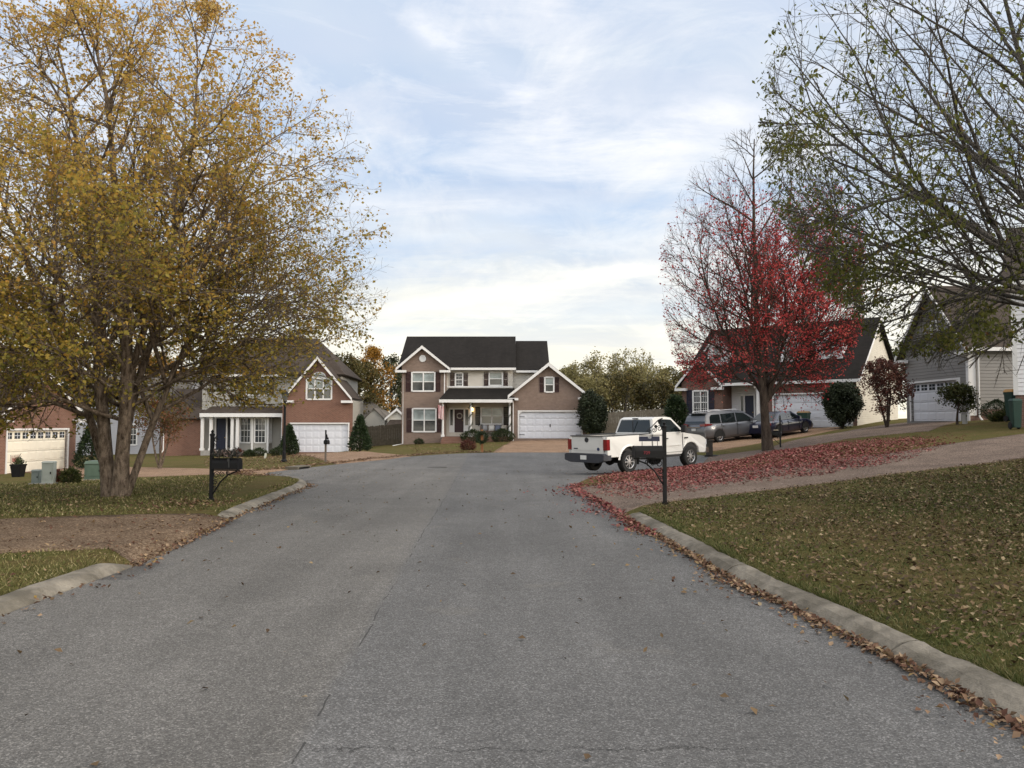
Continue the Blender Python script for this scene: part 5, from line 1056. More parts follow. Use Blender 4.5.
mb = MB(); wall(mb, (Bw1, 1.6), (Rw1, 1.6), -.5, EV); mb.build('siding_wall', side_white, ho); E2 = c7(362, 380, 1.5); E3 = c7(402, 505, 1.5); entry_door(ho, E2[0], E3[0], .12, 2.25, 1.45, navy); fr = MB(); fr.box(E2[0] - .4, E2[0] - .3, 1.45, 1.58, .12, 2.35); fr.box(E2[0] - .1, E2[0], 1.45, 1.58, .12, 2.35); fr.box(E3[0], E3[0] + .1, 1.45, 1.58, .12, 2.35); fr.box(E2[0] - .3, E3[0], 1.46, 1.57, 2.25, 2.34); fr.build('door_frame', white, ho)
MB().box(E2[0] - .3, E2[0] - .1, 1.5, 1.55, .4, 2.25).build('sidelight', gl_dark, ho); mb = MB(); mb.box(Bw1 + .01, Rw1 - .01, .1, 1.58, -.4, .10); mb.build('porch_floor', concrete, ho)
post(ho, c7(411, 0, .3)[0], .3, .10, EV - .3, .14)
mb = MB(); RY, RZ = 6.0, EV + 4.55; wall(mb, (LX, .25), (LX, DP), -.6, [(0, EV), (RY - .25, RZ - .15), (DP - .25, EV)]); wall(mb, (0, DP), (0, 1.6), -.8, [(0, EV - .1), (DP - RY, RZ - .2), (DP - 1.6, EV + .6)]); wall(mb, (LX, DP), (0, DP), -.8, EV); mb.build('siding_wall', side_pale, ho)
mb = MB(); RL_ = 1.0; mb.slab([(-.3, -.30 + .4, EV), (LX + .3, -.30 + .2, EV), (LX + .3, RY, RZ), (-.3, RY, RZ)], .15); mb.slab([(-.3, DP + .4, EV), (LX + .3, DP + .4, EV), (LX + .3, RY, RZ), (-.3, RY, RZ)], .15)
for e in (ble, bre): mb.slab([(e[0], -.38, e[1]), (bap[0], -.38, bap[1]), (bap[0], 3.0, bap[1]), (e[0], 3.0, e[1])], .12)
mb.build('roof', roof_black, ho); rake(ho, (bap[0], bap[1] - .02), (ble[0], ble[1] - .02), (bre[0], bre[1] - .02), -.38, .2)
mb = MB(); mb.box(bre[0] - .3, LX + .3, -.22, -.10, EV - .22, EV - .03); mb.box(LX + .22, LX + .32, -.1, 0, EV - .2, EV)
mb.prism([(-.05, EV - .16), (-.05, EV - .02), (RY, RZ - .02), (RY, RZ - .2)], LX + .302, LX + .34, axis='x'); mb.build('gutter', white, ho)
sr = (RZ - EV) / (RY + .1)
for cx, wd in ((245, 1.5), (560, 1.55), (722, 1.7)):
    yf = 1.9; xx = c7(cx, 240, yf)[0]; zb = EV + sr * (yf + .1); zt = zb + 1.25; apz = zt + .95; dm = MB()
    wall(dm, (xx - wd / 2, yf), (xx + wd / 2, yf), zb - .1, [(0, zt), (wd / 2, apz - .1), (wd, zt)], [(wd / 2 - .36, wd / 2 + .36, zb + .2, zb + 1.3)]); dpt = (zt - zb) / sr
    dm.poly([(xx + wd / 2, yf, zb - .1), (xx + wd / 2, yf + dpt, zt), (xx + wd / 2, yf, zt)]); dm.poly([(xx - wd / 2, yf, zb - .1), (xx - wd / 2, yf, zt), (xx - wd / 2, yf + dpt, zt)]); do = dm.build('dormer', side_white, ho)
    window(do, xx - .36, xx + .36, zb + .2, zb + 1.3, yf, 1, blind=True); rf = MB(); d2 = (apz - zb) / sr + .1
    for sg in (-1, 1): rf.slab([(xx + sg * (wd / 2 + .2), yf - .22, zt - .2), (xx, yf - .22, apz), (xx, yf + d2, apz), (xx + sg * (wd / 2 + .2), yf + dpt + .1, zt - .2)], .08)
    rf.build('dormer_roof', roof_black, do); tr = MB()
    for sg in (-1, 1): tr.prism([(xx, apz - .02), (xx + sg * (wd / 2 + .2), zt - .22), (xx + sg * (wd / 2 + .2), zt - .38), (xx, apz - .22)], yf - .26, yf - .22)
    tr.build('dormer_trim', white, do)

# ===== grey sided garage house
E_ = House('grey_garage_house', 'grey sided house with a steep gable over a white garage door with small square lights', 22.55, 44.0, 1.82, R(-87)); ho = E_.o
c8 = lambda cx, cy, ly=0.0: E_.p(840 + cx / 4.267, 260 + cy / 4.267, ly); WG = 5.6; ZE = 3.75
ax_ = WG / 2; az_ = c8(368, 118, 0)[1]; ga_ = (az_ - ZE) / (ax_ + .35); GD = (.45, .45 + 4.35, .03, 2.15); VW = (ax_ - .3, ax_ + .3, 4.5, 5.4)
mb = MB(); gz = lambda u: az_ - abs(u - ax_) * ga_ - .1; wall(mb, (0, 0), (WG, 0), -.4, [(0, gz(0)), (ax_, gz(ax_)), (WG, gz(WG))], [GD, VW], depth=.16); wall(mb, (WG, 0), (WG, 11), .62, ZE); wall(mb, (0, 11), (0, 0), -.4, ZE); wall(mb, (WG, 11), (0, 11), -.4, [(0, ZE), (ax_, az_ - .2), (WG, ZE)]); mb.build('siding_wall', side_grey, ho)
mb = MB(); wall(mb, (WG - .012, -.02), (WG + .02, -.02), -.4, .6); wall(mb, (WG + .02, -.02), (WG + .02, 11), -.5, .62); mb.build('brick_base', brick_dark, ho)
garage_door(ho, *GD, 0, lites=True, cols=6, clip=.28); window(ho, *VW, 0, 1, blind=False); mb = MB()
for e in (-.4, WG + .4): mb.slab([(e, -.38, ZE - .05), (ax_, -.38, az_), (ax_, 11.4, az_), (e, 11.4, ZE - .05)], .13)
mb.build('roof', roof_brown, ho); rake(ho, (ax_, az_ - .02), (-.4, ZE - .07), (WG + .4, ZE - .07), -.38, .2)
mb = MB(); mb.box(WG + .3, WG + .42, -.3, 11.4, ZE - .24, ZE - .06); mb.build('gutter', white, ho); mb = MB(); mb.box(WG - .16, WG + .035, -.06, -.025, -.1, ZE - .1); mb.box(WG + .022, WG + .04, -.025, .32, .3, ZE - .1); mb.build('corner_board', white, ho)
mb = MB(); mb.tube([(WG + .12, .42, ZE - .2), (WG + .08, .42, .25), (WG + .3, .42, .05)], .05, 6); mb.build('downspout', white, ho)

# ===== white sided house at the picture's edge
wxx = at(1015.8, 430, 27.2)[0]; F_h = House('white_sided_house', 'white sided house with a brick foot at the head of the near driveway', wxx, 27.2, 1.5, R(-36)); ho = F_h.o
zb = F_h.p(1018, 395)[1]; mb = MB(); wall(mb, (0, 0), (9, 0), zb, 5.3, [(.45, 1.5, 2.4, 4.0), (3, 4.2, 2.4, 4.0)]); wall(mb, (0, 9), (0, 0), zb, [(0, 5.3), (4.5, 8.0), (9, 5.3)]); wall(mb, (9, 0), (9, 9), zb, [(0, 5.3), (4.5, 8.0), (9, 5.3)]); wall(mb, (9, 9), (0, 9), zb, 5.3); mb.build('siding_wall', side_white, ho)
mb = MB(); wall(mb, (.02, .02), (9, .02), -.6, zb); wall(mb, (.02, 9), (.02, .02), -.6, zb); mb.build('brick_base', brick_dark, ho); mb = MB(); mb.box(-.03, .12, -.03, .002, zb, 5.2); mb.build('corner_board', white, ho)
window(ho, .45, 1.5, 2.4, 4.0, 0, 1); window(ho, 3, 4.2, 2.4, 4.0, 0, 1); mb = MB(); mb.slab([(-.3, -.4, 5.2), (9.3, -.4, 5.2), (9.3, 4.5, 8.15), (-.3, 4.5, 8.15)], .13); mb.slab([(-.3, 9.4, 5.2), (9.3, 9.4, 5.2), (9.3, 4.5, 8.15), (-.3, 4.5, 8.15)], .13); mb.build('roof', roof_brown, ho); mb = MB(); mb.box(-.3, 9.3, -.5, -.4, 5.05, 5.2); mb.build('gutter', white, ho)

# ===== small far houses in the gap
p = at(386, 430, 92); S1 = House('small_gabled_house', 'small pale gabled house far behind the board fence', p[0], 92.0, -.3); ho = S1.o
aq = S1.p(397, 408); el, er_ = S1.p(385, 418.5), S1.p(409, 419); mb = MB(); wall(mb, (el[0] + .3, 0), (er_[0] - .3, 0), -1, [(0, el[1]), (aq[0] - el[0] - .3, aq[1] - .1), (er_[0] - el[0] - .6, er_[1])]); wall(mb, (el[0] + .3, 7), (el[0] + .3, 0), -1, el[1]); wall(mb, (er_[0] - .3, 0), (er_[0] - .3, 7), -1, el[1]); mb.build('siding_wall', side_pale, ho)
mb = MB()
for e in (el, er_): mb.slab([(e[0], -.3, e[1]), (aq[0], -.3, aq[1]), (aq[0], 7.3, aq[1]), (e[0], 7.3, e[1])], .13)
q = S1.p(395, 423); mb.slab([(q[0] - 1.1, -1.2, q[1] - .5), (q[0] + 1.6, -1.2, q[1] - .5), (q[0] + 1.6, -.01, q[1] + .4), (q[0] - .6, -.01, q[1] + .4)], .1); mb.build('roof', roof_brown, ho); rake(ho, aq, el, er_, -.3, .25, ret=0); 
p = at(360, 430, 100); S2_ = House('grey_roofed_house', 'low house with a broad grey shingle roof behind the board fence', p[0], 100.0, -.3); ho = S2_.o; z1 = S2_.p(365, 420)[1]; z2 = S2_.p(365, 402, 5)[1]; xr = S2_.p(388, 420)[0]
mb = MB(); wall(mb, (-6, 0), (xr, 0), -1, z1); wall(mb, (xr, 0), (xr, 10), -1, z1); wall(mb, (-6, 10), (-6, 0), -1, z1); mb.build('siding_wall', side_taupe, ho); mb = MB(); mb.slab([(-6.4, -.4, z1), (xr + .4, -.4, z1), (xr - 3, 5, z2), (-6.4, 5, z2)], .13); mb.slab([(xr + .4, -.4, z1), (xr + .4, 10.4, z1), (xr - 3, 5, z2)], .13); mb.slab([(-6.4, 10.4, z1), (xr + .4, 10.4, z1), (xr - 3, 5, z2), (-6.4, 5, z2)], .13)
ga2 = S2_.p(374, 408, -.6); mb.slab([(ga2[0] - 1.7, -.8, z1 - .1), (ga2[0], -.8, ga2[1]), (ga2[0], 3, ga2[1]), (ga2[0] - 1.7, 3, z1 - .1)], .1); mb.slab([(ga2[0] + 1.7, -.8, z1 - .1), (ga2[0], -.8, ga2[1]), (ga2[0], 3, ga2[1]), (ga2[0] + 1.7, 3, z1 - .1)], .1); mb.build('roof', roof_grey, ho)
mb = MB(); wall(mb, (ga2[0] - 1.4, -.6), (ga2[0] + 1.4, -.6), -1, [(0, z1), (1.4, ga2[1] - .15), (2.8, z1)]); mb.build('siding_wall', side_taupe, ho)

# ===== board fences
def fence(name, a, b, h, label, mat, seed):
    a, b = np.array(a), np.array(b); L = np.linalg.norm(b - a); e = (b - a) / L; rng = np.random.default_rng(seed); o = empty(name, (a[0], a[1], 0), math.atan2(e[1], e[0]), label, 'fence'); mb = MB(); n = int(L / .145); pr = MB()
    zf = lambda u: float(H(a[0] + e[0] * u, a[1] + e[1] * u))
    for k in range(n):
        u = k * .145; z = zf(u); t = h + rng.normal(0, .015); mb.prism([(u, z), (u + .138, z), (u + .138, z + t - .03), (u + .11, z + t), (u + .03, z + t), (u, z + t - .03)], rng.normal(0, .003), .02)
    mb.build('boards', mat, o)
    r = MB(); [r.hexa([(0, .021, zf(0) + q), (L, .021, zf(L) + q), (L, .06, zf(L) + q), (0, .06, zf(0) + q), (0, .021, zf(0) + q + .09), (L, .021, zf(L) + q + .09), (L, .06, zf(L) + q + .09), (0, .06, zf(0) + q + .09)]) for q in (.25, h - .35)]; r.build('rail', mat, o)
    for u in np.arange(0, L + .1, 2.4): MB().box(u - .05, u + .05, .061, .16, zf(u) - .3, zf(u) + h + .02).build('post', mat, o)
M_f1 = M('dark_fence_wood', (.075, .062, .045), .9, .35, 5); M_f2 = M('weathered_fence_wood', (.17, .145, .11), .9, .3, 5)
p, q = at(352, 440, 63), at(403, 440, 63); fence('board_fence', p[:2], q[:2], 1.65, 'dark board fence between the brick garage and the two storey house', M_f1, 1)
p, q = at(590, 430, 62), at(676, 430, 60); fence('board_fence', p[:2], q[:2], 1.85, 'weathered grey board fence between the holly and the brick gable', M_f2, 2)
# ------------------------------------------------------------------ vehicles
paint_w = M('white_car_paint', (.58, .575, .56), .35, .03, 1.5, coat=.5); paint_s = M('grey_car_paint', (.12, .125, .14), .35, .05, 1.5, metal=.5, coat=.6); paint_n = M('navy_car_paint', (.010, .012, .035), .28, .08, 1.5, metal=.2, coat=.8)
rubber = M('tyre_rubber', (.014, .014, .014), .9, .2, 20); alloy = M('alloy', (.42, .42, .43), .35, .1, 8, metal=.8); dark = M('dark_plastic', (.018, .018, .020), .6, .2, 8); bump_d = M('charcoal_bumper', (.030, .032, .042), .5, .15, 6)
chrome = M('chrome', (.6, .6, .6), .15, .03, metal=1); tail = M('red_tail_lamp', (.16, .012, .014), .15, .1, 5, coat=.6); headl = M('headlamp_glass', (.45, .46, .48), .1, .1, 5); autoglass = glass('car_glass', (.010, .015, .016), .03); plate_m = M('plate', (.60, .60, .60), .5, .05)
def arc(cx, cz, r, a0, a1, n=10): return [(cx + r * math.cos(t), cz + r * math.sin(t)) for t in np.linspace(R(a0), R(a1), n)]
def wheel(par, x, y, r, wd, side, spokes=8):
    """side -1: outer face towards -y"""
    t = MB(); t.lathe([(r * .62, -wd * .48), (r * .93, -wd * .5), (r, -wd * .36), (r, wd * .36), (r * .93, wd * .5), (r * .62, wd * .48)], (x, y, r), 28, axis='y', cap=False)
    wo_ = t.build('wheel', rubber, par, smooth=False); rim = MB(); yo = y + side * wd * .42; yi = y + side * wd * .18
    rim.lathe([(r * .64, 0), (r * .60, side * wd * .07), (r * .56, side * wd * .02), (r * .54, -side * wd * .25)], (x, yo, r), 24, axis='y', cap=False)
    rim.lathe([(r * .05, side * wd * .05), (r * .2, side * wd * .04), (r * .2, -side * wd * .2)], (x, yo, r), 12, axis='y')
    for k in range(spokes):
        a = 2 * math.pi * k / spokes; c, s = math.cos(a), math.sin(a); q = lambda rr, tt, yy: (x + c * rr - s * tt, yy, r + s * rr + c * tt); h = r * .055
        rim.hexa([q(r * .15, -h, yi), q(r * .57, -h * .8, yi), q(r * .57, h * .8, yi), q(r * .15, h, yi), q(r * .15, -h, yo), q(r * .57, -h * .8, yo - side * .01), q(r * .57, h * .8, yo - side * .01), q(r * .15, h, yo)])
    rim.build('rim', alloy, wo_); MB().lathe([(r * .56, 0), (r * .56, side * .01)], (x, y - side * wd * .1, r), 20, axis='y').build('hub_shadow', dark, wo_) if False else None
    b = MB(); b.lathe([(r * .55, -.01), (r * .55, .01)], (x, yi - side * .03, r), 20, axis='y'); b.build('brake', dark, wo_); return wo_
def shell(prof, W, bev=.03, taper=None, mid=0.0):
    """side profile given width; taper(z) scales half width"""
    mb = MB(); n = len(prof); taper = taper or (lambda x, z: 1.0)
    V = [(x, -W * taper(x, z), z) for x, z in prof] + [(x, W * taper(x, z), z) for x, z in prof]
    mb.mesh(V, [tuple(range(n)), tuple(range(2 * n - 1, n - 1, -1))] + [(i, i + n, (i + 1) % n + n, (i + 1) % n) for i in range(n)]); return mb
def hull(prof, W, T, rows=7):
    P = np.array(prof); xs = np.unique(np.concatenate([np.round(P[:, 0], 4), np.linspace(P[:, 0].min(), P[:, 0].max(), 40)])); xs = xs[np.r_[True, np.diff(xs) > .004]]; xs[0] += 1e-4; xs[-1] -= 1e-4
    mb = MB(); V = []; K = rows + 1; top, bot = [], []
    for x in xs:
        zs = [a[1] + (b[1] - a[1]) * (x - a[0]) / (b[0] - a[0]) for a, b in zip(P, np.roll(P, -1, 0)) if a[0] != b[0] and min(a[0], b[0]) <= x <= max(a[0], b[0])]
        top.append(max(zs)); bot.append(min(zs))
    for sg in (-1, 1):
        for x, zt, zb in zip(xs, top, bot):
            for r_ in range(K):
                t = (r_ / rows) ** .8; z = zb + (zt - zb) * t; V.append((x, sg * W * T(x, z) * (1 - .07 * t ** 7 - .03 * (1 - t) ** 5), z - .02 * t ** 7 * 0))
    n = len(xs); o = n * K; F_ = []
    for i in range(n - 1):
        for r_ in range(rows): a = i * K + r_; F_ += [(a, a + K, a + K + 1, a + 1), (o + a, o + a + 1, o + a + K + 1, o + a + K)]
        a = i * K + rows; F_.append((a, a + K, o + a + K, o + a)); a = i * K; F_.append((a, o + a, o + a + K, a + K))
    for i in (0, n - 1):
        for r_ in range(rows): a = i * K + r_; F_.append((a, a + 1, o + a + 1, o + a))
    return mb.mesh(V, F_)
def text_mesh(body, size, mat, parent, loc, rot, name='lettering', depth=.004):
    cu = bpy.data.curves.new(name, 'FONT'); cu.body = body; cu.size = size; cu.align_x = 'CENTER'; cu.align_y = 'CENTER'; cu.extrude = depth
    t = bpy.data.objects.new(name, cu); COL.objects.link(t); bpy.context.view_layer.update(); me = bpy.data.meshes.new_from_object(t.evaluated_get(bpy.context.evaluated_depsgraph_get())); bpy.data.objects.remove(t)
    me.materials.clear(); me.materials.append(mat); o = bpy.data.objects.new(name, me); o.location = loc; o.rotation_euler = rot; return link(o, parent)
def place(name, label, x, y, hd, cat, z=None, pitch=0.0):
    o = empty(name, (x, y, zg(x, y) if z is None else z), hd, label, cat); o.rotation_euler = (0, pitch, hd); return o

# ---- pickup (x forward, y to its left); length 5.73
hd = R(90 - 51); fx, fy = math.cos(hd), math.sin(hd); wx_, wy_ = G(627.5, 473)
PS = .945; ox, oy = wx_ - (fx * 1.18 + fy * .86) * PS, wy_ - (fy * 1.18 - fx * .86) * PS; zr = float(H(wx_, wy_)) + .008; zf_ = float(H(wx_ + fx * 3.5, wy_ + fy * 3.5)) + .008
pk = place('pickup_truck', 'white pickup truck with a dark rear bumper parked on the turning circle', ox, oy, hd, 'pickup truck', zr - (zf_ - zr) / 3.5 * 1.18, -math.atan2(zf_ - zr, 3.5))
pk.scale = (PS, PS, PS); RA, FA, WR = 1.18, 4.66, .40
tp = lambda x, z: 1 - .035 * max(0, (z - .95)) / .35 - .02 * max(0, (.8 - z)) / .3
bed = [(.06, .62)] + [(RA - .56, .60)] + arc(RA, .42, .53, 161, 19, 12) + [(RA + .56, .58), (2.42, .58), (2.42, 1.34), (.06, 1.33)]
mb = MB()
for sg in (-1, 1):
    n = len(bed); o_, i_ = 1.0, .86; V = [(x, sg * o_ * tp(x, z), z) for x, z in bed] + [(x, sg * i_, z) for x, z in bed]
    mb.mesh(V, [tuple(range(n)), tuple(range(2 * n - 1, n - 1, -1))] + [(i, i + n, (i + 1) % n + n, (i + 1) % n) for i in range(n)])
mb.box(2.36, 2.42, -.855, .855, .70, 1.33); mb.box(.10, 2.36, -.855, .855, .68, .74); mb.build('bed', paint_w, pk, bevel=.012)
for sg in (-1, 1):   # flared arch lips
    f = MB(); A_ = arc(RA, .42, .545, 172, 8, 16); [f.hexa([(x0, sg * .99, z0), (x1, sg * .99, z1), (RA + (x1 - RA) * 1.11, sg * .99, .42 + (z1 - .42) * 1.13), (RA + (x0 - RA) * 1.11, sg * .99, .42 + (z0 - .42) * 1.13), (x0, sg * 1.025, z0), (x1, sg * 1.025, z1), (RA + (x1 - RA) * 1.11, sg * 1.0, .42 + (z1 - .42) * 1.13), (RA + (x0 - RA) * 1.11, sg * 1.0, .42 + (z0 - .42) * 1.13)]) for (x0, z0), (x1, z1) in zip(A_[:-1], A_[1:])]; f.build('wheel_arch', paint_w, pk)
    MB().box(.10, 2.38, sg * .86 - .09, sg * .86 + .075, 1.345, 1.372).build('bed_rail_cap', dark, pk)
tg = MB(); tg.box(.03, .09, -.80, .80, .74, 1.335); tg.box(.018, .032, -.66, .66, .84, 1.20); tgo = tg.build('tailgate', paint_w, pk, bevel=.01)
MB().box(.0, .1, -.80, .80, 1.34, 1.365).build('tailgate_cap', dark, tgo); MB().lathe([(.085, -.02), (.095, 0), (.06, .012)], (.02, 0, 1.22), 14, axis='x').build('handle', dark, tgo)
e = MB(); e.box(.008, .017, .46, .66, .885, .925); e.build('badge', bump_d, tgo); e = MB(); e.lathe([(.06, 0), (.06, .01)], (.007, -.58, .90), 16, axis='x'); e.build('badge', M('blue_badge', (.02, .03, .09), .4, .1), tgo)
for sg in (-1, 1): MB().box(.012, .20, min(sg * .81, sg * .992), max(sg * .81, sg * .992), .86, 1.24).build('tail_light', tail, pk, bevel=.012)
b = MB(); b.prism([(-.99, .50), (-1.0, .70), (-.9, .74), (.9, .74), (1.0, .70), (.99, .50), (.7, .42), (-.7, .42)], -.16, .06, axis='x'); b.box(.0, .25, -.99, -.93, .5, .7); b.box(.0, .25, .93, .99, .5, .7); bo = b.build('rear_bumper', bump_d, pk, bevel=.012)
MB().box(-.175, -.162, -.15, .15, .53, .68).build('licence_plate', plate_m, bo)
cab = [(2.47, .55), (2.47, 1.33), (4.40, 1.31), (4.55, 1.29), (5.30, 1.19), (5.62, 1.08), (5.70, .98), (5.72, .62), (5.62, .50), (FA + .57, .52)] + arc(FA, .42, .53, 12, 168, 12) + [(FA - .57, .52)]
mb = shell(cab, 1.0, taper=lambda x, z: tp(x, z) * (1 - .06 * max(0, x - 5.2) / .5)); mb.build('cab_body', paint_w, pk, bevel=.02)
gh = [(2.50, 1.33), (4.42, 1.31), (3.72, 1.92), (3.40, 1.955), (2.85, 1.955), (2.66, 1.89)]
shell(gh, .97, taper=lambda x, z: 1 - .17 * (z - 1.31) / .66).build('cab_roof', paint_w, pk, bevel=.02)
def hw(z): return .97 * (1 - .17 * (z - 1.31) / .66)
g = MB(); rr = lambda z: 2.50 + .16 * (z - 1.33) / .57 - .012
g.poly([(rr(1.40), -hw(1.40) + .10, 1.40), (rr(1.40), hw(1.40) - .10, 1.40), (rr(1.86), hw(1.86) - .12, 1.86), (rr(1.86), -hw(1.86) + .12, 1.86)]); g.build('rear_window', autoglass, pk)
g = MB(); g.box(2.48, 2.50, -.012, .012, 1.39, 1.87); g.box(2.60, 2.68, -.12, .12, 1.90, 1.93); g.build('window_divider', dark, pk)
g = MB(); fr_ = lambda z: 4.42 - .70 * (z - 1.31) / .62 + .014; g.poly([(fr_(1.36), -hw(1.36) + .07, 1.36), (fr_(1.36), hw(1.36) - .07, 1.36), (fr_(1.88), hw(1.88) - .10, 1.88), (fr_(1.88), -hw(1.88) + .10, 1.88)]); g.build('windscreen', autoglass, pk)
for sg in (-1, 1):
    g = MB(); P = [(3.08, 1.38), (4.18, 1.37), (3.68, 1.84), (3.02, 1.88), (2.95, 1.75)]; g.poly([(x, sg * (hw(z) + .006), z) for x, z in P]); g.poly([(x, sg * (hw(z) + .006), z) for x, z in [(2.72, 1.40), (2.97, 1.40), (2.90, 1.84), (2.78, 1.84)]]) if False else None; g.build('side_window', autoglass, pk)
    dr = MB(); s_ = sg * 1.0; y0, y1 = sorted((sg * .985, sg * 1.004)); dr.box(3.02, 3.032, y0, y1, .58, 1.32); dr.box(4.18, 4.192, y0, y1, .60, 1.30); dr.box(2.44, 2.452, y0, y1 - .02 if sg > 0 else y1, .58, 1.33); dr.box(3.03, 4.18, y0, y1, .615, .625); dr.build('door_seam', dark, pk)
    MB().box(3.10, 3.30, *sorted((sg * .99, sg * 1.03)), 1.12, 1.16).build('door_handle', dark, pk); MB().box(2.5, 4.1, *sorted((sg * .99, sg * 1.012)), .86, .90).build('body_moulding', paint_w, pk)
    m_ = MB(); m_.box(4.00, 4.10, *sorted((sg * .95, sg * 1.08)), 1.40, 1.44); m_.box(3.98, 4.12, *sorted((sg * 1.06, sg * 1.28)), 1.34, 1.62); m_.build('mirror', dark, pk, bevel=.02)
    MB().box(2.60, 4.05, *sorted((sg * .84, sg * .99)), .44, .50).build('running_board', dark, pk); MB().box(5.50, 5.74, *sorted((sg * .70, sg * .935)), .80, 1.02).build('headlight', headl, pk, bevel=.015)
    MB().box(4.30, 4.50, *sorted((sg * .985, sg * 1.006)), 1.10, 1.15).build('badge', dark, pk)
    for xa in (RA, FA): wheel(pk, xa, sg * .86, WR, .27, sg)
MB().box(5.71, 5.76, -.68, .68, .78, 1.02).build('grille', chrome, pk); MB().box(5.66, 5.86, -.97, .97, .48, .70).build('front_bumper', chrome, pk, bevel=.03)
u = MB(); u.box(.3, 5.4, -.5, .5, .48, .66); u.tube([(RA, -.8, .40), (RA, .8, .40)], .07, 8); u.lathe([(.13, -.12), (.17, 0), (.13, .12)], (RA, 0, .40), 12, axis='y'); u.box(.45, .9, -.3, .3, .46, .62); u.box(RA - .5, RA + .5, -.845, .845, .62, .94); u.box(FA - .5, FA + .5, -.93, .93, .62, .94); u.tube([(-.12, 0, .40), (.3, 0, .43)], .035, 6); u.build('underbody', dark, pk)
mf = MB(); [mf.box(RA + .48, RA + .5, sg * .86 - .13, sg * .86 + .13, .28, .66) for sg in (-1, 1)]; mf.build('mud_flap', rubber, pk)

# ---- minivan, seen from behind its right rear corner
def car(o, prof, gh, W, GW, paint, RA, FA, WR, side_glass, rear_glass, front_glass, lo=.24, seams=(), tp=None):
    tp = tp or (lambda x, z: 1 - .06 * abs(z - .75) / .5 - .10 * max(0, abs(x - (prof_len / 2)) - prof_len * .38) / (prof_len * .12))
    prof_len = max(x for x, _ in prof); L = prof_len; T = lambda x, z: 1 - .05 * abs(z - .72) / .5 - .13 * (max(0, abs(x - L / 2) - L * .36) / (L * .14)) ** 2
    hull(prof, W, T).build('body', paint, o, smooth=True)
    z0 = min(z for _, z in gh); z1 = max(z for _, z in gh); hw = lambda z: GW * (1 - .20 * (z - z0) / (z1 - z0)); shell(gh, GW, taper=lambda x, z: hw(z) / GW).build('cabin', paint, o, bevel=.035)
    for sg in (-1, 1):
        for P in side_glass: g = MB(); g.poly([(x, sg * (hw(z) + .008), z) for x, z in P]); g.build('side_window', autoglass, o)
        for xa in (RA, FA):
            wheel(o, xa, sg * (W - .115), WR, .21, sg, 7); k = MB(); A_ = arc(xa, WR, WR * 1.16, 180, 0, 14); k.poly([(x, sg * (W * T(xa, .6) + .004), max(z, lo + .0)) for x, z in A_]); k.build('wheel_well', rubber, o)
        y0, y1 = sorted((sg * (W * .96), sg * (W + .004)))
        for xs in seams: MB().box(xs, xs + .012, y0, y1, lo + .12, z0 - .02).build('door_seam', dark, o)
        for xs in seams[:2]: MB().box(xs + .10, xs + .30, *sorted((sg * (W - .03), sg * (W + .015))), z0 - .16, z0 - .12).build('door_handle', paint, o)
        MB().box(seams[-1] - .16, seams[-1] + .02, *sorted((sg * (W - .06), sg * (W + .16))), z0 + .0, z0 + .17).build('mirror', paint, o, bevel=.03)
    for P, nm in ((rear_glass, 'rear_window'), (front_glass, 'windscreen')):
        (xa, za), (xb, zb) = P; g = MB(); g.poly([(xa, -hw(za) + .06, za), (xa, hw(za) - .06, za), (xb, hw(zb) - .08, zb), (xb, -hw(zb) + .08, zb)]); g.build(nm, autoglass, o)
    u = MB(); u.box(.4, L - .4, -W * .75, W * .75, lo - .05, lo + .15); u.build('underbody', dark, o)
def on_slope(name, label, px, py, yaw, L, RA, FA, W, cat):
    """nearest rear wheel's foot at a pixel"""
    hd = R(90 - yaw); f = np.array([math.cos(hd), math.sin(hd)]); w0 = np.array(G(px, py)); s = np.array([f[1], -f[0]]) * (W - .1); org = w0 - s - f * RA
    c0, c1 = org + f * RA, org + f * FA; za, zb = zg(*c0) + .012, zg(*c1) + .012; sl = (zb - za) / (FA - RA); l_ = c0 - s; roll = math.atan2(zg(*l_) - zg(*w0), 2 * W)
    o = empty(name, (org[0], org[1], za - sl * RA), hd, label, cat); o.rotation_euler = (roll, -math.atan(sl), hd); return o
mv = on_slope('minivan', 'grey minivan parked on the sloping drive behind the white pickup', 719.5, 442.5, 62, 5.08, 1.05, 4.08, .98, 'minivan')
pr = [(.02, .42), (.0, .62), (.05, 1.02), (.16, 1.10), (4.0, 1.08), (4.55, .98), (4.92, .80), (5.06, .55), (5.04, .34), (4.8, .24), (4.45, .23)] + arc(4.08, .33, .38, -10, 190, 12) + [(1.45, .23)] + arc(1.05, .33, .38, -10, 190, 12) + [(.2, .28)]
gh = [(.08, 1.06), (4.10, 1.05), (3.15, 1.64), (2.5, 1.74), (1.2, 1.75), (.45, 1.70), (.22, 1.52)]
car(mv, pr, gh, .98, .93, paint_s, 1.05, 4.08, .34, [[(.42, 1.12), (1.22, 1.10), (1.26, 1.58), (.66, 1.60), (.50, 1.48)], [(1.30, 1.10), (2.36, 1.09), (2.40, 1.60), (1.33, 1.59)], [(2.45, 1.09), (3.75, 1.10), (3.10, 1.54), (2.48, 1.60)]], [(.085, 1.14), (.31, 1.62)], [(4.00, 1.12), (3.18, 1.62)], seams=(1.25, 2.42, 3.60))
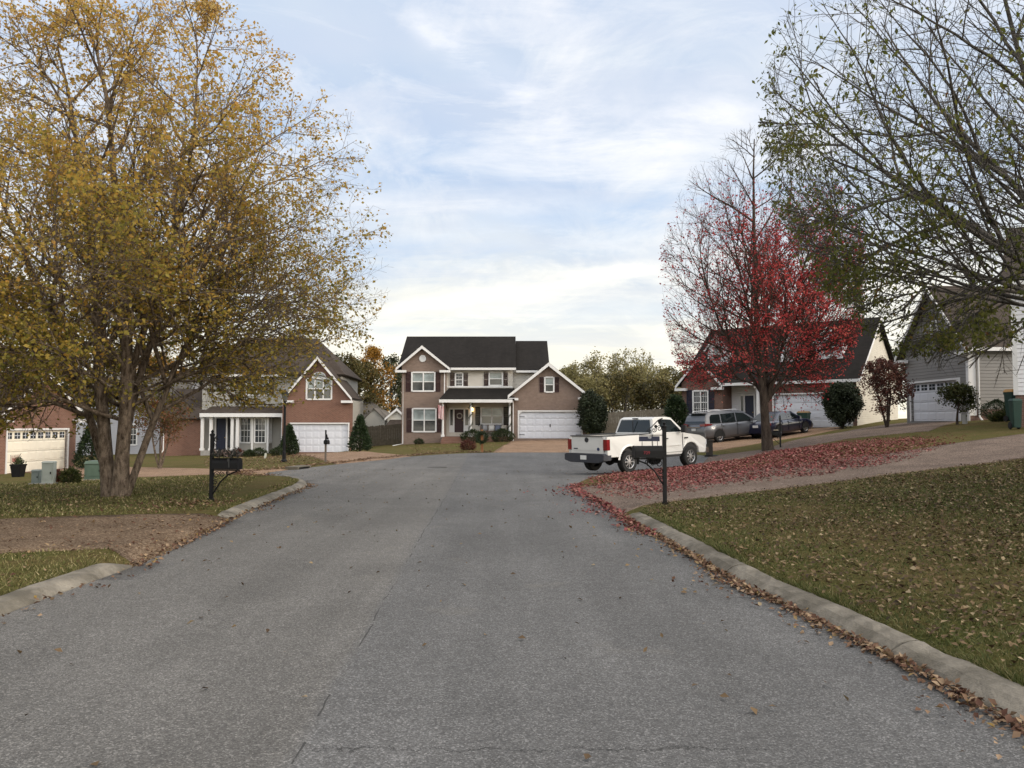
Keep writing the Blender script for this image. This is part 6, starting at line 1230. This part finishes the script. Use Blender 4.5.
for sg in (-1, 1):
    t = MB(); t.hexa([(.0, sg * .52, .98), (.04, sg * .90, .98), (.55, sg * .985, 1.02), (.5, sg * .60, 1.0), (.02, sg * .52, 1.10), (.06, sg * .90, 1.14), (.50, sg * .975, 1.09), (.5, sg * .60, 1.12)]); t.build('tail_light', tail, mv)
    MB().tube([(.55, sg * .66, 1.75), (.7, sg * .68, 1.80), (2.5, sg * .68, 1.80), (2.7, sg * .66, 1.76)], .022, 6).build('roof_rail', alloy, mv); MB().box(4.62, 4.9, *sorted((sg * .55, sg * .86)), .68, .84).build('headlight', headl, mv, bevel=.02)
MB().box(-.02, .1, -.90, .90, .36, .60).build('rear_bumper', paint_s, mv, bevel=.03); MB().box(-.02, .0, -.17, .17, .72, .86).build('licence_plate', plate_m, mv); MB().box(-.012, .01, -.55, .55, .90, .94).build('trim_strip', chrome, mv); MB().tube([(.12, 0, 1.68), (.24, 0, 1.70)], .03, 5).build('wiper', dark, mv); MB().box(.18, .50, -.62, .62, 1.69, 1.72).build('roof_spoiler', paint_s, mv, bevel=.01)
# ---- dark sedan
sd_ = on_slope('sedan', 'dark navy sedan parked uphill behind the red maple trunk', 778.5, 437.6, 53, 4.75, .98, 3.68, .89, 'car')
pr = [(.03, .36), (.0, .55), (.05, .86), (.30, .96), (.9, .98), (3.3, .93), (4.1, .82), (4.55, .66), (4.70, .48), (4.68, .28), (4.4, .20), (4.05, .20)] + arc(3.68, .31, .36, -12, 192, 12) + [(1.34, .20)] + arc(.98, .31, .36, -12, 192, 12) + [(.2, .26)]
gh = [(.55, .95), (3.55, .91), (2.62, 1.40), (2.1, 1.45), (1.65, 1.44), (1.25, 1.36)]
car(sd_, pr, gh, .89, .83, paint_n, .98, 3.68, .32, [[(1.02, 1.00), (1.92, .97), (1.92, 1.36), (1.42, 1.33)], [(1.98, .97), (3.18, .96), (2.56, 1.32), (1.98, 1.37)]], [(.62, 1.00), (1.22, 1.35)], [(3.44, .97), (2.66, 1.38)], seams=(1.10, 1.95, 3.05))
for sg in (-1, 1): MB().box(.0, .30, *sorted((sg * .52, sg * .875)), .74, .88).build('tail_light', tail, sd_, bevel=.02); MB().box(4.3, 4.56, *sorted((sg * .50, sg * .80)), .56, .70).build('headlight', headl, sd_, bevel=.02)
MB().box(-.03, .1, -.82, .82, .32, .56).build('rear_bumper', paint_n, sd_, bevel=.03); MB().box(-.02, .02, -.17, .17, .66, .80).build('licence_plate', plate_m, sd_)

# ------------------------------------------------------------------ mailboxes, lamp, pits
def scroll(mb, c, r0, turns, a0, r=.009, axis_y=0.0, sx=1):
    t = np.linspace(0, 1, 22); a = a0 + turns * 2 * math.pi * t; rr = r0 * (1 - .8 * t); mb.tube(np.stack([c[0] + sx * rr * np.cos(a), 0 * t + axis_y, c[1] + rr * np.sin(a)], 1), r, 5)
def iron_mailbox(loc, rz, h, arm, label, plaque=False, number=None):
    o = empty('mailbox', loc, rz, label, 'mailbox'); p = MB(); s = .032; p.box(-s, s, -s, s, -.3, h - .06); p.lathe([(.05, h - .06), (.055, h - .03), (.02, h), (.035, h + .03), (.0, h + .07)], (0, 0, 0), 10); p.box(-.045, .045, -.045, .045, .0, .05); p.build('post', ironm, o)
    bz = arm; bl = .56; b = MB(); n = 10; w_ = .10; pr_ = [(-w_, 0), (w_, 0), (w_, .13)] + [(w_ * math.cos(t), .13 + w_ * math.sin(t)) for t in np.linspace(0, math.pi, n)][1:-1] + [(-w_, .13)]
    b.prism(pr_, .05, .05 + bl, axis='x'); b.mesh([(x, y, z + bz) for x, y, z in []], []); b.v = [(x, y, z + bz) for x, y, z in b.v]; bo = b.build('box', blackp, o, bevel=.006)
    d = MB(); d.prism([(a * 1.06, c * 1.03 - .003) for a, c in pr_], .05 + bl, .065 + bl, axis='x'); d.v = [(x, y, z + bz) for x, y, z in d.v]; d.build('box_door', blackp, bo)
    f = MB(); f.box(.42, .445, -w_ - .012, -w_ - .002, bz + .04, bz + .2); f.box(.40, .445, -w_ - .013, -w_ - .001, bz + .16, bz + .22); f.build('flag', M('mailbox_flag', (.20, .02, .02) if number else (.03, .03, .03), .5, .1), bo)
    if number: text_mesh(number, .085, M('red_lettering', (.33, .03, .04), .6, .05), bo, (.40, -w_ - .006, bz + .135), (R(90), 0, 0), depth=.002); text_mesh('\u2022 \u2022 \u2022', .04, plate_m, bo, (.33, -w_ - .006, bz + .045), (R(90), 0, 0), name='small_marks', depth=.002) if False else None
    k = MB(); k.box(.03, .62, -.012, .012, bz - .035, bz - .008); k.tube([(.03, 0, bz - .52), (.10, 0, bz - .42), (.2, 0, bz - .26), (.36, 0, bz - .12), (.56, 0, bz - .04)], .016, 6)
    scroll(k, (.11, bz - .12), .075, 1.4, 0.3); scroll(k, (.24, bz - .10), .06, 1.3, 2.0); scroll(k, (.085, bz - .27), .055, 1.3, 1.2); scroll(k, (.07, bz - .39), .04, 1.2, .4); scroll(k, (.36, bz - .075), .04, 1.3, 2.6); k.tube([(.34, 0, bz - .04), (.34, 0, bz - .16)], .012, 5); k.build('bracket', ironm, o)
    return o, bz
gx_, gy_ = G(211, 505.5); z0 = zg(gx_, gy_); h1 = (at(211, 429.5, gy_)[2] - z0)
def local_z(py, gy, z0): return at(0, py, gy)[2] - z0
o, bz = iron_mailbox((gx_, gy_, z0), R(-8), h1 - .07, local_z(469, gy_, z0), 'black iron mailbox with a flowered top on a scrolled bracket beside the gold leaved tree')
k = MB(); scroll(k, (.09, bz + .60), .05, 1.3, 0); scroll(k, (.07, bz + .50), .035, 1.2, 2); k.tube([(.03, 0, bz + .36), (.30, 0, bz + .36)], .010, 5); k.tube([(.03, 0, bz + .62), (.12, 0, bz + .70)], .010, 5); k.build('scrollwork', ironm, o)
r_ = np.random.default_rng(9); P = np.stack([r_.uniform(.05, .58, 420), r_.normal(0, .07, 420), bz + .25 + np.abs(r_.normal(0, .05, 420))], 1); V, F_, tt = leaf_mesh(P, rvec(r_, 420) + np.array([0, 0, .5]), rvec(r_, 420), .085, .03, r_.uniform(size=420)); L_dry = leafmat('dried_flower', [(0, (.02, .024, .018)), (.5, (.05, .05, .045)), (.8, (.14, .11, .10)), (1, (.30, .20, .17))], .1)
npmesh('mailbox_saddle', V, F_, L_dry, tt, label='dried flower arrangement lying along the top of the black iron mailbox', cat='flowers', loc=(gx_, gy_, z0)).rotation_euler = (0, 0, R(-8))
gx_, gy_ = G(665, 509.5); z0 = zg(gx_, gy_); h1 = local_z(421, gy_, z0)
o, bz = iron_mailbox((gx_, gy_, z0), R(180 + 8), h1 - .07, local_z(457.5, gy_, z0), 'black iron mailbox with a blue name plate and red lettering in front of the pickup', number=None)
def on_front(px, py): return (-(px - 664) / FPX * gy_, at(0, py, gy_)[2] - z0)   # along the arm, up
yq = .108
text_mesh('709', .09, M('red_lettering', (.20, .02, .03), .6, .05), o, (on_front(644, 452.6)[0], yq, on_front(0, 452.6)[1]), (R(90), 0, R(180)), depth=.002)
q0, q1 = on_front(659, 441.2), on_front(638, 436.2); pl = MB(); pl.box(q0[0], q1[0], -.012, .012, q0[1], q1[1]); plo = pl.build('name_plate', M('navy_plate', (.012, .015, .04), .5, .1), o)
text_mesh('709', .05, plate_m, plo, ((q0[0] + q1[0]) / 2, .014, q1[1] - .032), (R(90), 0, R(180)), name='lettering', depth=.001)
k = MB(); k.tube([(.03, 0, q1[1] + .02), (q1[0], 0, q1[1] + .02)], .009, 5); k.tube([(q0[0] + .04, 0, q0[1]), (q0[0] + .04, 0, bz + .2)], .006, 4); k.tube([(q1[0] - .06, 0, q0[1]), (q1[0] - .06, 0, bz + .2)], .006, 4); zz = q1[1] + .09
scroll(k, (.10, zz + .06), .06, 1.4, 0, .009); scroll(k, (.20, zz + .03), .05, 1.4, 2, .009); scroll(k, (.09, zz + .18), .045, 1.3, 1, .009); scroll(k, (.29, zz), .035, 1.3, 2, .008); k.tube([(.03, 0, zz + .26), (.12, 0, zz + .22), (.24, 0, zz + .10), (.36, 0, zz)], .010, 5); k.build('scrollwork', ironm, o)
for (a_, c_) in ((.17, .1), (.10, .2)):
    b = MB(); b.lathe([(.004, -.004), (.035, 0), (.004, .004)], (a_, .0, zz + c_), 6, axis='y'); b.build('iron_leaf', ironm, o)
# small plain post box before the garage
gx_, gy_ = G(325.5, 462); z0 = zg(gx_, gy_); o = empty('mailbox', (gx_, gy_, z0), 0, 'small black mailbox on a thin grey post by the brick garage drive', 'mailbox'); M_gp = M('weathered_post', (.13, .105, .085), .9, .2)
MB().box(-.04, .04, -.04, .04, -.2, 1.02).build('post', M_gp, o); b = MB(); b.prism([(-.09, 0), (.09, 0), (.09, .10)] + [(.09 * math.cos(t), .10 + .09 * math.sin(t)) for t in np.linspace(0, math.pi, 8)][1:-1] + [(-.09, .10)], -.26, .20, axis='y'); b.v = [(x + .05, y, z + .86) for x, y, z in b.v]; b.prism([(-.03, .83), (.16, .83), (.16, .86), (-.03, .86)], -.2, .2); b.build('box', blackp, o)
k = MB(); k.box(-.03, .03, -.03, .03, 1.02, 1.5); k.prism([(.03, 1.06), (.14, 1.06), (.12, 1.14), (.08, 1.17), (.07, 1.27), (.03, 1.31)], -.02, .02); k.build('finial', ironm, o)
# wooden one with a wreath by the far driveway
gx_, gy_ = G(482, 452.3); z0 = zg(gx_, gy_); o = empty('mailbox', (gx_, gy_, z0), 0, 'orange brown wooden mailbox post before the two storey house', 'mailbox'); MB().box(-.07, .07, -.07, .07, -.2, 1.25).build('post', M('orange_wood', (.27, .12, .05), .8, .2), o); b = MB(); b.prism([(-.10, 0), (.10, 0), (.10, .12)] + [(.10 * math.cos(t), .12 + .10 * math.sin(t)) for t in np.linspace(0, math.pi, 8)][1:-1] + [(-.10, .12)], -.34, .18, axis='y'); b.v = [(x - .02, y, z + .95) for x, y, z in b.v]; b.build('box', blackp, o); k = MB(); k.box(-.03, .03, -.03, .03, 1.25, 1.55); k.tube([(0, 0, 1.5), (-.14, 0, 1.5), (-.22, 0, 1.44)], .02, 5); k.build('arm', ironm, o)
r_ = np.random.default_rng(14); a = r_.uniform(0, 6.283, 700); rr = .27 + r_.normal(0, .05, 700); P = np.stack([rr * np.cos(a), -.40 + r_.normal(0, .05, 700), .82 + rr * np.sin(a)], 1); V, F_, tt = leaf_mesh(P, rvec(r_, 700), rvec(r_, 700), .10, .04, r_.uniform(size=700)); npmesh('wreath', V, F_, L_arb, tt, label='dark green wreath hung on the orange brown mailbox post', cat='wreath', loc=(gx_, gy_, z0))
# mailbox by the maple
gx_, gy_ = G(780.5, 447.5); z0 = zg(gx_, gy_); o = empty('mailbox', (gx_, gy_, z0), R(172), 'dark iron mailbox with a pale scroll, half hidden beside the red maple trunk', 'mailbox')
p = MB(); p.box(-.03, .03, -.03, .03, -.2, 1.25); p.lathe([(.045, 1.25), (.02, 1.3), (.035, 1.34), (.0, 1.38)], (0, 0, 0), 8); p.build('post', ironm, o); b = MB(); b.prism([(-.09, 0), (.09, 0), (.09, .10)] + [(.09 * math.cos(t), .10 + .09 * math.sin(t)) for t in np.linspace(0, math.pi, 8)][1:-1] + [(-.09, .10)], .05, .52, axis='x'); b.v = [(x, y, z + .52) for x, y, z in b.v]; b.build('box', blackp, o)
k = MB(); k.box(.03, .56, -.01, .01, .49, .515); k.tube([(.03, 0, .15), (.2, 0, .3), (.45, 0, .48)], .012, 5); scroll(k, (.1, .4), .07, 1.3, .4, .01); k.build('bracket', ironm, o); MB().box(.1, .26, -.10, .10, .725, .76).build('plaque', M('tan_plaque', (.5, .42, .3), .7), o)
# lamp post
gx_, gy_ = G(284, 462); z0 = zg(gx_, gy_); hl = local_z(394, gy_, z0); o = empty('lamp_post', (gx_, gy_, z0), 0, 'tall slim black lamp post on the lawn before the bay window', 'lamp post')
p = MB(); p.lathe([(.15, 0), (.15, .08), (.10, .14), (.085, .5), (.07, .55), (.06, hl - .5), (.09, hl - .48), (.05, hl - .42), (.12, hl - .36)], (0, 0, 0), 12); p.build('pole', ironm, o); b = MB(); b.lathe([(.10, hl - .36), (.17, hl - .05), (.17, hl - .02)], (0, 0, 0), 6); b.build('lantern', M('lamp_glass', (.10, .10, .09), .2, .1), o); b = MB(); b.lathe([(.22, hl - .02), (.12, hl + .12), (.03, hl + .16), (.03, hl + .24), (0, hl + .26)], (0, 0, 0), 8); b.build('cap', ironm, o)
# storm drain, manhole
gx_, gy_ = G(304, 469); z0 = float(H(gx_, gy_)); dn = np.array(G(311, 467.6)) - np.array(G(297, 469.4)); o = empty('storm_drain', (gx_, gy_, z0), math.atan2(dn[1], dn[0]), 'dark storm drain opening in the kerb at the edge of the turning circle', 'drain'); b = MB(); b.box(-.58, .58, -.02, .5, .085, .115); b.box(-.58, -.46, -.02, .5, -.1, .085); b.box(.46, .58, -.02, .5, -.1, .085); b.build('inlet_top', M('stained_concrete', (.10, .09, .07), .95, .3, 6), o); MB().box(-.46, .46, .02, .06, -.1, .085).build('throat', blackp, o)
gx_, gy_ = G(437, 467.5); b = MB(); b.lathe([(.40, 0.0), (.40, .014), (.36, .016), (.35, .010), (.0, .010)], (0, 0, 0), 24); b.build('manhole_cover', M('cast_iron', (.055, .05, .047), .7, .3, 14), None, 'round iron manhole cover in the turning circle asphalt', 'manhole cover', loc=(gx_, gy_, float(H(gx_, gy_)) + .006))
# utility boxes on the lawn
def ubox(name, px, py, pw, ph, dpt, label, mat, cap=.05, rz=0):
    gx_, gy_ = G(px, py); z0 = zg(gx_, gy_); s = gy_ / FPX; w_, h_ = pw * s / 2, ph * s; o = empty(name, (gx_, gy_ + dpt, z0), rz, label, 'utility box'); b = MB(); b.box(-w_, w_, -dpt, dpt, -.1, h_ - cap); b.box(-w_ * .8, w_ * .8, -dpt - .012, -dpt, h_ * .2, h_ * .8); b.build('cabinet', mat, o, bevel=.012)
    b = MB(); b.hexa([(-w_ - .02, -dpt - .03, h_ - cap), (w_ + .02, -dpt - .03, h_ - cap), (w_ + .02, dpt + .02, h_ - cap), (-w_ - .02, dpt + .02, h_ - cap), (-w_ * .97, -dpt * .9, h_), (w_ * .97, -dpt * .9, h_), (w_ * .97, dpt, h_), (-w_ * .97, dpt, h_)]); b.build('lid', mat, o, bevel=.008); b = MB(); b.box(w_ * .5, w_ * .66, -dpt - .035, -dpt - .012, h_ * .45, h_ * .55); b.build('latch', ironm, o); b = MB(); b.box(-w_ - .05, w_ + .05, -dpt - .05, dpt + .05, -.15, .04); b.build('pad', concrete, o)
M_ped = M('pale_grey_green', (.27, .30, .28), .6, .1, 4); M_ped2 = M('grey_green', (.15, .18, .17), .6, .1, 4); M_tr = M('transformer_green', (.075, .115, .085), .6, .15, 4)
ubox('utility_pedestal', 46, 484.6, 10.5, 23, .14, 'tall pale grey green utility pedestal on the lawn', M_ped, rz=R(12)); ubox('utility_pedestal', 35, 484.4, 8, 14.5, .12, 'shorter darker grey green pedestal right beside the tall pale one', M_ped2); ubox('transformer_box', 92.5, 480.3, 18.5, 19, .35, 'squat green transformer box beside the three stemmed tree', M_tr, .1, R(8))
# planter and steps by the creamy garage
gx_, gy_ = G(18, 477); z0 = zg(gx_, gy_); s = gy_ / FPX; o = empty('flower_pot', (gx_, gy_, z0), 0, 'square black flower pot with a small plant near the creamy garage door', 'flower pot'); w0 = 5.2 * s; b = MB(); b.hexa([(-w0 * .75, -w0 * .75, 0), (w0 * .75, -w0 * .75, 0), (w0 * .75, w0 * .75, 0), (-w0 * .75, w0 * .75, 0), (-w0, -w0, 12.5 * s), (w0, -w0, 12.5 * s), (w0, w0, 12.5 * s), (-w0, w0, 12.5 * s)]); b.box(-w0 * 1.06, w0 * 1.06, -w0 * 1.06, w0 * 1.06, 11.2 * s, 12.8 * s); b.build('pot', blackp, o, bevel=.01)
r_ = np.random.default_rng(3); P = r_.normal(0, .09, (160, 3)) + np.array([0, 0, 14.0 * s]); V, F_, tt = leaf_mesh(P, rvec(r_, 160) + np.array([0, 0, .6]), rvec(r_, 160), .12, .05, r_.uniform(size=160)); npmesh('plant', V, F_, L_box, tt, parent=o)
q = at(11, 461, 36); gz_ = zg(q[0], q[1]); o = empty('garden_flag', (q[0], q[1], gz_), R(40), 'small faded red and white garden flag before the creamy garage door', 'flag'); hq = q[2] - gz_ + .25; b = MB(); b.tube([(-.02, 0, -.1), (-.02, 0, hq + .02), (.34, 0, hq + .02)], .01, 5); b.build('pole', ironm, o); b = MB(); b.box(.0, .32, -.006, .006, hq - .42, hq); fo = b.build('flag_cloth', M('flag_cream', (.42, .34, .28), .9, .3, 9), o); b = MB(); b.box(.05, .28, -.010, -.007, hq - .30, hq - .12); b.build('flag_print', M('flag_print_red', (.25, .10, .08), .9, .5, 9), fo)
# bins
M_bin = M('bin_green', (.008, .038, .027), .55, .15, 4); M_lid = M('bin_tan_lid', (.42, .24, .08), .6, .1, 4); M_lid2 = M('bin_brown_lid', (.19, .12, .055), .6, .1, 4)
def bin_(x, y, z, h, rz, label, lid, mat=M_bin, nw=1.0):
    o = empty('wheelie_bin', (x, y, z), rz, label, 'bin'); s = h / 1.1 * nw; b = MB(); b.hexa([(-.24 * s, -.28 * s, .06), (.24 * s, -.28 * s, .06), (.24 * s, .24 * s, .06), (-.24 * s, .24 * s, .06), (-.31 * s, -.37 * s, h * .9), (.31 * s, -.37 * s, h * .9), (.31 * s, .35 * s, h * .9), (-.31 * s, .35 * s, h * .9)]); b.box(-.33 * s, .33 * s, -.39 * s, .37 * s, h * .84, h * .91); b.build('bin_body', mat, o, bevel=.015)
    b = MB(); b.hexa([(-.34 * s, -.41 * s, h * .912), (.34 * s, -.41 * s, h * .912), (.34 * s, .38 * s, h * .912), (-.34 * s, .38 * s, h * .912), (-.26 * s, -.30 * s, h), (.26 * s, -.30 * s, h), (.26 * s, .30 * s, h), (-.26 * s, .30 * s, h)]); b.tube([(-.25 * s, .44 * s, h * .93), (.25 * s, .44 * s, h * .93)], .02, 6); b.build('bin_lid', lid, o, bevel=.012)
    for sg in (-1, 1): b = MB(); b.lathe([(.12, -.025), (.13, 0), (.12, .025)], (sg * .27 * s, .24 * s, .13), 14, axis='x'); b.build('wheel', rubber, o)
p = D.p(804, 420, -.6); q = np.array([D.x, D.y]) + D.ex * p[0] + D.ey * -.6; bin_(q[0], q[1], zg(q[0], q[1]), 1.15, ra, 'green bin with a tan lid before the navy door house garage', M_lid2)
p = at(1012.5, 425, 32); bin_(p[0], p[1], zg(p[0], p[1]), 1.35, R(10), 'green bin with a bright tan lid at the corner of the white sided house', M_lid, nw=.5)
p = at(1016, 428, 26.3); bin_(p[0], p[1], zg(p[0], p[1]), 1.05, R(-10), 'dark green bin with its own green lid against the white sided house', M_bin, M('bin_dark_green', (.008, .035, .025), .55, .15, 4), nw=.5)
# bits by the cul de sac: short dark post with a pad ahead of the truck
gx_, gy_ = G(709.5, 456.5); z0 = zg(gx_, gy_); s = gy_ / FPX; o = empty('bollard', (gx_, gy_, z0), R(20), 'short dark brown post with a flat black pad just ahead of the pickup', 'post'); M_dk = M('dark_brown_post', (.045, .038, .032), .8, .2); b = MB(); b.box(-2.6 * s, 2.6 * s, -.1, .1, -.1, 15 * s); b.box(-3.4 * s, 3.4 * s, -.14, .14, 15 * s, 16.5 * s); b.build('post', M_dk, o, bevel=.01); b = MB(); b.box(-3 * s, 9 * s, -.4, .2, -.05, .06); b.build('pad', blackp, o, bevel=.01)
# little lot marker and trunk guard, stones
gx_, gy_ = G(265, 458.5); b = MB(); b.prism([(-.06, 0), (.06, 0), (.10, .30), (-.02, .32)], -.012, .012); b.build('yard_marker', M('pale_marker', (.5, .5, .42), .7), None, 'small pale leaning marker on the lawn before the bay window', 'marker', loc=(gx_, gy_, zg(gx_, gy_)))
p = at(965, 427, 34); b = MB(); b.lathe([(.10, 0), (.10, .42), (.085, .42), (.085, 0)], (0, 0, 0), 12); b.build('trunk_guard', M('pale_guard', (.42, .42, .40), .7), None, 'pale grey tube guard standing beside the young green tree', 'tree guard', loc=(p[0], p[1], zg(p[0], p[1])))
